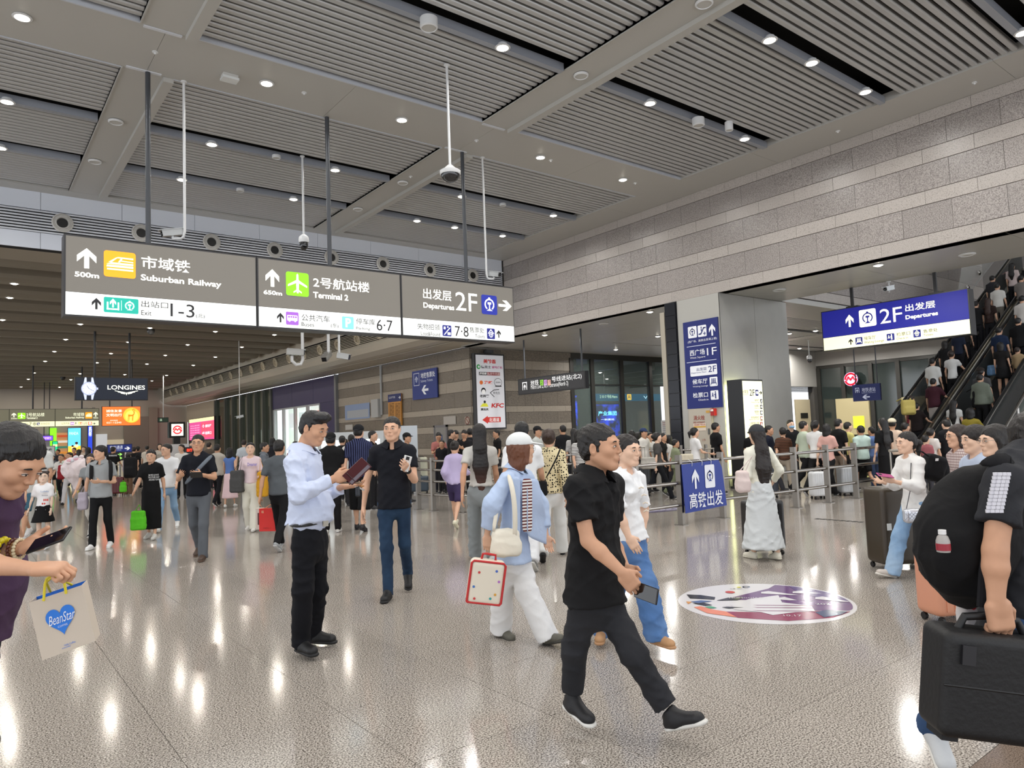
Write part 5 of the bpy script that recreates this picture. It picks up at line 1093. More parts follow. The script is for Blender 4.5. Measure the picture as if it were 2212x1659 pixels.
def hand_sdf(S, w_, d, n, side, k=1.0, curl=.35, thumb=.5, spread=.06, pinch=0):
    """w_: wrist, d: towards the knuckles, n: palm normal, side: direction of the thumb"""
    d = nz(d); side = nz(side-d*np.dot(side, d)); nn = nz(np.cross(d, side)); n = nn*(1 if np.dot(nn, n) > 0 else -1)
    S.cone(w_, w_+d*.03*k, .024*k, .029*k, side=side, f=.62, k=.012*k)
    S.box(w_+d*.056*k-n*.001*k, (.041*k, .046*k, .0145*k), .014*k, [side, d, n], .014*k)
    S.ell(w_+d*.035*k+side*.024*k+n*.008*k, (.018*k, .026*k, .014*k), [side, d, n], .012*k)
    for i, (o, l, r) in enumerate(((.030, .072, .0088), (.010, .080, .0090), (-.010, .074, .0086), (-.030, .058, .0078))):
        c = curl*(1+.12*i) if not pinch or i else curl*.6
        p = w_+(d*(.097-.004*abs(i-1))+side*o)*k; a = .45*c; dd = nz(d*math.cos(a)+n*math.sin(a)+side*o*spread*20*(1-min(c, 1)*.8)); S.cone(w_+(d*.07+side*o*.9)*k, p, r*k*1.05, r*k*1.08, k=.008*k)
        for j, fr_ in enumerate((.45, .3, .25)):
            q = p+dd*l*fr_*k; S.cone(p, q, r*(1.02-.08*j)*k, r*(.94-.1*j)*k, k=.003*k); p = q; a += c*(1.0 if j == 0 else .8); dd = nz(d*math.cos(a)+n*math.sin(a))
    p = w_+(d*.022+side*.026+n*.006)*k; t1 = nz(side*(1-thumb*.5)+d*.75+n*thumb*.7); q = p+t1*.044*k; S.cone(p, q, .0135*k, .0105*k, k=.01*k)
    t2 = nz(d*1.0+side*(.35-thumb*.5)+n*thumb*.6); S.cone(q, q+t2*.032*k, .0103*k, .0085*k, k=.003*k)
# ---- skeletons ----
def fk(h, lf=0, lk=0, rf=0, rk=0, ls=0, le=10, la=8, lr=0, rs=0, re=10, ra=8, rr=0, lean=0, hy=0, hp=0, wide=1.0, fem=0, hroll=0, crouch=0, stance=1.0, tw=0):
    D = math.radians; J = {}; sh = (.098 if not fem else .088)*h*wide; hp_ = .052*h
    pel = V(0, 0, .53*h); ln = D(lean); up = V(0, math.sin(ln), math.cos(ln)); fw = V(0, math.cos(ln), -math.sin(ln))
    J['pel'] = pel; J['neck'] = pel+up*.302*h; J['chest'] = pel+up*.19*h; tv = V(math.cos(D(tw)), math.sin(D(tw)), 0)
    J['shR'] = pel+up*.274*h+tv*sh; J['shL'] = pel+up*.274*h-tv*sh; J['up'] = up
    hd = V(math.sin(D(hy))*math.cos(D(hp)), math.cos(D(hy))*math.cos(D(hp)), -math.sin(D(hp)))
    J['hf'] = hd; J['head'] = J['neck']+V(0, math.sin(ln)*.06*h, .098*h)+hd*V(1, 1, .3)*.012*h; J['hroll'] = D(hroll)
    for s_, x, f, k in (('R', 1, rf, rk), ('L', -1, lf, lk)):
        hip = pel+V(x*hp_, 0, -.018*h); a = D(f); kn = hip+V(x*.012*stance, math.sin(a), -math.cos(a))*.245*h; a -= D(k); an = kn+V(x*.01*stance, math.sin(a), -math.cos(a))*.235*h
        pitch = 0
        if math.degrees(a) < -12: pitch = math.radians(-math.degrees(a)-8)*.95
        elif math.degrees(a) > 12: pitch = -a*.8
        J['hip'+s_], J['kn'+s_], J['an'+s_] = hip, kn, an; J['to'+s_] = an+nz((x*.12, math.cos(pitch), -math.sin(pitch)))*.105*h+V(0, 0, -.028*h*math.cos(pitch)); J['fp'+s_] = pitch
        J['heel'+s_] = an+V(0, -.02*h, -.04*h)
    for s_, x, sw, e, ab, ro in (('R', 1, rs, re, ra, rr), ('L', -1, ls, le, la, lr)):
        a = D(sw); b_ = D(ab); u = nz((x*math.sin(b_), math.sin(a)*math.cos(b_), -math.cos(a)*math.cos(b_))); el = J['sh'+s_]+u*.172*h
        a2 = a+D(e); f_ = nz((x*math.sin(b_)*.4-x*math.sin(D(ro))*math.sin(D(min(e, 90))), math.sin(a2), -math.cos(a2))); J['el'+s_] = el; J['wr'+s_] = el+f_*.15*h; J['hd'+s_] = f_
        J['hn'+s_] = nz(np.cross(f_, np.cross(V(-x, 0, 0), f_))) if e < 50 else V(0, -.3, 1) if False else nz(V(-x*.75, 0, .66)) ; J['ht'+s_] = V(0, 1, 0) if e < 50 else nz(V(x*.66, .1, .75))
        if e < 50: J['hn'+s_] = V(-x, 0, 0)
    lo = min(min(J['to'+s_][2], J['an'+s_][2]-.045*h) for s_ in 'LR')-.008*h
    for k_ in J:
        if isinstance(J[k_], np.ndarray) and k_ not in ('up', 'hf', 'hdR', 'hdL', 'hnR', 'hnL', 'htR', 'htL'): J[k_] = J[k_]-V(0, 0, lo)
    J['h'] = h; return J
def figure(J, par, top=None, bot=None, hair=('short', '17120f'), sk=1, shoe=('222222', 'e8e8e8'), vox=.016, near=0, fem=0, curl=.4, curlL=None, curlR=None, glasses=0, mouth=0, belly=0, fat=1.0, feats=1, cap=None, seed=1, skip='', hk=1.0, mask=None, thumbs=.5):
    """top=(kind,colour,...) bot=(kind,colour,...); all parts are children of par"""
    h = J['h']; k = h/1.72; side = nz(J['shR']-J['shL']); up = J.get('up', V(0, 0, 1)); fw = nz(np.cross(up, side)); sm = skin(sk); kf = k*fat
    T = HF(J['head'], J['hf'], roll=J.get('hroll', 0), k=min(1.06, .42+.58*k)*hk); hk_ = T.k
    S = SDF(); head_sdf(S, T, hk_, fem); nb = J['neck']; S.cone(T(0, -.025, -.05), nb-up*.0*k, .047*hk_*(.88 if fem else 1.06), .056*k*(.9 if fem else 1.1), k=.03); S.cone(nb, nb-up*.06*k, .058*k, .1*k, side=side, f=.6, k=.03)
    S.cone(nb-up*.05*k, J['pel'], .085*k, .09*k, side=side, f=.7, k=.03); S.cone(J['shL'], J['shR'], .042*k, .042*k, k=.03)
    regs = []
    if near: regs.append((T.c-V(.135, .135, .12)*hk_, T.c+V(.135, .135, .16)*hk_, near))
    for s_ in 'LR':
        if s_ in skip: continue
        sh, el, wr = J['sh'+s_], J['el'+s_], J['wr'+s_]
        S.cone(sh, el, .043*kf, .036*kf, k=.02); S.cone(el, el+(wr-el)*.35, .036*kf, .038*kf, k=.015); S.cone(el+(wr-el)*.35, wr, .038*kf, .0255*k*(.9 if fem else 1), side=J['ht'+s_], f=.85, k=.015)
        c = {'L': curlL, 'R': curlR}[s_]; c = curl if c is None else c
        hand_sdf(S, wr, J['hd'+s_], J['hn'+s_], J['ht'+s_], k*(.93 if fem else 1), c, thumbs)
        if near: a = wr+J['hd'+s_]*.06*k; regs.append((a-.14*k, a+.14*k, near*1.05))
    bare = bot and bot[0] in ('shorts', 'skirt', 'miniskirt', 'midi')
    for s_ in 'LR':
        hp, kn, an = J['hip'+s_], J['kn'+s_], J['an'+s_]
        if bare:
            cm = kn+(an-kn)*.3
            S.cone(hp, kn, .07*kf, .05*kf, k=.02); S.cone(kn, cm-fw*.01, .048*kf, .05*kf, k=.02); S.cone(cm-fw*.01, an, .05*kf, .033*k, k=.02); S.cone(an, an+(an-kn)*.06, .03*k, .028*k, k=.01)
    sdf_obj('body', S, vox if not near else max(near*2.3, .009), sm, par, regs)
    # features
    if feats:
        for sx in (-1, 1):
            for dm, nm, p in ((F_EYE, 'eye', (sx*.0325, .0905, .0045)), (F_BROW, 'eyebrow', (sx*.033, .0945, .027))):
                o = link(nm, dm, par); m_ = T.mw(p)
                if sx < 0: m_ = m_ @ Matrix.Diagonal((-1, 1, 1, 1))
                o.matrix_local = m_
        if not mask: o = link('lips', F_SMILE if mouth == 2 else F_LIPS, par); o.matrix_local = T.mw((0, .0915, -.056)) @ Matrix.Diagonal((.95, .75, .8, 1))
        if glasses: o = link('glasses', F_GLASS, par); o.matrix_local = T.mw((0, .004, .0))
    if mask: m_ = SDF(); m_.ell(T(0, .035, -.05), [x*hk_ for x in (.072, .082, .05)], T.R); m_.ell(T(0, -.03, -.03), [x*hk_ for x in (.1, .075, .1)], T.R, .01, 's'); sdf_obj('face_mask', m_, max(.007, near or vox*.6), cloth(mask), par)
    # hair
    hv = near*1.2 if near else max(.009, vox*.7)
    st, hc = hair[0], hair[1]
    if st != 'none':
        A = SDF(fold=.0026, fscale=2.6, seed=seed); hair_sdf(A, T, hk_, st, .0 if len(hair) < 3 or isinstance(hair[2], tuple) else hair[2]); dip = None
        if st in ('long', 'longcurl'):
            L = hair[3] if len(hair) > 3 else .45
            ctr = nb-fw*.075*k; mid = nb-fw*.1*k-up*L*.45; end = nb-fw*.085*k-up*L
            A.cone(T(0, -.05, .02), ctr, .085*hk_, .085*k, side=side, f=.7, k=.03); A.cone(ctr, mid, .085*k, .098*k, side=side, f=.42, k=.03); A.cone(mid, end, .095*k, .045*k, side=side, f=.4, k=.03)
            if st == 'longcurl':
                for s_ in (-1, 1): A.cone(ctr+side*s_*.06, mid+side*s_*.08*k, .03, .035, k=.02); A.cone(mid+side*s_*.08*k, end+side*s_*.03+up*.05, .035, .02, k=.02)
            if len(hair) > 4: dip = hair[4]
        if st == 'pony': A.cone(T(0, -.1, .03), T(0, -.15, .0), .026*hk_, .034*hk_, k=.02); A.cone(T(0, -.15, .0), T(0, -.14, -.13), .036*hk_, .018*hk_, k=.02)
        sdf_obj('hair', A, hv, hairm(hc, dip), par)
    if cap:
        C = SDF(); C.ell(T(0, -.016, .06), [x*hk_ for x in (.093, .109, .086)], T.R); C.cut(T(0, 0, .042), -T.R[2]+T.R[1]*0, .4*hk_)
        if 'hat' in cap: C.cone(T(0, -.01, .05), T(0, -.01, .056), .165*hk_, .165*hk_, side=T.R[0], f=1.05, k=.01, fa=1, fb=1)
        else:
            bk_ = -1 if 'back' in cap else 1
            C.cone(T(0, bk_*.07, .052), T(0, bk_*.15, .04), .075*hk_, .05*hk_, side=T.R[0], f=.16, k=.012)
        sdf_obj('cap', C, (near or vox*.6), cloth(cap[0]), par)
    # top
    if top:
        kd, col = top[0], top[1]; opt = top[2] if len(top) > 2 else {}; g = opt.get('g', 1.0)
        cl = cloth(col, opt.get('pat', ''), opt.get('c2'), opt.get('ps', 1.0)); A = SDF(fold=opt.get('fold', .0048)*(1.3 if near and near < .0048 else 1), seed=seed, fscale=1 if near else .7)
        hem = opt.get('hem', .0); pel = J['pel']; wst = pel+up*.1*k; hemp = pel-up*(.055*k+hem); ct = J['chest']
        A.cone(J['shL']*.86+J['shR']*.14-up*.01*k, J['shR']*.86+J['shL']*.14-up*.01*k, .054*kf*g, .054*kf*g, k=.04)
        for s_ in 'LR': A.cone(nb-up*.012*k, J['sh'+s_]-up*.005*k, .05*k, .05*kf*g, k=.03)
        A.cone(nb-up*.005*k, nb-up*.08*k, .062*k*(.92 if fem else 1.05), .12*kf, side=side, f=.66, k=.03, fa=1)
        A.cone(ct+up*.1*k, wst, (.165 if not fem else .142)*kf*g, (.152 if not fem else .122)*kf*g, side=side, f=.66, k=.05)
        A.cone(wst, hemp, (.158 if not fem else .128)*kf*g, (.174 if not fem else .163)*kf*g*opt.get('flare', 1), side=side, f=.82, k=.03, fb=1)
        if belly: A.ell(pel+up*.14*k+fw*.05*k, (.13*k, .11*k+belly, .16*k), [side, fw, up], .05)
        if fem: 
            for s_ in (-1, 1): A.ell(ct+up*.045*k+fw*.075*k+side*s_*.062*k, (.058*k, .05*k, .055*k), [side, fw, up], .04)
        sl_ = opt.get('sl', .55); sw = opt.get('sw', 1.0)
        for s_ in 'LR':
            sh, el, wr = J['sh'+s_], J['el'+s_], J['wr'+s_]
            if sl_ <= 0: continue
            if sl_ <= 1: A.cone(sh, sh+(el-sh)*sl_, .058*kf*g, .06*kf*g*sw, k=.035, fb=1)
            else: A.cone(sh, el, .057*kf*g, .052*kf*g*sw, k=.035); A.cone(el, el+(wr-el)*(sl_-1), .052*kf*g*sw, .04*kf*g*sw, k=.02, fb=1)
        A.ell(nb+up*.02*k+fw*.028*k, (.058*k, .06*k, .05*k), [side, fw, up], .012, 's')
        if opt.get('vneck'): A.cone(nb+fw*.13*k-up*.02*k, nb+fw*.12*k-up*.1*k, .045*k, .008*k, k=.01, op='s', side=side, f=1.6)
        if opt.get('open'): 
            for q_ in range(4): pass
        o = sdf_obj(opt.get('name', 'shirt'), A, opt.get('vox', (max(near*2, .0085) if near else vox)), cl, par)
        if opt.get('collar'):
            m_ = MB(); cc = nb+up*.012*k; n_ = 22; R1, R2 = .066*k*(.9 if fem else 1.05), .108*k*(.9 if fem else 1.04); vs = []
            for i in range(n_+1):
                a = math.radians(18+(324)*i/n_); dr = fw*math.cos(a)*1.0+side*math.sin(a); fr_ = max(0, math.cos(a))**2
                tp = cc+dr*R1+up*(.052-.032*fr_)*k; bt = cc+dr*(R2+.006*k*fr_)+up*(.010-.052*fr_)*k
                vs += [cc+dr*(R1-.002)+up*(-.01-.03*fr_)*k, tp, bt, bt+dr*.004+up*.002, tp+dr*.005+up*.004]
            fs = [(i*5+a, i*5+(a+1) % 5, (i+1)*5+(a+1) % 5, (i+1)*5+a) for i in range(n_) for a in range(5)]+[(4, 3, 2, 1, 0), tuple(n_*5+j for j in range(5))]
            m_.add(vs, fs); m_.build('collar', cl, par, True)
    # bottoms
    if bot:
        kd, col = bot[0], bot[1]; opt = bot[2] if len(bot) > 2 else {}; g = opt.get('g', 1.0); cl = cloth(col, opt.get('pat', ''), opt.get('c2'), opt.get('ps', 1.0)); A = SDF(fold=max(.005, opt.get('fold', .005))*(1.2 if near and near < .0048 else 1), seed=seed+5, fscale=1 if near else .7); pel = J['pel']; hp = (J['hipL']+J['hipR'])/2
        if kd in ('trousers', 'shorts'):
            A.cone(pel+up*.07*k, hp-V(0, 0, .03*k), .126*kf*g, .146*kf*g, side=side, f=.7, k=.03, fa=1)
            for s_ in 'LR':
                a, b_, c = J['hip'+s_], J['kn'+s_], J['an'+s_]
                if kd == 'shorts': L = opt.get('len', .85); A.cone(a, a+(b_-a)*L, .092*kf*g, .088*kf*g*opt.get('w', 1), k=.03, fb=1); A.cone(hp-V(0, 0, .03*k), a+(b_-a)*.3, .09*kf*g, .09*kf*g, k=.03)
                else: w_ = opt.get('w', 1.0); A.cone(a, b_, .083*kf*g, .066*kf*(w_+g)/2, k=.03); A.cone(b_, c+(c-b_)*opt.get('ext', .14), .066*kf*(w_+g)/2, .056*kf*w_, k=.03, fb=1)
        else:
            L = {'skirt': .5, 'miniskirt': .26, 'midi': .68}[kd]*opt.get('len', 1)*k; kn = (J['knL']+J['knR'])/2; d = nz((kn-hp)*V(.4, .4, 1))
            A.cone(pel+up*.07*k, hp, .125*kf, .16*kf*g, side=side, f=.74, k=.03, fa=1); A.cone(hp, hp+d*L, .16*kf*g, opt.get('r', .2)*k, side=side, f=.85, k=.03, fb=1)
        sdf_obj(kd if kd in ('trousers', 'shorts') else 'skirt', A, opt.get('vox', (max(near*2.1, .009) if near else vox)), cl, par)
        if opt.get('belt'): m_ = SDF(); m_.cone(pel+up*.035*k, pel+up*.072*k, .16*kf*g, .155*kf*g, side=side, f=.735, k=.01, fa=1, fb=1); sdf_obj('belt', m_, .007, mat('111111', .4), par)
    # shoes
    if shoe:
        for s_ in 'LR':
            an, to, hl = J['an'+s_], J['to'+s_], J.get('heel'+s_); fd = nz(to-an-V(0, 0, 0)); fp = J.get('fp'+s_, 0); fh = nz(fd*V(1, 1, 0)); dd = nz(fh*math.cos(fp)-V(0, 0, 1)*math.sin(fp)); uu = nz(V(0, 0, 1)*math.cos(fp)+fh*math.sin(fp)); sd = np.cross(dd, uu); c = an-uu*.055*k+dd*.045*k
            A = SDF(); A.cone(c-dd*.07*k, c+dd*.1*k, .034*k, .040*k, side=sd, f=.82, k=.02); A.cone(an+uu*.012*k-dd*.008*k, c-dd*.02*k+uu*.01*k, .040*k, .042*k, side=sd, f=1.15, k=.03, fa=1); A.cone(c+uu*.03*k, c+dd*.09*k+uu*.004, .032*k, .03*k, side=sd, f=.8, k=.02); A.cut(c-uu*.026*k, -uu, .3)
            sv = max(.008, near*1.6) if near else max(.011, vox*.75)
            so = sdf_obj('shoe', A, sv, mat(shoe[0], .55, bump=.15, bscale=30), par)
            if near and near < .005 and shoe[0] not in ('0c0c0e', 'b58a60'):
                for i_ in range(4):
                    b0 = c+dd*(.012+.017*i_)*k; zz = .036-.0042*i_; MB().tube([b0+sd*.024*k+uu*(zz-.008)*k, b0+sd*.01*k+uu*(zz+.001)*k, b0-sd*.01*k+uu*(zz+.001)*k+dd*.004, b0-sd*.024*k+uu*(zz-.008)*k+dd*.006], .0028, 6).build('lace', mat('8a8a88' if shoe[0] < '8' else 'f2f2ee', .7), so, True)
            A = SDF(); A.cone(c-dd*.072*k-uu*.022*k, c+dd*.108*k-uu*.022*k, .037*k, .044*k, side=sd, f=.35 if not near else .4, k=.01); A.cut(c-uu*.036*k, -uu, .3)
            q_ = sdf_obj('sole', A, sv, mat(shoe[1], .6), so)
    return T, k, side, fw, up
# ================= people =================
RT = V(RC[0, 0], RC[1, 0], 0); RT /= np.linalg.norm(RT); AW = V(-RT[1], RT[0], 0)      # picture right / away, on the floor
def facev(a): a = math.radians(a); return -AW*math.cos(a)+RT*math.sin(a)     # 0 to camera, 90 picture right, 180 away
def rz_of(a): f = facev(a); return math.atan2(-f[0], f[1])
PO = {'stand': dict(ls=3, rs=3, le=14, re=14), 'walkL': dict(lf=24, lk=7, rf=-18, rk=26, ls=-18, rs=20, le=12, re=26), 'walkR': dict(rf=24, rk=7, lf=-18, lk=26, rs=-18, ls=20, re=12, le=26),
      'phone': dict(ls=22, le=98, lr=42, rs=22, re=100, rr=42, hp=24), 'phR': dict(rs=16, re=112, rr=38, ls=2), 'phL': dict(ls=16, le=112, lr=38, rs=2), 'rail': dict(rs=38, re=38, ls=4, ra=16, la=10), 'railL': dict(ls=38, le=38, rs=4, ra=10, la=16), 'push': dict(rs=18, re=60, ls=0), 'hips': dict(rs=-22, re=84, ra=32, rr=10, ls=10)}
def person(gx, gy, topy, face, pose, label, group=None, h=None, near=None, jx=None, **kw):
    g = onz(gx, gy, 0); r = ray(gx, topy); hh = h or float((O+r*np.hypot(g[0], g[1])/np.hypot(r[0], r[1]))[2])
    D = float((RC.T@(g-O))[2]); t = thing('person', label, 'person', group, tuple(g)); t.rotation_euler = (0, 0, rz_of(face))
    po = dict(PO[pose]); 
    if jx: po.update(jx)
    if kw.get('bot') and 'shirt' not in kw['bot'][0] and kw['bot'][0] in ('midi', 'skirt', 'miniskirt'):
        for q_ in ('lf', 'rf', 'lk', 'rk'): po[q_] = po.get(q_, 0)*.32
    hz = hh*(1.0 if not pose.startswith('walk') else 1.02)-.015
    if kw.get('cap') or 1: hz = hz/1.012
    J = fk(hz, fem=kw.get('fem', 0), **po); nr = near or min(max(D*.00106, .004), .016)
    tf = abs(((face+po.get('hy', 0)*-1+180) % 360)-180) < 118 and D < 26
    kw.setdefault('feats', 1 if tf else 0); kw.setdefault('seed', int(gx+gy)); figure(J, t, near=nr, **kw); return t, J, g
S_ = lambda c, **o: ('shirt', c, o)
Tr = lambda c, **o: ('trousers', c, o)
Sh = lambda c, **o: ('shorts', c, o)
BKH = '17120f'
# ---- the near figures, joints measured from the photograph ----
def kperson(gx, gy, D, label, j, face, hd, h, **kw):
    """j: joint -> (px, py, extra distance); all turned into metres around the standing point"""
    g = onz(gx, gy, 0) if gy else V(*(at(gx, 900, D)*V(1, 1, 0))); Q = lambda p: at(p[0], p[1], D+(p[2] if len(p) > 2 else 0))-g
    t = thing('person', label, 'person', None, tuple(g)); J = {k: Q(v) for k, v in j.items() if k[:2] not in ('fp', 'hd', 'hn', 'ht')}
    dirv = lambda v: nz(RT*v[0]+V(0, 0, 1)*v[1]+AW*v[2])
    J['hf'] = dirv(hd); J['hroll'] = kw.pop('roll', 0); J['h'] = h; J['up'] = nz(J['neck']-J['pel']); J['chest'] = J['pel']+(J['neck']-J['pel'])*.62
    for s_ in 'LR':
        w_ = j.get('hd'+s_); J['hd'+s_] = dirv(w_) if w_ else nz(J['wr'+s_]-J['el'+s_])
        J['hn'+s_] = dirv(j['hn'+s_]) if 'hn'+s_ in j else nz(facev(face)*.3+(J['neck']-J['sh'+s_])); J['ht'+s_] = dirv(j['ht'+s_]) if 'ht'+s_ in j else facev(face)
        a, to = J['an'+s_], J['to'+s_]; d = to-a; J['fp'+s_] = math.atan2(-(d[2]+.045), np.hypot(d[0], d[1]))
        if j.get('fp'+s_) is not None: J['fp'+s_] = j['fp'+s_]
    kw.setdefault('near', max(D*.0009, .0032)); T, k, side, fw, up = figure(J, t, **kw); return t, J, g, T, k
def KJ(**k): return k
# standing man in the pale blue shirt
p_shirt = kperson(672, 1395, 5.3, 'man in light blue dress shirt and black trousers standing and reading his phone', KJ(
    head=(678, 926, 0), neck=(655, 976, 0), shR=(634, 1000, -.17), shL=(676, 992, .18), elR=(646, 1070, -.24), wrR=(722, 1034, -.16), elL=(690, 1074, .22), wrL=(738, 1052, .05),
    pel=(668, 1140, 0), hipR=(656, 1165, -.08), hipL=(682, 1165, .08), knR=(655, 1275, -.12), knL=(684, 1270, .12), anR=(650, 1381, -.05), anL=(676, 1362, .22), toR=(690, 1404, -.22), toL=(736, 1374, .16), hdR=(1, .25, .1), hnR=(0, -.5, .8), htR=(.2, .9, .2), hdL=(1, .05, 0), hnL=(0, 1, 0), htL=(.3, 0, 1), fpR=0.0, fpL=0.0),
    75, (.88, -.33, -.34), 1.80, sk=0, hair=('quiff', '121013'), top=S_('ccd6ee', sl=1.92, sw=1.12, g=1.04, collar=1, fold=.006, hem=-.115), bot=Tr('0d0e14', belt=1, w=1.12, fold=.005, g=1.02), shoe=('0c0c0e', '0c0c0e'), belly=.03, fat=1.03, curl=.5, curlL=.35)
# striding man in the black polo
p_polo = kperson(1330, 1590, 3.72, 'middle-aged man in black polo and black cuffed trousers striding across the foreground', KJ(
    head=(1297, 968, -.02), neck=(1283, 1030, 0), shR=(1246, 1056, -.14), shL=(1322, 1048, .14), elR=(1270, 1168, -.2), wrR=(1343, 1236, -.3), elL=(1322, 1165, .26), wrL=(1350, 1225, .05),
    pel=(1284, 1262, 0), hipR=(1270, 1290, -.08), hipL=(1302, 1288, .08), knR=(1240, 1402, .02), knL=(1366, 1410, -.08), anR=(1236, 1503, .1), anL=(1446, 1538, -.1), toR=(1272, 1557, -.02), toL=(1532, 1548, -.24), hdR=(.6, -.78, 0), hnR=(.2, .1, .9), htR=(.8, .5, 0), fpR=0.18, fpL=-.38),
    70, (.86, .03, -.5), 1.68, sk=0, hair=('crop', '15110f'), top=S_('151517', sl=.62, g=1.07, collar=1, vneck=1, hem=.03), bot=Tr('28292d', w=1.05, g=.99, pat='wash', c2='34353a', fold=.004, ext=-.12), shoe=('16161a', 'dad9d4'), mouth=2, fat=1.04, curl=.75, hk=1.03)
# girl with cap and striped tee
p_cap = kperson(1125, 1395, 5.45, 'young person in white cap, pale blue open shirt and wide white trousers', KJ(
    head=(1126, 972, 0), neck=(1114, 1016, 0), shR=(1096, 1036, -.14), shL=(1136, 1030, .14), elR=(1064, 1090, -.2), wrR=(1052, 1156, -.15), elL=(1165, 1090, .2), wrL=(1180, 1158, .1),
    pel=(1108, 1180, 0), hipR=(1100, 1200, -.07), hipL=(1122, 1200, .07), knR=(1085, 1275, .05), knL=(1138, 1278, -.05), anR=(1083, 1352, .12), anL=(1180, 1368, -.14), toR=(1106, 1372, 0), toL=(1209, 1380, -.25), hdR=(0, -1, 0), hnR=(.2, 0, .9), htR=(.9, 0, 0), fpL=-.3, fpR=.1),
    95, (.85, .02, .4), 1.58, sk=1, fem=1, hair=('bob', '6a3f28'), cap=('dfe2e2',), glasses=1, top=S_('b9cbe8', sl=1.75, sw=1.45, g=1.1, collar=1, fold=.004, hem=.06, flare=1.06), bot=Tr('e6e6e6', w=1.75, g=1.12, fold=.007), shoe=('5c5a50', '3c3a34'))
# open shirt front with striped tee, and the blown tail of the shirt
def sheet(name, pts, m_, par, g, th=.004, sub=2):
    """cloth sheet from a grid of points (rows of equal length)"""
    R_ = len(pts); C_ = len(pts[0]); vs = [tuple(p-g) for row in pts for p in row]; me = bpy.data.meshes.new(name)
    me.from_pydata(vs, [], [(i*C_+j, i*C_+j+1, (i+1)*C_+j+1, (i+1)*C_+j) for i in range(R_-1) for j in range(C_-1)]); me.materials.append(m_); me.polygons.foreach_set('use_smooth', [True]*len(me.polygons))
    o = link(name, me, par); a = o.modifiers.new('s', 'SUBSURF'); a.levels = sub; a.render_levels = sub; b_ = o.modifiers.new('t', 'SOLIDIFY'); b_.thickness = th; return o
t, J, g, T, k = p_cap; A5 = lambda x, y, d: at(x, y, 5.45+d)
st_ = cloth('f2efec', 'hstripe', '6a3434', 1.5); sheet('striped_tee', [[A5(1128+i*7, 1034+r*23, -.17+.012*i-.02*(r == 0)) for i in range(4)] for r in range(6)], st_, t, g)
bl = cloth('b9cbe8'); sheet('shirt_tail', [[A5(1138+c*(8+r*2.1), 1034+r*25+c*(1.5*r), -.16+.10*c*(1 if r > 2 else .6)) for c in range(4)] for r in range(6)], bl, t, g)
sheet('shirt_front', [[A5(1124-c*9, 1030+r*26, -.2-.02*c) for c in range(3)] for r in range(6)], bl, t, g)
# woman in white blouse beside the polo man
p_wb = kperson(1380, 1398, 5.15, 'young woman in white knotted blouse and blue flared jeans walking beside the man in black', KJ(
    head=(1356, 974, 0), neck=(1349, 1020, 0), shR=(1328, 1036, -.13), shL=(1378, 1034, .13), elR=(1338, 1110, -.22), wrR=(1358, 1160, -.26), elL=(1392, 1100, .2), wrL=(1388, 1150, .15),
    pel=(1362, 1160, 0), hipR=(1352, 1178, -.07), hipL=(1374, 1178, .07), knR=(1330, 1262, .05), knL=(1392, 1258, -.08), anR=(1300, 1352, .15), anL=(1416, 1366, -.12), toR=(1296, 1374, .05), toL=(1452, 1392, -.25), hdR=(.5, -.85, 0), hnR=(-.3, 0, .9), htR=(.8, .3, 0), fpL=0.0, fpR=.1),
    62, (.62, -.03, -.78), 1.58, sk=2, fem=1, hair=('bun', '1c1614'), top=S_('eef0f2', sl=.85, vneck=1, hem=-.03, fold=.006, c2='e0e0e4'), bot=Tr('4f74a8', w=1.7, pat='wash', c2='7a9bc8', fold=.006, g=1.0), shoe=('b58a60', 'b08660'), curl=.3)
# man in jeans, looking at the camera
t3, J3, g3 = person(857, 1292, 908, 2, 'walkR', 'man in black polo and dark blue jeans walking towards the camera, phone in hand', sk=1, hair=('short', '1a1614'), top=S_('10121a', sl=.6, collar=1, vneck=1, hem=.03, flare=.94, fold=.0045), bot=Tr('1d3048', w=.92, pat='wash', c2='35506c', g=.93), shoe=('0e0e10', '0e0e10'), jx=dict(rf=4, rk=2, lf=-12, lk=26, ls=16, le=100, lr=12, la=8, rs=-10, re=12, ra=20, hy=6, stance=-1.6), near=.006, curlL=.8)
# large man at the left edge
p_left = kperson(-40, None, 2.62, 'man in purple tee at the left edge looking down at his phone', KJ(
    head=(26, 996, .04), neck=(-22, 1060, .1), shR=(-60, 1105, -.13), shL=(-30, 1080, .3), elR=(-70, 1215, -.22), wrR=(66, 1229, -.26), elL=(-20, 1190, .2), wrL=(44, 1184, -.02),
    pel=(-75, 1330, .1), hipR=(-80, 1370, 0), hipL=(-60, 1370, .2), knR=(-70, 1600, 0), knL=(-55, 1600, .2), anR=(-75, 1840, .1), anL=(-60, 1830, .3), toR=(-10, 1870, .1), toL=(0, 1860, .3), hdR=(1, -.05, .1), hnR=(.1, -1, .1), htR=(.2, .2, 1), hdL=(.95, .2, .05), hnL=(-.1, 1, -.1), htL=(.2, .4, .9), fpR=0.0, fpL=0.0),
    85, (.8, -.55, -.1), 1.74, sk=0, hair=('short', '131010'), top=S_('4a3550', sl=.7, g=1.02, hem=.02, fold=.0045), bot=Tr('2a2a30'), shoe=('222222', 'dddddd'), belly=.02, fat=1.08, curlR=1.25, curlL=.3, near=.0032, hk=1.06)
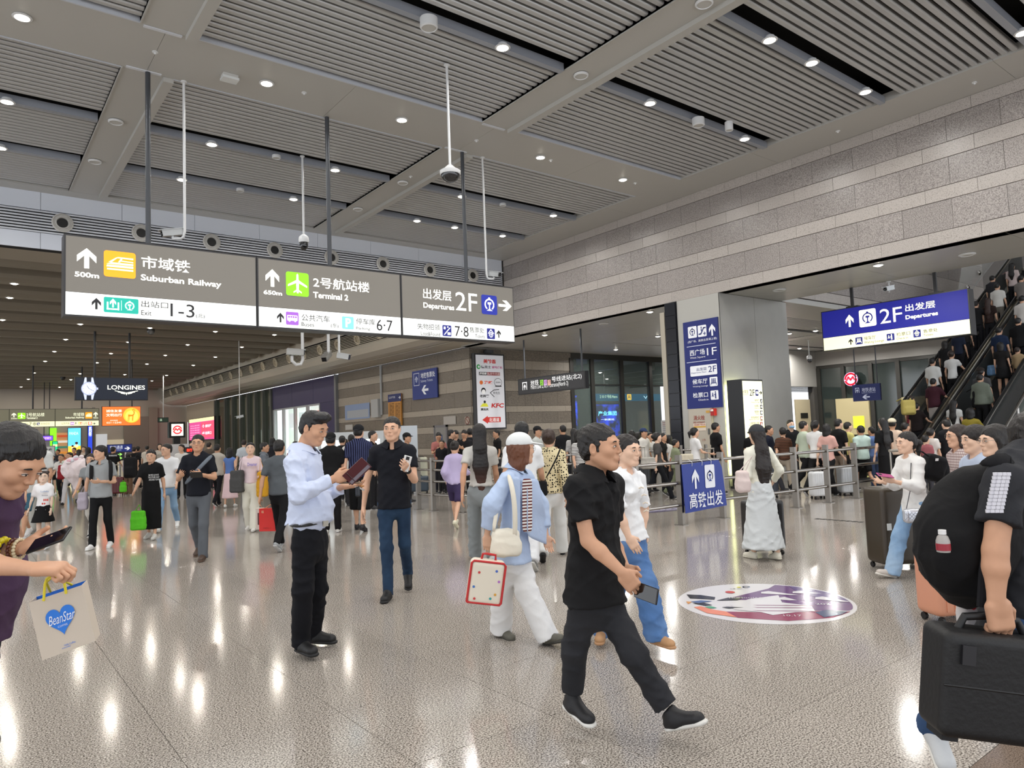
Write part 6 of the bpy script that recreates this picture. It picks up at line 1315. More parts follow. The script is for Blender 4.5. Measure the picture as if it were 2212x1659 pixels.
# man with the big backpack, right edge
p_bag = kperson(2150, 1640, 2.5, 'person in dark tee and blue jeans at the right edge wearing a huge backpack', KJ(
    head=(2262, 960, .1), neck=(2215, 1000, .05), shR=(2168, 1040, -.16), shL=(2240, 1030, .2), elR=(2150, 1190, -.2), wrR=(2152, 1292, -.22), elL=(2260, 1180, .2), wrL=(2280, 1290, .1),
    pel=(2215, 1310, .05), hipR=(2200, 1345, -.02), hipL=(2235, 1345, .14), knR=(2150, 1470, .25), knL=(2290, 1490, -.05), anR=(2020, 1560, .62), anL=(2330, 1700, .1), toR=(2075, 1650, .42), toL=(2400, 1740, -.1), hdR=(.1, -1, 0), hnR=(.3, .1, .9), htR=(.9, -.2, 0), fpR=.75, fpL=-.2),
    95, (.96, 0, -.2), 1.74, sk=0, hair=('short', '1a1512'), top=S_('2b2c30', sl=.62, hem=.04, g=1.05), bot=Tr('2c4468', pat='wash', c2='456490', w=1.05), shoe=('cfd2d4', 'e6e4dc'), curlR=1.15, near=.0036)
# ---- middle distance ----
person(1652, 1208, 925, 198, 'walkL', 'long-haired girl in dark cap, cream cardigan and tiered grey skirt walking away', sk=2, fem=1, hair=('longcurl', '1e1613', 0, .5), cap=('3a3c40',), top=S_('ecebdc', sl=1.9, sw=1.15, fold=.006, g=1.03), bot=('midi', 'cfd4d6', dict(len=1.12, r=.29, fold=.008, g=1.02)), shoe=('e4e0d0', 'd8d4c4'), jx=dict(hy=10, ls=0, le=75, lr=30, rs=-5, re=55, ra=30), near=.0065)
person(1990, 1248, 930, 278, 'walkR', 'woman in white hooded jacket and pale jeans walking left with a pink phone', sk=2, fem=1, hair=('pony', '1a1513'), top=S_('e8e8e6', sl=1.7, sw=1.3, g=1.08, fold=.006, hem=.1, flare=1.14), bot=Tr('86a8cc', w=1.6, pat='wash', c2='b4cade'), shoe=('c9c0b8', 'd8d4cc'), jx=dict(rs=14, re=88, ls=14, le=92, lr=20, rr=20, lean=4), near=.0055)
person(218, 1184, 967, 8, 'walkR', 'smiling man in grey polo, black trousers and black backpack straps, hand on his stomach', sk=1, hair=('short', '0f0d0d', .006), top=S_('9a9ea0', sl=.7, collar=1, vneck=1, g=1.03, hem=.02, fold=.006), bot=Tr('0f1012', w=1.05), shoe=('efefef', 'e8e8e4'), mouth=2, jx=dict(hy=32, rf=10, lf=-6, lk=10, ls=10, le=85, lr=60, la=14, ra=14, rs=-6))
person(430, 1208, 943, 4, 'walkL', 'man with glasses in navy tee and grey cargo trousers holding a phone', sk=0, hair=('crop', '14110f'), glasses=1, top=S_('10131c', sl=.75, g=1.0), bot=Tr('5a5e64', w=1.15, fold=.004, g=1.02), shoe=('4a3a30', '5a4638'), jx=dict(ls=14, le=92, lr=40, rs=14, re=92, rr=40, la=16, ra=16, rf=-10, rk=24, lf=12, hy=-8))
person(327, 1164, 975, 6, 'walkL', 'woman in black print tee and long black skirt with a bright green carrier bag', sk=1, fem=1, fat=1.12, hair=('pony', '1a1513'), top=S_('101012', sl=.75, g=1.05), bot=('midi', '0d0d0f', dict(len=1.05, r=.19)), shoe=('d6d4ce', 'c8c6c0'), jx=dict(hy=-8, hp=4))
person(362, 1146, 957, 14, 'walkR', 'man with glasses in white tee and light blue jeans behind the woman in black', sk=1, hair=('short', '14110f'), glasses=1, top=S_('e2e4e6', sl=.7), bot=Tr('7fa3c6', w=1.05, pat='wash', c2='a8c4dc'), shoe=('efefec', 'e6e6e2'), jx=dict(hy=40))
person(543, 1146, 955, 3, 'stand', 'woman in pale pink tee and baggy cream trousers with shoulder bags walking to the camera', sk=2, fem=1, hair=('bun', '120f0f'), top=S_('e8d3d8', sl=.8, hem=-.04), bot=Tr('e4e1d4', w=1.6, g=1.1, fold=.007), shoe=('e8e6e0', 'dcdad4'), jx=dict(lf=10, rf=-8, rk=14, hy=-14, hp=-6, ls=8, le=70, la=12))
person(93, 1187, 1019, 6, 'stand', 'little girl in white printed tee and black skirt with hair buns and glasses', sk=4, fem=1, hair=('buns', '2a1a16'), glasses=1, mouth=2, top=S_('f2f2f4', sl=.8, g=1.05), bot=('miniskirt', '0c0c0e', dict(r=.25, len=1.15, fold=.006)), shoe=('d8dcde', 'e8e8e8'), jx=dict(hy=-22, hp=-8, ra=18))
person(8, 1192, 905, 12, 'walkR', 'adult in white tee and pale blue shorts beside the little girl at far left', h=1.68, sk=1, hair=('short', '14110f'), top=S_('e8e6e6', sl=.7), bot=Sh('c4d0da', len=.85), shoe=('dcdcdc', 'e8e8e8'), jx=dict(ls=6, le=25, la=30, rs=5))
person(52, 1166, 935, 10, 'walkL', 'adult in teal shorts half hidden behind the man in purple', h=1.66, sk=0, hair=('short', '14110f'), top=S_('d8d8d6'), bot=Sh('3d6478'), shoe=('d8d8d8', 'e8e8e8'))
person(84, 1150, 944, 4, 'stand', 'tall man in loose pale tee with a black strap behind the little girl', sk=0, hair=('short', '100e0e'), top=S_('d4d6d4', sl=.85, g=1.08, hem=.04), bot=Tr('b4b4ae', w=1.2), shoe=('aaaaaa', 'dddddd'))
person(718, 1150, 936, 186, 'stand', 'man in plain black tee seen from behind right of the man in the blue shirt', sk=0, hair=('crop', '121012', .004), cap=('151517', 'back'), top=S_('101012', sl=.75, g=1.05), bot=Tr('101013', w=1.05), shoe=('e2e2dc', 'e8e8e8'), fat=1.05)
person(779, 1146, 922, 176, 'walkL', 'man in navy pinstripe top, backward black cap and cropped trousers seen from behind', sk=1, hair=('crop', '16120f'), cap=('17181c', 'back'), top=S_('161a34', sl=.75, g=1.1, pat='vstripe', c2='6a74a8', ps=.9, fold=.006), bot=Sh('101113', len=1.35, w=1.1, g=1.1), shoe=('15151a', '2a2a30'), fat=1.04, jx=dict(lf=12, rf=-10, rk=14))
person(986, 1138, 951, 168, 'walkL', 'woman in lavender hooded jacket and purple shorts walking away by the railing', sk=1, fem=1, hair=('bun', '1c1512'), top=S_('b9add0', sl=1.8, sw=1.35, g=1.1, fold=.007), bot=Sh('3c3154', len=.9, w=.95), shoe=('dcd8c0', 'd4d0b8'), jx=dict(hp=26, ls=-20, le=60, rs=10, re=70, lean=4))
person(1045, 1216, 912, 184, 'walkL', 'woman with very long hair in cropped grey tee and grey cargo trousers seen from behind', sk=0, fem=1, hair=('long', '141010', 0, .5, ('4a2a20', .95, 1.2)), top=S_('c2c0bb', sl=.6, hem=-.1), bot=Tr('8e9496', w=1.45, g=1.08, fold=.007), shoe=('d0d0cc', 'c0c0bc'), jx=dict(ls=-28, le=18, la=12, rs=10), near=.0075)
person(1196, 1206, 924, 172, 'walkR', 'woman in cream blouse with black dots and white trousers seen from behind', sk=1, fem=1, fat=1.06, hair=('bun', '33221a'), top=S_('d8cba4', sl=1.7, pat='dots', c2='14120f', g=1.08, fold=.0045, hem=-.02), bot=Tr('dedfdd', w=1.4, g=1.08), shoe=('1c1c1e', '151515'), near=.0075)
person(1138, 1224, 912, 176, 'walkL', 'man in white tee with a tan backpack strap ahead of the dotted blouse', sk=0, h=1.72, hair=('short', '0e0d0e', .004), top=S_('e6e8ea', sl=.75, g=1.05), bot=Tr('e0e2e4', pat='wash', c2='b0b0b4', w=1.3), shoe=('7a7a78', 'c8c8c4'), near=.008)
person(606, 1186, 950, 178, 'walkL', 'person in grey tee and black trousers half hidden behind the man in the blue shirt', h=1.62, sk=0, hair=('short', '14110f'), top=S_('565b60', sl=.8), bot=Tr('0f0f12'), shoe=('9a9ea0', 'c0c0c0'), jx=dict(la=14))
person(572, 1108, 954, 95, 'walkL', 'man in grey short-sleeved shirt and grey trousers walking right behind the pink tee', sk=0, hair=('short', '1a1614'), top=S_('6a7078', sl=.8, collar=1), bot=Tr('5a5c5c', w=1.1), shoe=('222222', '333333'), jx=dict(rs=25, re=50))
person(497, 1096, 970, 184, 'walkR', 'woman in blue knit top and pale pink skirt seen from behind', sk=1, fem=1, hair=('bob', '0e0c0e'), top=S_('5a78b4', sl=.0, hem=.02), bot=('midi', 'e0c4c8', dict(len=.95, r=.24)), shoe=('e4e4e0', 'e0e0dc'))
person(470, 1094, 958, 178, 'walkL', 'balding man in beige tee with a black cross strap and black trousers seen from behind', sk=0, hair=('crop', '1a1614'), top=S_('b4aea4', sl=.9, g=1.05), bot=Tr('121318'), shoe=('1c1c20', 'e8e8e8'))
person(393, 1076, 962, 20, 'stand', 'woman in white tee and black trousers in front of the ticket machine', sk=1, fem=1, hair=('pony', '1a1513'), top=S_('dedcd8'), bot=Tr('141416', w=.9), shoe=('2a2a2c', '222222'), h=1.6, jx=dict(hy=30))
person(277, 1070, 979, 182, 'stand', 'woman in mauve top and brown wide trousers with a black backpack seen from behind', sk=1, fem=1, hair=('bun', '1a1513'), top=S_('bdb0b8', sl=1.8, sw=1.2, g=1.05), bot=Tr('6a5240', w=1.5), shoe=('e0dcd4', 'dddddd'))
person(150, 1090, 976, 16, 'walkR', 'man in mint tee and pale trousers carrying a flower bouquet', sk=0, hair=('short', '17130f'), top=S_('b4ccba', sl=.8), bot=Tr('c4c2c4', w=1.1), shoe=('17171a', '222222'), jx=dict(hy=30))
person(132, 1084, 980, 20, 'walkL', 'older man in white short-sleeved shirt and black trousers in the left crowd', sk=0, hair=('short', '3a3532'), top=S_('dcdad6', sl=.8, collar=1), bot=Tr('14151a'), shoe=('17171a', '222222'), jx=dict(hy=14))
person(112, 1070, 983, 12, 'walkR', 'woman with long hair in grey top and black mini skirt with a red bag', sk=2, fem=1, hair=('long', '1c1512', 0, .35), top=S_('62646a', sl=1.0), bot=('miniskirt', '121214', dict(r=.19)), shoe=('e0e0e0', 'dddddd'), jx=dict(hy=-10, hp=18))
person(197, 1160, 984, 10, 'walkL', 'woman half hidden behind the smiling man, tan arm and white trousers showing', h=1.5, sk=1, fem=1, hair=('bob', '2a201c'), top=S_('8a8e90'), bot=Tr('d8d6d0'), shoe=('1c1c20', 'e8e8e8'))
GC = 'far crowd in the left passage'
far = [(100, 1052, 985, 14, 'ded8d4', 'b8b4ae', 0, 'short', 'person in white top beyond the long-haired woman'), (30, 1062, 984, 20, 'e0ddd8', '2a2a2e', 0, 'short', 'person in white shirt just right of the purple shoulder'), (170, 1056, 972, 190, '18181a', '18181a', 1, 'long', 'person in all black with a headscarf left of the smiling man'), (190, 1070, 966, 160, '2a2628', '3a3a3e', 1, 'bob', 'dark-haired woman right behind the smiling man'),
       (244, 1066, 975, 176, '141416', '1a1a1e', 0, 'crop', 'guard in black uniform under the blue lane sign'), (290, 1056, 972, 180, '16161a', '18181a', 0, 'short', 'person in black tee beyond the mauve top'), (318, 1050, 970, 200, 'd4ccc0', '16161a', 0, 'short', 'person in cream tee and black shorts by the barrier'), (298, 1050, 976, 175, '22222a', '222228', 1, 'pony', 'small figure in black beside the barrier loops'),
       (160, 1050, 978, 10, '9a4a3c', '2a2a30', 0, 'short', 'person in rust shirt deep in the crowd'), (125, 1046, 983, 350, '2f3038', '2a2a30', 0, 'short', 'person in charcoal shirt deep in the crowd'), (64, 1060, 986, 5, 'cfc8c0', '3a3a40', 1, 'bob', 'person in beige top between the purple man and the tall man'), (181, 1046, 976, 8, 'd8c8b8', '38383e', 1, 'bun', 'person in tan top near the panda advert'),
       (216, 1042, 974, 190, 'e0dcd8', '2a2a30', 0, 'short', 'person in pale top behind the smiling man\'s shoulder'), (240, 1040, 976, 20, '3a4a6a', '2a2a30', 0, 'short', 'person in blue top far under the orange sign'), (345, 1048, 972, 30, 'c8c4bc', '24242a', 1, 'bob', 'person in grey top between the two couples'), (452, 1056, 966, 170, '5a5048', '2a2a30', 0, 'short', 'person in brown top near the glass doors'), (415, 1052, 968, 15, 'e4e0dc', '2a2a30', 1, 'pony', 'person in white top beside the ticker'),
       (528, 1060, 966, 190, 'c4ccd4', '30405a', 0, 'short', 'person in light blue shirt left of the pink tee'), (590, 1062, 962, 185, '24242a', '1a1a1e', 1, 'bob', 'person in dark top before the glass storefront'), (640, 1092, 950, 182, '7a3030', '1a1a1e', 0, 'short', 'person in dark red behind the blue-shirted man')]
for (x, gy, ty, fc, tc, bc_, fm_, hs, lb) in far:
    person(x, gy, ty, fc, rnd.choice(['walkL', 'walkR', 'stand']), lb, GC, h=rnd.uniform(1.58, 1.72), sk=rnd.choice([0, 1, 2]), fem=fm_, hair=(hs, rnd.choice(['14110f', '1c1613', '241a16'])), top=S_(tc, sl=.75), bot=Tr(bc_, w=1.1), shoe=('2a2a2c', 'bbbbbb'))
# ---- people before the granite walls ----
GW = 'people by the granite corner'
for (x, gy, ty, fc, ps, tc, bc_, fm_, hs, lb, hh, kw_) in [
    (742, 1090, 940, 182, 'stand', '131315', '1a1a1c', 0, 'short', 'man in black with his back turned by the ticket machines', 1.66, {}), (762, 1094, 934, 190, 'stand', 'cfccc6', '2a2a2e', 0, 'short', 'person in grey tee with thinning hair beside the pinstripe man', 1.68, {}), (748, 1080, 950, 178, 'stand', '1b1b20', '222226', 1, 'bob', 'person with a dark bob between the black tees', 1.58, {}),
    (808, 1100, 931, 80, 'stand', '151518', '1c1c20', 0, 'short', 'man in black tee looking right behind the man in jeans', 1.74, {}), (882, 1086, 948, 75, 'stand', '22242c', '1c1c20', 0, 'short', 'person in black cap right of the man in jeans', 1.66, dict(cap=('17181a',))),
    (951, 1064, 945, 12, 'phone', 'b0706a', '2c2c34', 0, 'crop', 'man in dusty red tee with backpack straps looking at his phone by the steel door', 1.66, {}), (958, 1066, 960, 350, 'stand', '1a1a1e', '202024', 0, 'short', 'seated-looking person in black before the dusty red tee', 1.45, {}), (978, 1068, 937, 100, 'stand', '141416', '1c1c20', 0, 'short', 'man in black with a swept fringe by the steel door', 1.72, {}),
    (989, 1064, 940, 330, 'phone', '141416', '202024', 0, 'short', 'man in black polo raising his phone near the wall', 1.7, {}), (1008, 1068, 936, 340, 'phone', '18181c', '202024', 0, 'short', 'man with glasses leaning over his phone near the wall', 1.7, dict(glasses=1)), (1020, 1066, 928, 200, 'stand', '1c1c22', '202024', 0, 'short', 'dark-haired person half behind the long hair', 1.74, {}),
    (1078, 1062, 938, 290, 'stand', '121214', '2a2a30', 0, 'crop', 'balding man in black polo looking left under the brand board', 1.68, dict(glasses=1)), (1166, 1076, 935, 60, 'stand', 'c8ccc8', '2a2a30', 0, 'short', 'person in black cap behind the white tee man', 1.7, dict(cap=('1a1a1c',))), (1222, 1066, 928, 200, 'stand', '16161a', '202026', 0, 'short', 'man in black tee left of the blue screens', 1.72, {}),
    (1246, 1078, 932, 176, 'stand', '1a1a1e', '1a1a1e', 1, 'long', 'person in black behind the striped sleeve', 1.62, {}), (1256, 1100, 950, 40, 'stand', 'e4e2e0', '2a2a30', 1, 'bob', 'person in black and white stripes left of the polo man', 1.58, {})]:
    if 'striped' in lb or 'stripes' in lb: tp = S_('e8e6e2', pat='hstripe', c2='17171a', ps=1.2, sl=.8)
    else: tp = S_(tc, sl=.75)
    person(x, gy, ty, fc, ps, lb, GW, h=hh, sk=rnd.choice([0, 1]), fem=fm_, hair=(hs, '15110f'), top=tp, bot=Tr(bc_), shoe=('2a2a2c', 'bbbbbb'), **kw_)
# ---- the queue behind the railing ----
GQ = 'queue behind the railing'
Q_ = [(1553, 1066, 913, 105, 'stand', '0f0f11', '1a1a1e', 0, 'short', 'man in black tee looking right before the hydrant cabinet', {}), (1507, 1074, 924, 100, 'push', 'e6e6e6', '2a2a30', 1, 'pony', 'woman with ponytail in white tee carrying a cream tote above the rail', {}), (1464, 1072, 948, 98, 'walkL', '8c9478', '6a7058', 0, 'short', 'boy in olive vest over a white tee walking right', {}),
      (1425, 1080, 933, 95, 'walkR', '4a4846', '111318', 1, 'bun', 'woman in charcoal tee and wide black trousers walking right', {}), (1396, 1064, 926, 40, 'stand', 'dcd8d0', '4a4a50', 0, 'crop', 'man in blue cap and cream shirt with a dark cross strap', dict(cap=('2c3a5c',))), (1437, 1064, 936, 60, 'stand', '131315', '1a1a1e', 1, 'long', 'woman in black tee behind the charcoal tee', {}),
      (1383, 1060, 934, 200, 'stand', '9a8a90', '2a2a30', 1, 'bob', 'person in mauve top by the corridor glass', {}), (1371, 1066, 930, 190, 'stand', '18181c', '1a1a1e', 0, 'short', 'man in black right of the white blouse woman', {}), (1409, 1062, 934, 30, 'stand', 'dedede', '2a2a30', 1, 'short', 'person in white tee behind the cream shirt', {}), (1450, 1062, 940, 240, 'stand', 'e0ddd8', '2a2a30', 1, 'bob', 'person in white sleeves reaching left over the rail', {}),
      (1632, 1064, 924, 160, 'stand', '101012', '1a1a1e', 0, 'crop', 'man in black before the glowing directory', {}), (1668, 1062, 918, 60, 'walkR', '14192a', '3a3a40', 0, 'short', 'man in navy polo right of the directory lightbox', {}), (1699, 1064, 922, 165, 'walkL', '6a4430', '9a8f80', 1, 'short', 'person in brown striped top and khaki trousers seen from behind', dict(pat='hstripe', c2='2a2320')),
      (1716, 1058, 907, 8, 'stand', '141416', '1a1a1e', 0, 'short', 'man in black shirt wearing a light blue face mask', dict(mask='8cb4d4')), (1744, 1066, 908, 95, 'walkL', 'bcc8b4', '101013', 0, 'short', 'man in pale green tee and black trousers looking right', {}), (1770, 1072, 905, 130, 'walkR', 'e4e4e2', '141416', 1, 'pony', 'woman in white tee with a square black backpack', {}),
      (1795, 1074, 914, 120, 'walkL', 'd8aaa0', '141416', 1, 'bob', 'woman in salmon pink tee and black trousers leaning forward', {}), (1820, 1066, 905, 110, 'stand', '101012', '8a7a6c', 0, 'short', 'man in black tee and brown trousers near the blue metro sign', {}), (1840, 1058, 912, 100, 'stand', 'c4bc74', '2a2a30', 1, 'short', 'person in yellow tee half hidden behind the black tee', {}),
      (1869, 1064, 918, 178, 'walkL', 'c4dcd4', '0f0f12', 0, 'short', 'boy in mint green tee and black shorts seen from behind', dict(shorts=1)), (1893, 1056, 922, 200, 'stand', '5c74a4', '3a4a6a', 1, 'short', 'child in blue shirt beside the mint tee', {}), (1919, 1072, 903, 190, 'stand', '0f0f11', '0c0c0e', 1, 'long', 'woman in long black dress with very long hair and a beige tote', {}),
      (1938, 1064, 905, 150, 'stand', 'd8c0ac', '141416', 1, 'short', 'woman in a straw hat with a black band, bare arms', dict(cap=('cfc6ae', 'hat'))), (1965, 1060, 913, 110, 'stand', '1c1c20', '1a1a1e', 0, 'short', 'dark figure left of the white hooded jacket', {}), (2020, 1066, 925, 120, 'stand', 'd8d4d0', '3a3a40', 1, 'bun', 'woman with a bow in her hair in white at the escalator foot', {}),
      (2056, 1062, 906, 182, 'stand', '0e0f14', '16161a', 0, 'short', 'man in black jacket at the foot of the escalator seen from behind', {}), (2008, 1068, 980, 120, 'stand', '9a5a60', '3a3a40', 1, 'short', 'child in dusty pink top behind the white hooded jacket', dict(h=1.2))]
for (x, gy, ty, fc, ps, tc, bc_, fm_, hs, lb, kw_) in Q_:
    k2 = {a: b for a, b in kw_.items() if a in ('cap', 'mask', 'h')}
    person(x, gy, ty, fc, ps, lb, GQ, sk=rnd.choice([0, 1, 2]), fem=fm_, hair=(hs, '15110f') if hs != 'long' else (hs, '120f0f', 0, .45), top=S_(tc, sl=.75, pat=kw_.get('pat', ''), c2=kw_.get('c2'), g=1.05), bot=(Sh(bc_) if kw_.get('shorts') else ('midi', bc_, dict(len=1.2)) if 'dress' in lb else Tr(bc_, w=1.15)), shoe=('2a2a2c', 'e0e0e0'), **k2)
# ---- three heads at the right, behind the backpack ----
person(2140, 1322, 917, 268, 'walkL', 'young man in pale blue shirt with thick dark hair facing left at the right edge', sk=2, hair=('short', '1c1512', .012), top=S_('b4c0d4', sl=.8), bot=Tr('3a3a40'), shoe=('dddddd', 'dddddd'), near=.0055)
person(2190, 1388, 914, 272, 'walkR', 'young woman with thin-rimmed glasses and dark hair facing left at the right edge', sk=2, fem=1, glasses=1, hair=('bob', '17120f', .004), top=S_('2e3036', sl=1.0), bot=Tr('2a2a30'), shoe=('dddddd', 'dddddd'), near=.0052)
person(2098, 1262, 914, 264, 'walkR', 'person with glasses in a plaid shirt facing left behind the young man in pale blue', sk=1, glasses=1, hair=('bob', '2a1d17'), top=S_('c8bcb8', pat='check', c2='7a5a5a', sl=1.0), bot=Tr('2a2a30'), shoe=('dddddd', 'dddddd'), near=.006)
# ---- riders on the escalators ----
GE = 'riders on the escalators'
ES0, ESL, ESY = 20.0, .63, -.06
def rider(px, py, label, top, bot, hair, fem=0, pose='stand', h=1.65, sk=1, cap=None, dz=0):
    r = ray(px, py); t_ = (h-.01-ESL*ES0-H)/(r[2]-ESL*r[0]); p = O+r*t_; x = p[0]; y = p[1]; z = max(0, p[2]-h)
    z = math.floor(z/.2+.5)*.2 if x > ES0+.3 else 0
    hh = p[2]-z; t = thing('person', label, 'person', GE, (x, y, z)); t.rotation_euler = (0, 0, -math.pi/2-.06)
    J = fk(max(1.2, min(1.85, hh))/1.01, fem=fem, **PO[pose]); figure(J, t, near=.016, fem=fem, top=top, bot=bot, hair=hair, sk=sk, shoe=('2a2a2c', 'cfcfcf'), feats=0, cap=cap, seed=int(px)); return t, J
for a in [(2013, 775, 'rider in flowing white top with a dark shoulder strap', S_('d8d8d4', sl=.9, g=1.1), Tr('1a1a1e'), ('short', '100e0d'), 1), (2054, 759, 'rider in white tee with a black sling bag holding the rail', S_('d8d8d6', sl=.6), Tr('141416'), ('bun', '2a1d17'), 1, 'rail'), (2015, 819, 'rider in maroon tee and white shorts', S_('43202a', sl=.8, g=1.06), Sh('cfc8c0'), ('short', '120f0f'), 0, 'rail'),
          (1967, 856, 'rider in red top under a yellow pack', S_('8c3040'), Tr('2a1c20'), ('short', '2c201b'), 1), (1978, 872, 'rider in dark brown tee at the escalator foot', S_('1e1516', g=1.08), Tr('1a1a1e'), ('crop', '120f0f'), 0, 'rail'), (2116, 810, 'rider in grey-green hooded sweater with a black backpack', S_('6d7468', sl=1.8, sw=1.3, g=1.12), Tr('151517'), ('short', '120f0f'), 0),
          (2160, 741, 'rider with a short black skirt and bare legs', S_('1a1818', sl=.6), ('miniskirt', '121214', dict(r=.2, len=1.1)), ('bob', '120f0f'), 1), (2197, 752, 'child in tan jacket held by the rider in the short skirt', S_('a48c6a', sl=1.5), Tr('3a3430'), ('short', '2a1d17'), 0, 'stand', 1.3), (2153, 613, 'rider in white shirt with a black backpack near the top', S_('d4d2cc', sl=.8), Tr('7a746a'), ('short', '120f0f'), 0),
          (2143, 597, 'rider in charcoal tee above the white shirt', S_('2c2c30', sl=.8, g=1.05), Tr('2a2a30'), ('crop', '120f0f'), 0), (2185, 569, 'topmost rider in striped pink and white with long hair', S_('cfc0bc', pat='vstripe', c2='9a7a7a', sl=.8), Tr('1a1a1e'), ('long', '120f0f', 0, .3), 1), (2134, 645, 'rider with long reddish brown hair', S_('2a1c18', sl=.7), Tr('1a1a1e'), ('long', '33201a', 0, .4), 1), (2107, 652, 'rider in black seen beside the sign edge', S_('141416', sl=.7), Tr('1a1a1e'), ('short', '120f0f'), 0, 'rail'),
          (2198, 688, 'rider in black at the right with a shaved neck', S_('121214', sl=.7, g=1.1), Tr('1a1a1e'), ('crop', '120f0f'), 0), (2059, 865, 'rider with long black hair and white sleeves at the foot', S_('cfcfcc', sl=.6), Tr('2a2a30'), ('long', '120f0f', 0, .4), 1), (2095, 883, 'rider in mustard sleeves with dark hair', S_('8c7e30', sl=1.2), Tr('2a2a30'), ('bob', '120f0f'), 1, 'rail'),
          (2080, 690, 'rider in dark tee just below the blue sign corner', S_('1c1a1c', sl=.7), Tr('1a1a1e'), ('short', '120f0f'), 0), (2068, 712, 'rider in navy with brown hair below the sign', S_('1f2638', sl=.7), Tr('1a1a1e'), ('bob', '33221b'), 1), (2040, 738, 'rider in black with dark hair above the white tees', S_('161618', sl=.7), Tr('1a1a1e'), ('bob', '17120f'), 1), (2118, 797, 'rider in grey with a cap behind the hooded sweater', S_('4a4a4c', sl=.8), Tr('1a1a1e'), ('crop', '120f0f'), 0, 'stand', 1.7, 1, ('2a2320',)),
          (2157, 708, 'rider in dark blue top midway up the right escalator', S_('1c2a44', sl=.7), Tr('1a1a1e'), ('short', '120f0f'), 0), (2205, 596, 'rider in grey shirt and blue jeans at the top right corner', S_('77726e', sl=.8), Tr('28486c'), ('short', '120f0f'), 0), (2207, 640, 'rider in white at the right edge', S_('cfcac4', sl=.8), Tr('2a2a30'), ('short', '120f0f'), 0)]:
    rider(*a)
# ================= railing =================
def railing(pts, hts, label, n0='railing', rr=.028, cast=False, top=1.11):
    t = thing('railing', label, 'railing', None)
    pw = MB()
    for i, p in enumerate(pts):
        d = nz(np.array(pts[min(i+1, len(pts)-1)])-np.array(pts[max(i-1, 0)])); d = V(d[0], d[1], 0); n = V(-d[1], d[0], 0)
        m = MB().obox((p[0], p[1], top/2), [d, n, (0, 0, 1)], (.028, .05, top/2)); m.obox((p[0], p[1], .006), [d, n, (0, 0, 1)], (.07, .09, .006)); m.obox((p[0], p[1], top+.004), [d, n, (0, 0, 1)], (.03, .052, .005)); m.build('post', M_steel2, t)
    for h in hts:
        for a, b in zip(pts[:-1], pts[1:]): MB().tube([(a[0], a[1], h), (b[0], b[1], h)], rr, 12).build('rail', M_steel, t, True)
    return t
R1 = [(5.1, 7.6), (6.15, 7.6), (7.2, 7.58), (8.2, 7.55), (9.21, 7.53), (10.3, 7.52), (11.3, 7.42), (12.26, 7.33), (13.33, 7.29), (14.31, 7.23), (15.34, 7.18), (16.2, 7.12)]
railing(R1[3:], (1.0, .67, .32), 'long stainless steel railing with square posts and three rails in front of the queue')
G2 = [onz(x, y, 0) for x, y in ((905, 1101), (937, 1104), (1000, 1108), (1091, 1098), (1165, 1094), (1242, 1088), (1290, 1086))]
railing([(p[0], p[1]) for p in G2], (1.05, .86, .62, .34), 'stainless barrier on castors behind the lavender jacket woman', rr=.024)
G3 = [onz(x, y, 0) for x, y in ((1330, 1066), (1400, 1063), (1476, 1061), (1530, 1059))]
railing([(p[0], p[1]) for p in G3], (1.0, .6), 'far steel railing before the corridor windows', rr=.024)
# ---- blue banner tied to the rail ----
F = Face('Y', 7.43, .003); t = thing('rail_banner', 'blue banner tied to the railing reading high-speed rail departures with an up arrow', 'banner', None); BB = '16338f'
u0, v1 = 9.19, .98; u1, v0 = 10.27, .2
MB().add([(9.17, 7.435, .97), (10.14, 7.435, .995), (10.22, 7.435, .86), (10.3, 7.435, .22), (9.21, 7.435, .19), (9.17, 7.445, .97), (10.14, 7.445, .995), (10.22, 7.445, .86), (10.3, 7.445, .22), (9.21, 7.445, .19)], [(0, 1, 2, 3, 4), (9, 8, 7, 6, 5)]+[(i, i+5, (i+1) % 5+5, (i+1) % 5) for i in range(5)]).build('sheet', mat(BB, .35), t)
F.arrow(9.40, .56, 9.58, .88, 'e8ecf6', 'up', 1); F.icon('rail', 9.74, .55, 10.0, .93, 'e8ecf6', BB, 1); F.text('高铁出发', 9.31, .25, 10.19, .5, 'e8ecf6', 1, .012)
F.done(t)
for x in (9.42, 9.68, 9.92): MB().tube([(x, 7.43, .93), (x, 7.42, .99), (x+.01, 7.5, 1.035), (x, 7.56, .98), (x, 7.44, .95)], .004, 5).build('tie', M_white, t)
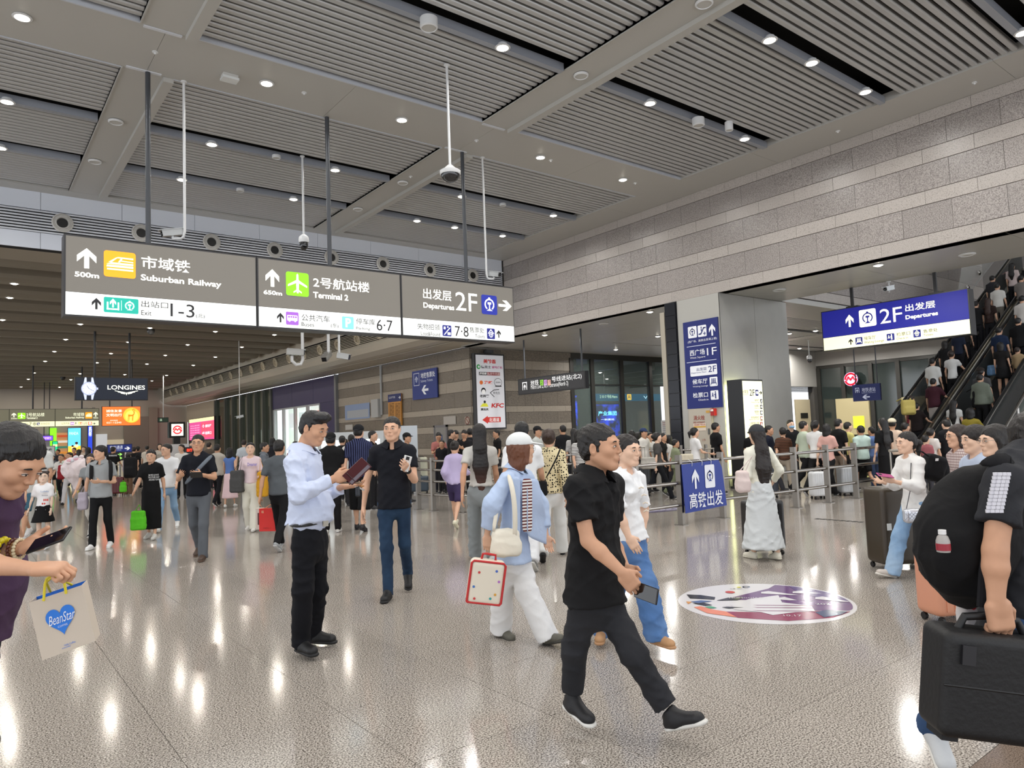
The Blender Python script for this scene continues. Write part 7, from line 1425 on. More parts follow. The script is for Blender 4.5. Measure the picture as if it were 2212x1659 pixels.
# ================= escalators =================
TH = math.atan2(ESL, 1.0); ed = nz(V(1, ESY, ESL)); ef = nz(V(1, ESY, 0)); en = V(-ef[1], ef[0], 0); eu = nz(np.cross(ef*0+en, ed)*-1)
if eu[2] < 0: eu = -eu
def ep(x, lat, dz=0): return V(x, lat+ESY*(x-ES0), max(0, ESL*(x-ES0))+dz)
XE = 31.0
def step_mesh():
    m = MB(); m.obox((0, 0, -.1), [ef, en, (0, 0, 1)], (.16, .5, .1)); me = bpy.data.meshes.new('step'); me.from_pydata(m.v, [], m.f); me.materials.append(mat('2a2a2b', .5, .4)); return me
STM = step_mesh()
for lane, (c, lab) in enumerate(((8.95, 'left escalator packed with riders climbing behind the blue departures sign'), (7.6, 'right escalator packed with riders at the edge of the photo'))):
    t = thing('escalator', lab, 'escalator', 'escalators')
    x = ES0+.32; k = 1
    while x < XE:
        o = link('step', STM, t); o.location = (x, c+ESY*(x-ES0), .2*k); x += .2/ESL; k += 1
    B('landing_plate', (18.4, ES0+.2, c-.55, c+.55, 0, .02), mat('77777a', .3, .8), t)
    for s_ in (-1, 1):
        y0 = c+s_*.57
        m = MB(); m.add([tuple(ep(18.6, y0, .05)), tuple(ep(ES0, y0, .05)), tuple(ep(XE, y0, -.05)), tuple(ep(XE, y0, .85)), tuple(ep(ES0, y0, .85)), tuple(ep(18.6, y0, .85))], [(0, 1, 4, 5), (1, 2, 3, 4)]); ob = m.build('balustrade', mat('5b5f60', .12, .2, alpha=.75, name='balustrade_glass'), t)
        mod = ob.modifiers.new('s', 'SOLIDIFY'); mod.thickness = .015
        path = [ep(18.75, y0, .25), ep(18.45, y0, .4), ep(18.38, y0, .62), ep(18.5, y0, .85), ep(18.8, y0, .93), ep(ES0-.1, y0, .93), ep(ES0+.3, y0, .98), ep(XE, y0, .95)]
        MB().tube(path, .038, 10).build('handrail', mat('0c0c0d', .3), t, True)
        MB().tube([ep(18.8, y0, .87), ep(ES0-.1, y0, .87), ep(ES0+.3, y0, .92), ep(XE, y0, .89)], .028, 8).build('rail_guide', mat('d5d0c4', .15, 1), t, True)
        B('newel_skirt', (18.5, 19.4, y0-.04, y0+.04, 0, .3), M_steel, t)
        dk_ = MB(); w_ = .09
        a0, a1 = ep(ES0, y0+s_*.02, .05), ep(XE, y0+s_*.02, .02)
        dk_.add([tuple(a0-en*w_), tuple(a1-en*w_), tuple(a1+en*w_), tuple(a0+en*w_), tuple(a0-en*w_-V(0, 0, .25)), tuple(a1-en*w_-V(0, 0, .25)), tuple(a1+en*w_-V(0, 0, .25)), tuple(a0+en*w_-V(0, 0, .25))], [(0, 1, 2, 3), (0, 4, 5, 1), (3, 2, 6, 7), (0, 3, 7, 4)]); dk_.build('skirt_deck', mat('c8c4b8', .32, 1), t)
    un = MB(); a = [ep(ES0-.2, c-.62, -.3), ep(XE, c-.62, -.35), ep(XE, c+.62, -.35), ep(ES0-.2, c+.62, -.3)]; un.add([tuple(p) for p in a]+[tuple(p-V(0, 0, .9)) for p in a], [(3, 2, 1, 0), (4, 5, 6, 7), (0, 1, 5, 4), (1, 2, 6, 5), (2, 3, 7, 6), (3, 0, 4, 7)]); un.build('truss_cladding', mat('6d6d6c', .3, .7), t)
# bright middle deck between the two escalators and the glass wall with bolts beside the left one
t = thing('escalator_divider', 'bright steel deck between the two escalators', 'divider', None)
a = [ep(18.6, 8.36, .9), ep(ES0, 8.36, .9), ep(XE, 8.36, .9), ep(XE, 8.18, .9), ep(ES0, 8.18, .9), ep(18.6, 8.18, .9)]
MB().add([tuple(p) for p in a]+[tuple(p-V(0, 0, .85)) for p in a], [(0, 1, 4, 5), (1, 2, 3, 4), (0, 6, 7, 1), (1, 7, 8, 2), (5, 4, 10, 11), (4, 3, 9, 10), (0, 5, 11, 6)]).build('deck', mat('cfcabc', .32, 1), t)
t = thing('glass_screen', 'tall bolted glass screen climbing beside the left escalator', 'glass panel', None)
gp = [ep(26.0, 9.78, 1.2), ep(30.6, 9.78, 1.2), ep(30.6, 9.78, 2.9), ep(27.2, 9.78, 2.9)]
ob = MB().add([tuple(p) for p in gp], [(0, 1, 2, 3)]).build('pane', mat('c8c8c2', .06, 0, spec=1, alpha=.3, name='clear_glass'), t); mod = ob.modifiers.new('s', 'SOLIDIFY'); mod.thickness = .02
for px, py in ((2134, 579), (2118, 601), (2102, 622)):
    p = at(px, py, 1.0)-O; tt = (9.78+ESY*6-O[1])/p[1] if False else None
for k in range(4): p = ep(26.9+.95*k, 9.72, 1.55); MB().lathe(p, [(.09, 0), (.09, .03), (.05, .06)], 14, (0, -1, 0)).build('bolt', M_steel, t, True)
B('support', (26.4, 26.5, 9.75+ESY*6.4, 9.85+ESY*6.4, 0, 5.0), M_steel2, t)
t = thing('side_barrier', 'sloping glass side panel and handrail right of the escalators', 'barrier', None)
ob = MB().add([tuple(ep(18.3, 6.55, .05)), tuple(ep(ES0, 6.55, .05)), tuple(ep(XE, 6.55, 0)), tuple(ep(XE, 6.55, 1)), tuple(ep(ES0, 6.55, 1)), tuple(ep(18.3, 6.55, 1))], [(0, 1, 4, 5), (1, 2, 3, 4)]).build('pane', mat('5a6460', .1, alpha=.6, spec=1), t); mod = ob.modifiers.new('s', 'SOLIDIFY'); mod.thickness = .02
MB().tube([ep(18.3, 6.5, 1.02), ep(ES0, 6.5, 1.02), ep(XE, 6.5, 1.02)], .04, 10).build('handrail', M_steel, t, True)
for x in (18.4, 19.6, 21.2, 22.8, 24.4): MB().tube([ep(x, 6.5, -.1), ep(x, 6.5, 1.0)], .03, 8).build('post', M_steel, t)
# ================= security cameras =================
def cam_thing(lab, grp='security cameras'): return thing('security_camera', lab, 'camera', grp)
def pole_cam(px, py, z, by, kind, lab, bend=0, rp=.022):
    a = onz(px, py, z); q = ray(px+(by-py)*(px-263)/21700*-0, by); tt = np.hypot(a[0], a[1])/np.hypot(q[0], q[1]); zb = (O+q*tt)[2]; t = cam_thing(lab)
    if bend == 0: MB().tube([(a[0], a[1], z), (a[0], a[1], zb+.12)], rp, 10).build('pole', M_white, t, True)
    else:
        e = a+RT*bend; pts = [(a[0], a[1], z), (a[0], a[1], zb+.12), (a[0]+RT[0]*bend*.1, a[1]+RT[1]*bend*.1, zb+.03), (a[0]+RT[0]*bend*.3, a[1]+RT[1]*bend*.3, zb), (e[0], e[1], zb)]; MB().tube(pts, rp, 10).build('pole', M_white, t, True); a = e
    MB().lathe((px and onz(px, py, z)[0], onz(px, py, z)[1], z), [(.05, 0), (.05, -.02), (.02, -.03)], 14).build('flange', M_white, t, True)
    c = V(a[0], a[1], zb)
    if kind == 'dome':
        MB().lathe(c, [(.04, .14), (.1, .08), (.17, .04), (.17, .0), (.16, -.02)], 22).build('housing', M_white, t, True); MB().lathe(c, [(.155, -.02), (.15, -.06), (.11, -.11), (.05, -.14), (.01, -.145)], 20).build('dome', mat('14151a', .08, spec=1), t, True)
    elif kind == 'ptz':
        MB().lathe(c, [(.03, .16), (.06, .14), (.1, .1), (.11, .02), (.1, -.02)], 20).build('housing', M_white, t, True); MB().lathe(c, [(.085, -.02), (.09, -.08), (.075, -.14), (.03, -.18), (.01, -.185)], 18).build('dome', mat('101114', .1, spec=1), t, True)
    else:
        d = nz(RT*(.7 if kind != 'left' else -.85)-AW*.5+V(0, 0, -.2)); s_ = nz(np.cross(d, (0, 0, 1))); u_ = np.cross(s_, d); b_ = c+V(0, 0, .1)
        MB().obox(b_, [d, s_, u_], (.16, .05, .05)).obox(b_+u_*.056+d*.02, [d, s_, u_], (.19, .062, .007)).build('housing', mat('b9bcbd', .3, .4), t); MB().lathe(b_+d*.16, [(.04, 0), (.042, .02), (.02, .015)], 14, d).build('lens', mat('0d0d10', .1), t, True); MB().tube([c, c+V(0, 0, .06)], .02, 8).build('mount', M_white, t)
    return t
pole_cam(965, 140, 7.7, 375, 'dome', 'white dome camera with black glass on the longest white pole, right of centre')
pole_cam(653, 337, 7.74, 522, 'ptz', 'white pole camera with a black ball just above the terminal 2 panel')
pole_cam(397, 176, 7.7, 515, 'left', 'box camera on a bent white pole above the suburban railway panel', bend=-.2)
pole_cam(1042, 340, 7.7, 603, 'right', 'box camera on a bent white pole above the departures panel', bend=.16)
pole_cam(516, 734, 6.4, 905, 'left', 'small camera on a thin white pole hanging before the passage glass', rp=.018)
pole_cam(72, 846, 6.4, 885, 'left', 'tiny camera on a short white pole above the far olive sign', rp=.02)
pole_cam(1746, 735, 4.95, 775, 'ptz', 'dome camera on a white stem right of the pillar')
pole_cam(1885, 772, 4.95, 834, 'left', 'small white camera on an angled pole above the small blue sign', bend=-.1, rp=.016)
pole_cam(1919, 608, 4.95, 632, 'left', 'black and white box camera above the blue departures sign')
pole_cam(1014, 754, 4.95, 866, 'left', 'small camera on a thin white stem left of the brand board', bend=-.1, rp=.012)
for px, py, bx, kd, lab in ((653, 716, 653, 'u', 'large box camera on a white hooked pole under the big sign, left one'), (709, 722, 709, 'l', 'box camera on a white pole under the big sign, middle one'), (732, 722, 732, 'r', 'dark-nosed camera on a white pole under the big sign, right one')):
    a = ony(px, py, 20.15); zt = 6.36; t = cam_thing(lab); zb = ony(px, 770 if kd != 'u' else 762, 20.15)[2]; x = a[0]
    pts = [(x, 20.15, zt), (x, 20.15, zb)]
    if kd == 'u': pts = [(x, 20.15, zt), (x, 20.15, zb-.2), (x-.06, 20.15, zb-.34), (x-.2, 20.15, zb-.36), (x-.32, 20.15, zb-.25), (x-.32, 20.15, zb-.1)]
    MB().tube(pts, .045 if kd != 'r' else .035, 12).build('pole', M_white, t, True); MB().lathe((x, 20.15, zt), [(.1, 0), (.1, -.02), (.05, -.04)], 14).build('flange', M_white, t, True)
    c = V(x-.25 if kd == 'u' else x-.08 if kd == 'l' else x+.1, 20.1, zb); d = nz({'u': (.95, -.2, -.05), 'l': (-.6, -.6, -.45), 'r': (.8, -.6, -.2)}[kd]); s_ = nz(np.cross(d, (0, 0, 1))); u_ = np.cross(s_, d); Lh = .24 if kd != 'r' else .18
    MB().obox(c, [d, s_, u_], (Lh, .075, .075)).obox(c+u_*.085+d*.03, [d, s_, u_], (Lh*1.1, .09, .01)).build('housing', mat('b5b5b2', .25, .5), t); MB().obox(c+d*(Lh+.01), [d, s_, u_], (.02, .065, .065)).build('lens', mat('15151a', .15), t)
for px, py, lb in ((326, 722, 'above the black advert screen'), (136, 825, 'left of the black advert screen')):
    a = onz(px, py-12, 6.36); t = cam_thing('dark dome camera on the low hall ceiling '+lb); MB().lathe((a[0], a[1], 6.34), [(.14, 0), (.15, -.06), (.14, -.12), (.1, -.2), (.02, -.24)], 18).build('dome', mat('3a3a3a', .2), t, True); MB().tube([(a[0], a[1], 6.3), (a[0], a[1], 6.72)], .02, 6).build('pole', M_white, t)
# ================= carried things =================
def rbox(name, lab, cat, c, ax, hs, r, m, fold=0, vox=.008, grp=None):
    t = thing(name, lab, cat, grp); S = SDF(fold=fold); S.box(c, hs, r, np.array([nz(a) for a in ax])); sdf_obj('body', S, vox, m, t); return t
def phone(c, d, up, lab, col='15161a', s=1.0, scr=None):
    d = nz(d); n = nz(np.cross(d, up)); u = np.cross(n, d); t = thing('phone', lab, 'phone', 'phones'); S = SDF(); S.box(c, (.075*s, .0375*s, .0045*s), .0042*s, [d, u, n]); sdf_obj('case', S, .0025, mat(col, .25), t, rel=0)
    MB().obox(V(*c)+n*.0047*s, [d, u, n], (.070*s, .034*s, .0005)).build('screen', mat(scr or '0a0b0e', .08, spec=.8), t); MB().obox(V(*c)-n*.0055*s+d*.05*s, [d, u, n], (.016*s, .016*s, .001)).build('camera_bump', mat('08080a', .2), t); return t
def orth(a, c): a = nz(a); c = nz(V(*c)-a*np.dot(a, c)); return [a, nz(np.cross(c, a)), c]
def wj(rec, key):       # world point of a figure's joint
    t, J, g = rec[0], rec[1], rec[2]; p = J[key]; a = t.rotation_euler[2]; c, s_ = math.cos(a), math.sin(a); return V(g[0]+c*p[0]-s_*p[1], g[1]+s_*p[0]+c*p[1], g[2]+p[2])
def soft_bag(lab, c, ax, hs, col, handles, fold=.004, name='tote_bag', cat='bag', r=.03, vox=.009, grp=None, hcol=None):
    t = thing(name, lab, cat, grp); S = SDF(fold=fold); ax = np.array([nz(a) for a in ax]); S.box(c, hs, min(r, min(hs)*.9), ax); S.box(V(*c)-ax[2]*hs[2]*.35, (hs[0]*1.05, hs[1]*1.15, hs[2]*.6), min(r, min(hs)*.9), ax, .03); sdf_obj('body', S, vox, cloth(col) if isinstance(col, str) else col, t)
    for pts in handles: MB().tube(pts, .006 if len(pts) > 2 else .008, 8).build('handle', cloth(hcol or col) if isinstance(hcol or col, str) else col, t, True)
    return t
Zv = V(0, 0, 1)
# --- shirt man: burgundy folder-phone, second phone, keys
t_, J, g = p_shirt[0], p_shirt[1], p_shirt[2]
A_ = lambda x, y, D: at(x, y, D)
t = thing('phone', 'burgundy flip-cover phone held open by the man in the light blue shirt', 'phone', 'phones'); c = A_(771, 1018, 5.12); d = nz(RT*.62+Zv*.55); u = nz(-RT*.55+Zv*.62-AW*.25); n = np.cross(d, u)
MB().obox(c, [d, u, n], (.095, .05, .006)).build('cover', mat('4a141c', .4), t); MB().obox(c-u*.03+n*.007, [d, u, n], (.09, .012, .001)).build('edge_strip', mat('77707a', .4), t); MB().obox(c-d*.085-n*.02+u*.0, [nz(d+n), u, nz(n-d)], (.04, .045, .004)).build('flap', mat('3a1016', .4), t)
phone(A_(757, 1043, 5.18), RT*.9-AW*.3, AW+RT*.2, 'phone with tan case lying in the lower hand of the blue-shirted man', '8a7258')
t = thing('car_key', 'bunch of car keys hanging from the hand of the man in the light blue shirt', 'keys'); c = A_(773, 1062, 5.16); S = SDF(); S.box(c, (.017, .01, .035), .009, [RT, AW, Zv]); sdf_obj('fob', S, .003, mat('20242c', .2), t, rel=0); MB().tube([c+Zv*.035, A_(768, 1052, 5.16), A_(764, 1047, 5.17)], .002, 5).build('ring', M_steel, t); MB().obox(A_(781, 1056, 5.16), [nz(RT+Zv*-.6), AW, nz(Zv+RT*.6)], (.022, .003, .006)).build('key_blade', M_steel, t); MB().lathe(A_(781, 1050, 5.17), [(.004, -.015), (.012, 0), (.004, .02)], 10, RT).build('wood_charm', mat('b07a48', .5), t, True)
# belt buckle, shirt pocket
MB().obox(A_(703, 1131, 5.12)-g, [nz(RT*.6+AW*.5), nz(AW-RT), Zv], (.02, .006, .02)).build('buckle', mat('9a958a', .2, .9), t_)
# --- polo man phone
phone(A_(1396, 1281, 3.38), RT*.55-AW*.8-Zv*.1, Zv+RT*.2, 'black phone in a thick case held low by the striding man in black', '101013', 1.0)
# --- man in jeans phone and watch
rec = (t3, J3, g3); c = wj(rec, 'wrL')+Zv*.06+facev(0)*.05; phone(c, Zv+RT*.3, RT, 'white phone held up by the man in jeans', 'd8d8d6')
c = wj(rec, 'wrL'); d = nz(wj(rec, 'elL')-c); t = thing('watch', 'black wristwatch on the man in jeans', 'watch'); MB().lathe(c+d*.02, [(.033, -.014), (.035, 0), (.033, .014)], 16, d).build('strap', mat('1a1a1c', .5), t, True); MB().lathe(c+d*.02+facev(0)*.032, [(.016, 0), (.016, .008)], 14, facev(0)).build('dial', mat('2a2a2e', .2), t)
# --- left man: phone, beads, paper bag
c = A_(106, 1167, 2.56); phone(c, RT*.93+Zv*.3-AW*.1, nz(AW*.85+Zv*.5-RT*.2), 'dark phone lying in the palm of the man in purple', '0f0f14', 1.02)
tb = thing('bead_bracelet', 'yellow bead bracelet on the man in purple', 'bracelet'); wv = A_(40, 1186, 2.6); dv = nz(RT)
for nm, off, rad, br, col, cnt in (('yellow', -.055, .036, .0125, 'd8c81e', 11), ('brown', -.018, .034, .0075, '5a2a1c', 16), ('ivory', .004, .034, .0065, 'd8cba8', 18)):
    tb = thing('bead_bracelet', {'yellow': 'chunky yellow bead bracelet', 'brown': 'dark brown bead bracelet', 'ivory': 'ivory bead bracelet'}[nm]+' on the phone hand of the man in purple', 'bracelet', 'bead bracelets') if nm != 'yellow' else tb
    u = nz(np.cross(dv, Zv)); v_ = np.cross(u, dv)
    bmq = MB(); _sph(bmq, (0, 0, 0), (br, br, br), 8); bme = None
    for i in range(cnt):
        a = 2*math.pi*i/cnt; p = wv+dv*off+(u*math.cos(a)+v_*math.sin(a))*rad
        if bme is None: o = bmq.build('bead', mat(col, .25), tb, True); bme = o.data
        else: o = link('bead', bme, tb)
        o.location = p
# paper bag
D0 = 2.42; P_ = [A_(62, 1302, D0), A_(177, 1264, D0+.02), A_(206, 1385, D0+.02), A_(91, 1427, D0)]; dep = nz(AW*.93-RT*.37)*.10
t = thing('paper_bag', 'cream paper carrier bag with a blue heart logo held by the man in purple', 'bag')
Q4 = [p+dep for p in P_]; off = nz(-dep)
m = MB().add([tuple(p) for p in P_]+[tuple(p) for p in Q4], [(3, 2, 1, 0), (4, 5, 6, 7), (0, 4, 7, 3), (1, 2, 6, 5), (3, 7, 6, 2)]); ob = m.build('paper', mat('c9bdae', .7, bump=.1, bscale=12), t); sd_ = ob.modifiers.new('s', 'SOLIDIFY'); sd_.thickness = .003
ins = MB().add([tuple(p+dep*.04*s2+(P_[3]-P_[0])*.01) for p, s2 in zip(P_, (1, 1, 1, 1))][:2]+[tuple(P_[1]*.6+P_[2]*.4+dep*.04), tuple(P_[0]*.6+P_[3]*.4+dep*.04)]+[tuple(Q4[0]-dep*.04), tuple(Q4[1]-dep*.04), tuple(Q4[1]*.6+Q4[2]*.4-dep*.04), tuple(Q4[0]*.6+Q4[3]*.4-dep*.04)], [(0, 1, 2, 3), (4, 7, 6, 5)]); ins.build('lining', mat('1c6ad0', .5), t)
eu_ = P_[1]-P_[0]; ev_ = P_[0]-P_[3]
class FQ(Face):
    def __init__(s, o, U, W, n, gap=.001): s.k = 'Q'; s.o = V(*o); s.U = V(*U); s.Wv = V(*W); s.n = nz(n); s.gap = gap; s.L = {}
    def P(s, u, v, lay=1): return tuple(s.o+s.U*u+s.Wv*v+s.n*s.gap*lay)
F = FQ(P_[3], P_[2]-P_[3], ev_, np.cross(eu_, ev_)*(1 if np.dot(np.cross(eu_, ev_), -dep) > 0 else -1), .0015)
HB = '2a78d8'; hp_ = []
for i in range(40): a = 2*math.pi*i/40; hp_.append((.5+.27*math.sin(a)**3, .56+.0165*(13*math.cos(a)-5*math.cos(2*a)-2*math.cos(3*a)-math.cos(4*a))))
F.poly(hp_[::-1], HB, 2); F.text('BeanStar', .27, .5, .75, .66, 'e6ecf6', 3, .0, .25); F.text('COFFEE', .42, .43, .6, .46, 'd8e2f2', 3); F.text('Hello Coffee', .45, .1, .66, .13, HB, 2); F.text('everyday', .4, .06, .56, .09, HB, 2)
F.done(t)
hx = A_(118, 1250, D0+.0); 
for a0, dd in ((P_[0]*.7+P_[1]*.3, 0), (P_[0]*.28+P_[1]*.72, 0)):
    pass
MB().tube([P_[0]*.72+P_[1]*.28-Zv*.01, A_(97, 1262, D0), A_(101, 1250, D0), A_(116, 1240, D0-.01), A_(132, 1240, D0), A_(138, 1252, D0), P_[0]*.3+P_[1]*.7-Zv*.01], .0042, 8).build('handle', mat('e6d638', .5), t, True)
MB().tube([Q4[0]*.72+Q4[1]*.28, A_(100, 1258, D0+.05), A_(116, 1243, D0+.03), A_(136, 1254, D0+.05), Q4[0]*.3+Q4[1]*.7], .0042, 8).build('handle', mat('e6d638', .5), t, True)
# --- cap girl: cream tote, red-trimmed lunch bag
D0 = 5.2; t = soft_bag('cream cloth shoulder bag at the hip of the person in the white cap', A_(1093, 1172, D0), [RT, AW, Zv], (.105, .05, .10), 'e8e2d2', [], fold=.004, r=.05)
sp_ = [A_(1098, 1024, 5.26), A_(1106, 1050, 5.17), A_(1112, 1090, 5.15), A_(1113, 1130, 5.15), A_(1112, 1165, 5.17)]; sheet('strap', [[p-RT*.018, p+RT*.018] for p in sp_], cloth('e6e0d0'), t, V(0, 0, 0), .004, 1)
sheet('strap', [[p-RT*.015, p+RT*.015] for p in [A_(1096, 1026, 5.45), A_(1080, 1060, 5.3), A_(1070, 1120, 5.18), A_(1066, 1150, 5.17)]], cloth('e6e0d0'), t, V(0, 0, 0), .004, 1)
t = thing('lunch_bag', 'cream square lunch bag with red trim and coloured dots, held low', 'bag'); c = A_(1049, 1256, 5.05); ax = orth(RT*.93-Zv*.16+AW*.12, Zv+RT*.16)
S = SDF(); S.box(c, (.125, .065, .155), .035, ax); sdf_obj('body', S, .006, mat('e4dccb', .6), t)
pts = [(-.118, -.14), (.112, -.14), (.12, -.13), (.12, .13), (.105, .145), (-.105, .145), (-.12, .13), (-.12, -.13), (-.118, -.14)]; q_ = lambda a, b, n=-.058: c+ax[0]*a*1.01+ax[2]*b*1.01+ax[1]*n
MB().tube([q_(a, b) for a, b in pts], .008, 8).build('red_trim', mat('c0282a', .5), t, True)
MB().tube([q_(-.05, .15, 0), q_(-.045, .19, -.01), A_(1052, 1196, 5.06), q_(.045, .19, -.01), q_(.05, .15, 0)], .009, 8).build('handle', mat('c0282a', .5), t, True)
for a, b, col in ((-.06, .07, 'c84040'), (-.085, -.03, '4a7ac0'), (.085, .02, 'b070c0'), (.06, .09, '4a6ac0'), (.04, -.1, '3aa0a0'), (-.07, -.11, 'c84040'), (.07, -.07, 'd8a040')): MB().lathe(q_(a, b, -.066), [(.009, 0), (.009, .002)], 12, -ax[1]).build('dot', mat(col, .5), t)
# --- white blouse knots
t = p_wb[0]; g = p_wb[2]
for x, y in ((1385, 1052), (1391, 1068), (1394, 1085), (1396, 1102)): MB().tube([A_(x-5, y+3, 4.98)-g, A_(x, y, 4.97)-g, A_(x+5, y+2, 4.98)-g], .006, 6).build('knot', cloth('e6dccc'), t, True)
# --- big backpack and hard case, right
t = thing('backpack', 'large bulging black backpack worn by the person at the right edge', 'backpack'); S = SDF(fold=.004)
S.ell(A_(2092, 1152, 2.5), (.15, .16, .205), [RT, AW, Zv], .05); S.ell(A_(2050, 1190, 2.47), (.095, .13, .15), [RT, AW, Zv], .06); S.ell(A_(2128, 1078, 2.5), (.13, .13, .12), [nz(RT+Zv*.4), AW, nz(Zv-RT*.4)], .06); S.cone(A_(2118, 1050, 2.45), A_(2172, 1006, 2.42), .055, .03, k=.05); S.cone(A_(2100, 1250, 2.5), A_(2140, 1262, 2.5), .11, .06, k=.05)
sdf_obj('pack', S, .0085, cloth('101012'), t); sheet('strap', [[p-V(0, 0, .02)*i-AW*.03*(i == 1), p+V(0, 0, .02)] for i, p in enumerate([A_(2120, 1010, 2.38), A_(2150, 992, 2.34), A_(2185, 992, 2.36), A_(2200, 1040, 2.3)])], cloth('17171a'), t, V(0, 0, 0), .01, 1)
MB().tube([A_(2128, 1180, 2.34), A_(2122, 1240, 2.33), A_(2118, 1310, 2.33)], .012, 8).build('loose_strap', cloth('1a1a1e'), t, True)
t = thing('drink_bottle', 'small clear bottle with red label in the side pocket of the black backpack', 'bottle'); c = A_(2037, 1172, 2.32); MB().lathe(c, [(.001, -.03), (.02, -.03), (.021, -.02), (.021, .005), (.016, .02), (.009, .027)], 16).build('bottle', mat('b8b4b0', .15, alpha=.8), t, True); MB().lathe(c+Zv*.027, [(.012, 0), (.012, .014)], 14).build('lid', mat('e4e4e4', .4), t, True); MB().lathe(c-Zv*.01, [(.0215, -.014), (.0215, .008)], 16).build('wrapper', mat('9a2a38', .4), t)
t = thing('hard_case', 'black rigid carry case swinging from the hand at the right edge', 'case'); ax = orth(RT*.98-Zv*.13-AW*.1, Zv+RT*.13); c = A_(2140, 1475, 2.3)
S = SDF(); S.box(c, (.185, .09, .165), .03, ax); sdf_obj('shell', S, .006, mat('0e0e10', .55, bump=.1, bscale=60), t); q_ = lambda a, n, b: c+ax[0]*a+ax[1]*n+ax[2]*b
MB().tube([q_(-.11, -.0, .155), q_(-.09, 0, .2), q_(.0, -.0, .215), q_(.07, 0, .205), q_(.1, 0, .155)], .013, 10).build('handle', mat('141416', .5), t, True); MB().tube([q_(-.185, -.088, -.0), q_(.185, -.088, -.0)], .004, 6).build('seam', mat('050506', .5), t)
for a in (-.12, .12): MB().obox(q_(a, -.095, .1), ax, (.02, .006, .03)).build('latch', mat('1c1c20', .4), t)
for a in (-.14, .14): MB().obox(q_(a, -.0, -.17), ax, (.025, .05, .012)).build('foot', mat('1a1a1c', .6), t)
t = thing('plastic_bag', 'white plastic bag with red flower print hanging above the black case', 'bag'); S = SDF(fold=.006); c = A_(2094, 1312, 2.75); S.box(c, (.05, .03, .075), .03, [RT, AW, Zv]); S.cone(c+Zv*.04, c+Zv*.12+RT*.03, .04, .015, k=.03); sdf_obj('bag', S, .006, mat('d4d0d0', .4, alpha=.9), t)
for a, b in ((-.015, .03), (.01, .045), (-.005, .01), (.02, .02)): MB().lathe(c+RT*a+Zv*b-AW*.033, [(.012, 0), (.010, .003)], 8, -AW).build('print', mat('b81e28', .5), t)
t_ = p_bag[0]; g = p_bag[2]    # white printed bars on the sleeve
for i in range(4):
    for j in range(11): c_ = A_(2150+9.5*i-j*1.6, 1024+j*8, 2.245+.004*abs(i-1.5))-g; MB().obox(c_, [RT, AW, Zv], (.0062, .003, .0052)).build('sleeve_print', mat('d8d8e0', .6), t_)
# ---- suitcases ----
def suitcase(gx, gy, w, d, h, ang, col, lab, ribs=6, hand=0, grp='suitcases', tag=None, m=None):
    g = onz(gx, gy, 0); a = math.radians(ang); X = V(math.cos(a), math.sin(a), 0); X = RT*math.cos(a)+AW*math.sin(a); Y = V(-X[1], X[0], 0); t = thing('suitcase', lab, 'suitcase', grp, tuple(g)); S = SDF(); c = V(0, 0, .06+h/2); S.box(c, (w/2, d/2, h/2), .045, [X, Y, Zv]); mt = m or mat(col, .35, spec=.6); sdf_obj('shell', S, .02, mt, t)
    for i in range(ribs):
        for s_ in (-1, 1): MB().obox(c+X*((i+.5)/ribs-.5)*w*.82+Y*s_*(d/2+.002), [X, Y, Zv], (.008, .005, h*.42)).build('rib', mt, t)
    for sx in (-1, 1):
        for sy in (-1, 1): p = X*sx*(w/2-.05)+Y*sy*(d/2-.04); MB().lathe(p+V(0, 0, .03)-X*.012, [(.028, 0), (.03, .012), (.028, .024)], 14, X).build('wheel', mat('18181a', .5), t, True)
    MB().tube([c+V(0, 0, h/2)-X*.07, c+V(0, 0, h/2+.025)-X*.05, c+V(0, 0, h/2+.025)+X*.05, c+V(0, 0, h/2)+X*.07], .01, 8).build('grip', mat('17171a', .5), t, True)
    if hand:
        for s_ in (-1, 1): MB().tube([c+V(0, 0, h/2)+X*.1*s_-Y*d*.3, c+V(0, 0, h/2+hand)+X*.1*s_-Y*d*.3], .009, 8).build('pull_rod', mat('a8a49c', .3, .8), t)
        MB().tube([c+V(0, 0, h/2+hand)-X*.11-Y*d*.3, c+V(0, 0, h/2+hand)+X*.11-Y*d*.3], .016, 8).build('pull_handle', mat('9a948a', .4, .3), t, True)
    if tag: MB().obox(c-Y*(d/2+.006)-X*w*.4, [X, Y, Zv], (.025, .002, .035)).build('luggage_sticker', mat(tag, .5), t)
    return t, g
suitcase(1652, 1198, .46, .26, .60, 12, '141518', 'black studded suitcase rolled behind the girl in the tiered skirt', 4, .0)
t, g = suitcase(1946, 1226, .56, .34, .80, 8, '3a3022', 'large dark brown suitcase with its handle up behind the woman in the white jacket', 0, .38, tag='e0e0dc')
suitcase(2056, 1340, .42, .26, .56, 10, 'd8987a', 'peach suitcase beside the legs at the right edge', 5, 0)
suitcase(257, 1070, .40, .26, .55, 6, '5a1418', 'dark red suitcase beside the woman in mauve', 4, .4)
suitcase(907, 1066, .5, .3, .42, 0, '3c4a58', 'slate blue suitcase lying behind the castor barrier', 8, 0)
suitcase(912, 1058, .34, .26, .9, 0, 'cfd0bc', 'pale cream bin-like case behind the castor barrier', 0, 0)
suitcase(1386, 1072, .42, .26, .62, 10, '1c1d20', 'black suitcase behind the rail beside the white blouse', 4, .45)
suitcase(1535, 1072, .38, .24, .55, 10, '1e2634', 'dark navy suitcase pulled by the ponytail woman', 4, .45)
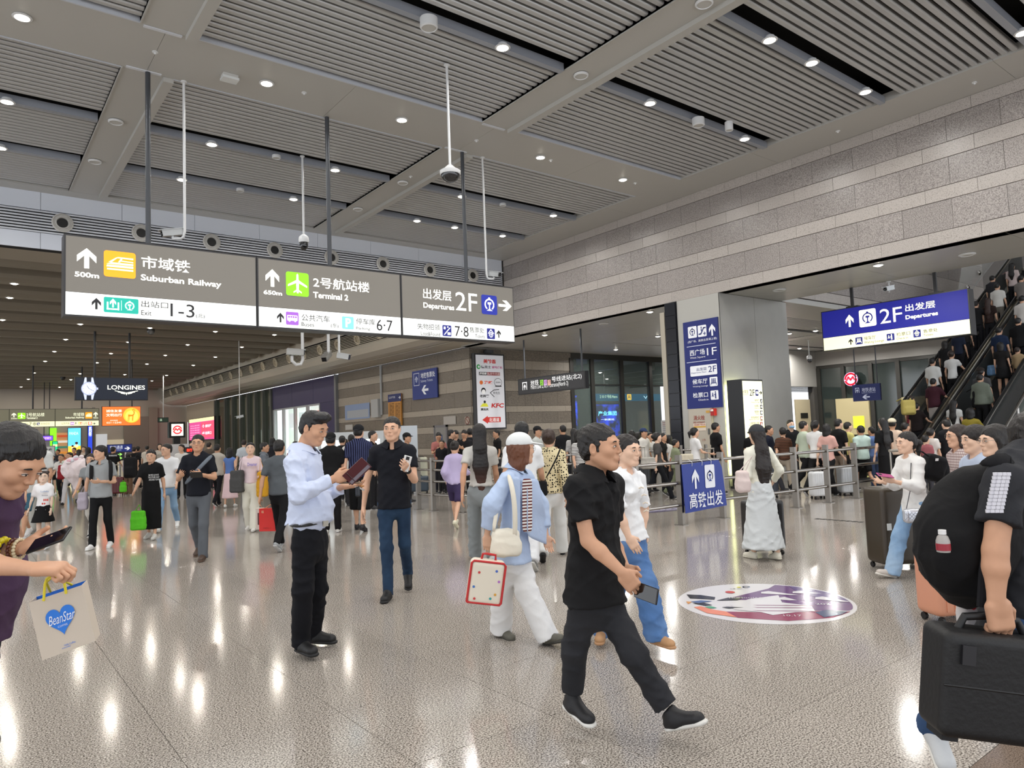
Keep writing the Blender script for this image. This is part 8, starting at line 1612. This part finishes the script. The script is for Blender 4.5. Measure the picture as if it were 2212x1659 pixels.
suitcase(1662, 1076, .36, .24, .60, 10, '1e2430', 'navy suitcase beside the man in the navy polo', 4, 0); suitcase(1832, 1070, .36, .24, .55, 10, 'c4c8cc', 'silver suitcase beside the brown trousers', 5, .4); suitcase(1768, 1078, .3, .22, .5, 8, 'd8dadc', 'white suitcase between the two women in the queue', 5, 0)
# ---- bags of the middle distance ----
def hand_bag(rec, s_, col, lab, w=.13, d=.06, h=.16, drop=.26, **k):
    p = wj(rec, 'wr'+s_)-Zv*.07; c = p-Zv*drop; ax = [RT, AW, Zv]; return soft_bag(lab, c, ax, (w, d, h), col, [[c+Zv*h*.9-RT*w*.5, p-RT*.01, c+Zv*h*.9+RT*w*.5]], **k)
def pix_bag(px, py, D, w, d, h, col, lab, hp=None, **k):
    c = at(px, py, D); hs = [] if hp is None else [[c+Zv*h*.9-RT*w*.5, at(hp[0], hp[1], D), c+Zv*h*.9+RT*w*.5]]; return soft_bag(lab, c, [RT, AW, Zv], (w, d, h), col, hs, **k)
pix_bag(299, 1124, 11.9, .11, .05, .16, '5cc42a', 'bright green non-woven bag carried by the woman in black', (301, 1090)); pix_bag(266, 1052, 16.9, .07, .04, .12, '5cc42a', 'small green bag by the mauve woman', (266, 1038))
t = thing('gift_bag', 'glossy red gift bag with gold print hanging at the left of the blue-shirted man', 'bag'); c = at(584, 1122, 10.8); MB().obox(c, [nz(RT-AW*.15), nz(AW+RT*.15), Zv], (.155, .05, .17)).build('bag', mat('dc2c26', .3), t)
F = FQ(c-RT*.155-AW*.053-Zv*.17, RT*.31, Zv*.34, -AW, .002); F.text('福', .12, .8, .24, .92, 'f0c8a0', 1); F.text('Happy Day', .55, .82, .9, .88, '8a1a18', 1); F.text('中国好礼 上海特产', .2, .12, .8, .17, '7a1614', 1); F.done(t)
MB().tube([c+Zv*.17-RT*.08, at(584, 1090, 10.8), c+Zv*.17+RT*.08], .006, 6).build('handle', mat('d8a078', .5), t, True)
t = thing('gift_bag', 'white printed carton bag behind the red gift bag', 'bag'); c = at(562, 1120, 10.95); MB().obox(c, [RT, AW, Zv], (.05, .05, .16)).build('bag', mat('d8d2c8', .5), t); MB().obox(c-AW*.052, [RT, AW, Zv], (.02, .002, .09)).build('print', mat('5a3a3a', .5), t)
pix_bag(567, 1046, 12.7, .09, .05, .22, 'd09a28', 'mustard yellow bag on the shoulder of the woman in pink', (562, 990)); pix_bag(512, 1040, 12.8, .11, .07, .2, '4c4c4c', 'dark grey shoulder bag of the woman in pink', (524, 985))
pix_bag(179, 1082, 11.3, .07, .04, .14, 'a8a0ac', 'lilac grey plastic bag beside the smiling man', (181, 1050))
t = thing('bouquet', 'flower bouquet wrapped in pale pink paper', 'bouquet'); S = SDF(fold=.02, fscale=.5); c = at(163, 1012, 15.3); S.ell(c, (.3, .2, .26), [nz(RT+Zv*.3), AW, nz(Zv-RT*.3)]); S.cone(c-Zv*.1, c-Zv*.42+RT*.05, .16, .05, k=.05); sdf_obj('wrapping', S, .02, cloth('ecdfe0'), t)
for i in range(7): S = SDF(); S.ell(c+V(rnd.uniform(-.18, .18), -.12, .15+rnd.uniform(-.05, .1)), (.05, .05, .04)); sdf_obj('flower', S, .015, cloth(['f0e4e6', 'e8b8c4', 'dcdce4'][i % 3]), t)
pix_bag(132+0, 1020, 15.8, .06, .04, .16, '8a2028', 'dark red handbag of the woman in the mini skirt'); 
def back_pack(px, py, D, w, h, col, lab, grp='backpacks', sq=0):
    c = at(px, py, D); t = thing('backpack', lab, 'backpack', grp); S = SDF(fold=.002); S.box(c, (w, .09, h), .06 if not sq else .03, [RT, AW, Zv]); S.box(c-Zv*h*.35-AW*.05, (w*.75, .07, h*.45), .04, [RT, AW, Zv], .02); sdf_obj('pack', S, .014, cloth(col), t)
    for s_ in (-1, 1): MB().tube([c+RT*w*.5*s_+Zv*h*.8+AW*.05, c+RT*w*.75*s_+Zv*h*1.15+AW*.1, c+RT*w*.9*s_+Zv*h*.9+AW*.26], .016, 6).build('strap', cloth(col), t, True)
back_pack(285-4, 1010, 16.3, .13, .24, '141416', 'black backpack on the woman in mauve')
back_pack(1764, 962, 16.3, .17, .2, '121214', 'square black backpack in the queue', sq=1); back_pack(2116, 862, 19.2, .19, .24, '101012', 'black backpack on the rider in the hooded sweater'); back_pack(2150, 640, 24.0, .17, .22, '131315', 'black backpack on the rider in the white shirt')
back_pack(1962, 880, 18.6, .17, .2, 'b8a860', 'yellow child backpack on the left escalator'); back_pack(2186, 598, 25.0, .15, .17, 'c89a98', 'pink backpack of the topmost rider'); back_pack(1052-900+930, 1010, 30, .1, .1, 'c0c0c0', 'grey pack far behind the long-haired woman') if False else None
t = thing('shoulder_bag', 'black shoulder bag on a long strap over the dotted blouse', 'bag'); c = at(1170, 1055, 8.6); S = SDF(fold=.002); S.box(c, (.07, .05, .09), .03, [RT, AW, Zv]); sdf_obj('bag', S, .009, cloth('141416'), t); sheet('strap', [[p-RT*.01, p+RT*.01] for p in [at(1212, 963, 8.55), at(1205, 985, 8.52), at(1192, 1010, 8.5), at(1178, 1035, 8.52)]], cloth('141416'), t, V(0, 0, 0), .006, 1)
t = thing('small_backpack', 'small black backpack with a white tag on the woman in the white jacket', 'backpack'); c = at(2015, 1010, 7.2); S = SDF(fold=.003); S.box(c, (.1, .1, .13), .05, [nz(RT-Zv*.4), AW, nz(Zv+RT*.4)]); sdf_obj('pack', S, .009, cloth('131316'), t); MB().obox(at(2024, 993, 7.08), [RT, AW, nz(Zv+RT*.2)], (.014, .003, .013)).build('tag', mat('e8e8e8', .5), t); MB().tube([at(2005, 985, 7.15), at(1992, 976, 7.08), at(1978, 974, 7.02)], .008, 6).build('strap', cloth('131316'), t, True)
t = thing('handbag', 'silver quilted handbag on a chain at the hip of the woman in the white jacket', 'bag'); c = at(1972, 1114, 6.85); S = SDF(); S.box(c, (.09, .045, .07), .035, [RT, AW, Zv]); sdf_obj('bag', S, .008, mat('d0d4dc', .2, .6), t)
for k in range(-2, 3):
    for s_ in (-1, 1): MB().obox(c-AW*.047+RT*.035*k, [nz(RT+Zv*s_), AW, nz(Zv-RT*s_)], (.05, .001, .0012)).build('quilt_line', mat('8a8e98', .3, .6), t)
MB().tube([c+Zv*.06-RT*.06, at(1966, 1060, 6.95), at(1968, 1000, 7.0)], .004, 5).build('chain', mat('4a4a50', .3, .8), t, True)
phone(at(1912, 1027, 6.95), -RT*.9+Zv*.15, AW+Zv*.4, 'pink phone held by the woman in the white jacket', 'b04a80')
pix_bag(1604, 1040, 8.05, .07, .06, .12, 'd8c8c4', 'pale pink and grey sling bag of the girl in the dark cap', (1625, 985)); phone(at(424, 1026, 9.42), RT, Zv-AW*.4, 'dark phone held by the man with the grey sling strap', '1a1a1e', 1.1)
sheet('strap', [[p-nz(RT-Zv)*.024, p+nz(RT-Zv)*.024] for p in [at(458, 984, 9.86), at(448, 993, 9.72), at(432, 1010, 9.66), at(414, 1030, 9.68), at(400, 1046, 9.75)]], cloth('6a727c'), (t := thing('sling_bag', 'grey sling strap across the chest of the man in navy', 'bag')), V(0, 0, 0), .01, 1)
for x0 in (198, 240): sheet('strap', [[p-RT*.03, p+RT*.03] for p in [at(x0+(3 if x0 < 220 else -3), 994, 11.44), at(x0, 1002, 11.33), at(x0, 1018, 11.27), at(x0-1, 1040, 11.27)]], cloth('141416'), (t := thing('backpack_strap', 'black backpack strap on the %s shoulder of the smiling man' % ('left' if x0 < 220 else 'right'), 'strap', 'backpack straps')), V(0, 0, 0), .012, 1)
pix_bag(1484, 1000, 15.2, .13, .08, .19, 'c8c0ac', 'cream canvas tote behind the blue banner'); pix_bag(1400, 1000, 15.0, .14, .08, .12, 'a8a49c', 'black and white patterned bag by the charcoal tee'); pix_bag(1935, 985, 15.6, .17, .07, .14, 'b09a7c', 'beige leather tote of the woman in the black dress'); pix_bag(2147, 800, 20.4, .14, .09, .15, '6a8cb0', 'light blue plastic bag on the right escalator')
# poster notices near the windows
for x0, y0, x1, y1, lab in ((1429, 908, 1448, 955, 'white standing notice before the corridor glass'), (1461, 907, 1473, 930, 'small white notice beside the dark channel')):
    F = Face('Y', 20.5, .01); u0, v1 = F.uv(x0, y0); u1, v0 = F.uv(x1, y1); t = thing('notice', lab, 'notice', 'paper notices'); B('board', (u0, u1, 20.5, 20.53, v0, v1), mat('d4d2d0', .5), t); MB().tube([((u0+u1)/2, 20.52, 0), ((u0+u1)/2, 20.52, v0)], .015, 8).build('stand', M_steel, t)
    for k in range(9): F.rect(u0+.04, v1-.12-.09*k*(v1-v0), u1-.05-.03*(k % 3), v1-.1-.09*k*(v1-v0), 'a05a5a' if k < 2 else '8a8a90', 1)
    F.done(t)
# whiteboard and ticket machines against the granite wall
t = thing('white_partition', 'tall white partition board behind the man in jeans', 'board'); p0 = onz(866, 1062, 0); p1 = onz(905, 1060, 0); u = V(p1[0]-p0[0], p1[1]-p0[1], 0); MB().obox((p0+p1)/2+Zv*.95, [nz(u), (-nz(u)[1], nz(u)[0], 0), (0, 0, 1)], (np.linalg.norm(u)/2, .03, .95)).build('board', mat('c4ccd4', .35), t)
t = thing('ticket_machine_row', 'row of white ticket machines with lit screens by the granite wall', 'machine')
for k in range(4):
    a = onz(738+31*k, 1062, 0)*V(1, 1, 0); a[0] = min(a[0], 15.2); MB().obox(a+V(-.3, 0, .9), [RT, AW, Zv], (.33, .3, .88)).build('cabinet', mat('c6cacb', .35), t); MB().obox(a+V(-.3, 0, 1.35)-AW*.31, [RT, AW, Zv], (.22, .01, .2)).build('screen', mat('dfe8e8', .3, emis=.9), t); MB().obox(a+V(-.3, 0, .85)-AW*.31, [RT, AW, Zv], (.2, .01, .12)).build('keypad', mat('5a6064', .4), t)
# ---- prints on clothes ----
def print_on(px, py, D, w, h, s, col, lab, par=None):
    c = at(px, py, D); F = FQ(c-RT*w/2-Zv*h/2, RT*w, Zv*h, -AW, .001); return F
def tprint(rec_label, items):
    for o in COL.objects:
        if o.get('label', '').startswith(rec_label): par = o; break
    else: return
    for (px, py, D, w, h, s, col) in items:
        c = at(px, py, D); F = FQ(V(0, 0, 0), RT, Zv, -AW, .001); mb_ = MB(); v, f, lo, hi = tmesh(s, .01)
        inv = Matrix.Rotation(-par.rotation_euler[2], 4, 'Z') @ Matrix.Translation(-par.location)
        vs = [inv @ Vector(tuple(c+RT*((p[0]-lo[0])/(hi[0]-lo[0])-.5)*w+Zv*((p[1]-lo[1])/(hi[1]-lo[1])-.5)*h)) for p in v]; mb_.add([tuple(x) for x in vs], f); mb_.build('shirt_print', mat(col, .6), par)
tprint('woman in black print tee', [(332, 1026, 11.93, .17, .03, 'MAYBE ALWAYS', 'd8d8d8'), (332, 1031, 11.93, .19, .03, 'THE OTHER WAY', 'd8d8d8'), (333, 1036, 11.93, .18, .03, 'AROUND TOWN', 'd8d8d8')])
tprint('woman in pale pink tee', [(545, 1003, 12.62, .17, .06, 'Dreamer', '6a60c0')])
tprint('little girl', [(97, 1062, 11.28, .13, .03, 'Lullaby', '6a88b8'), (97, 1070, 11.28, .1, .02, 'Sweet', '5a5a6a'), (99, 1080, 11.28, .08, .04, '●●●', 'c8483c'), (94, 1088, 11.28, .06, .03, '●●', 'c8483c')])
tprint('guard in black', [(244, 984, 17.0, .2, .04, '特保安检', 'd8d8d8')])
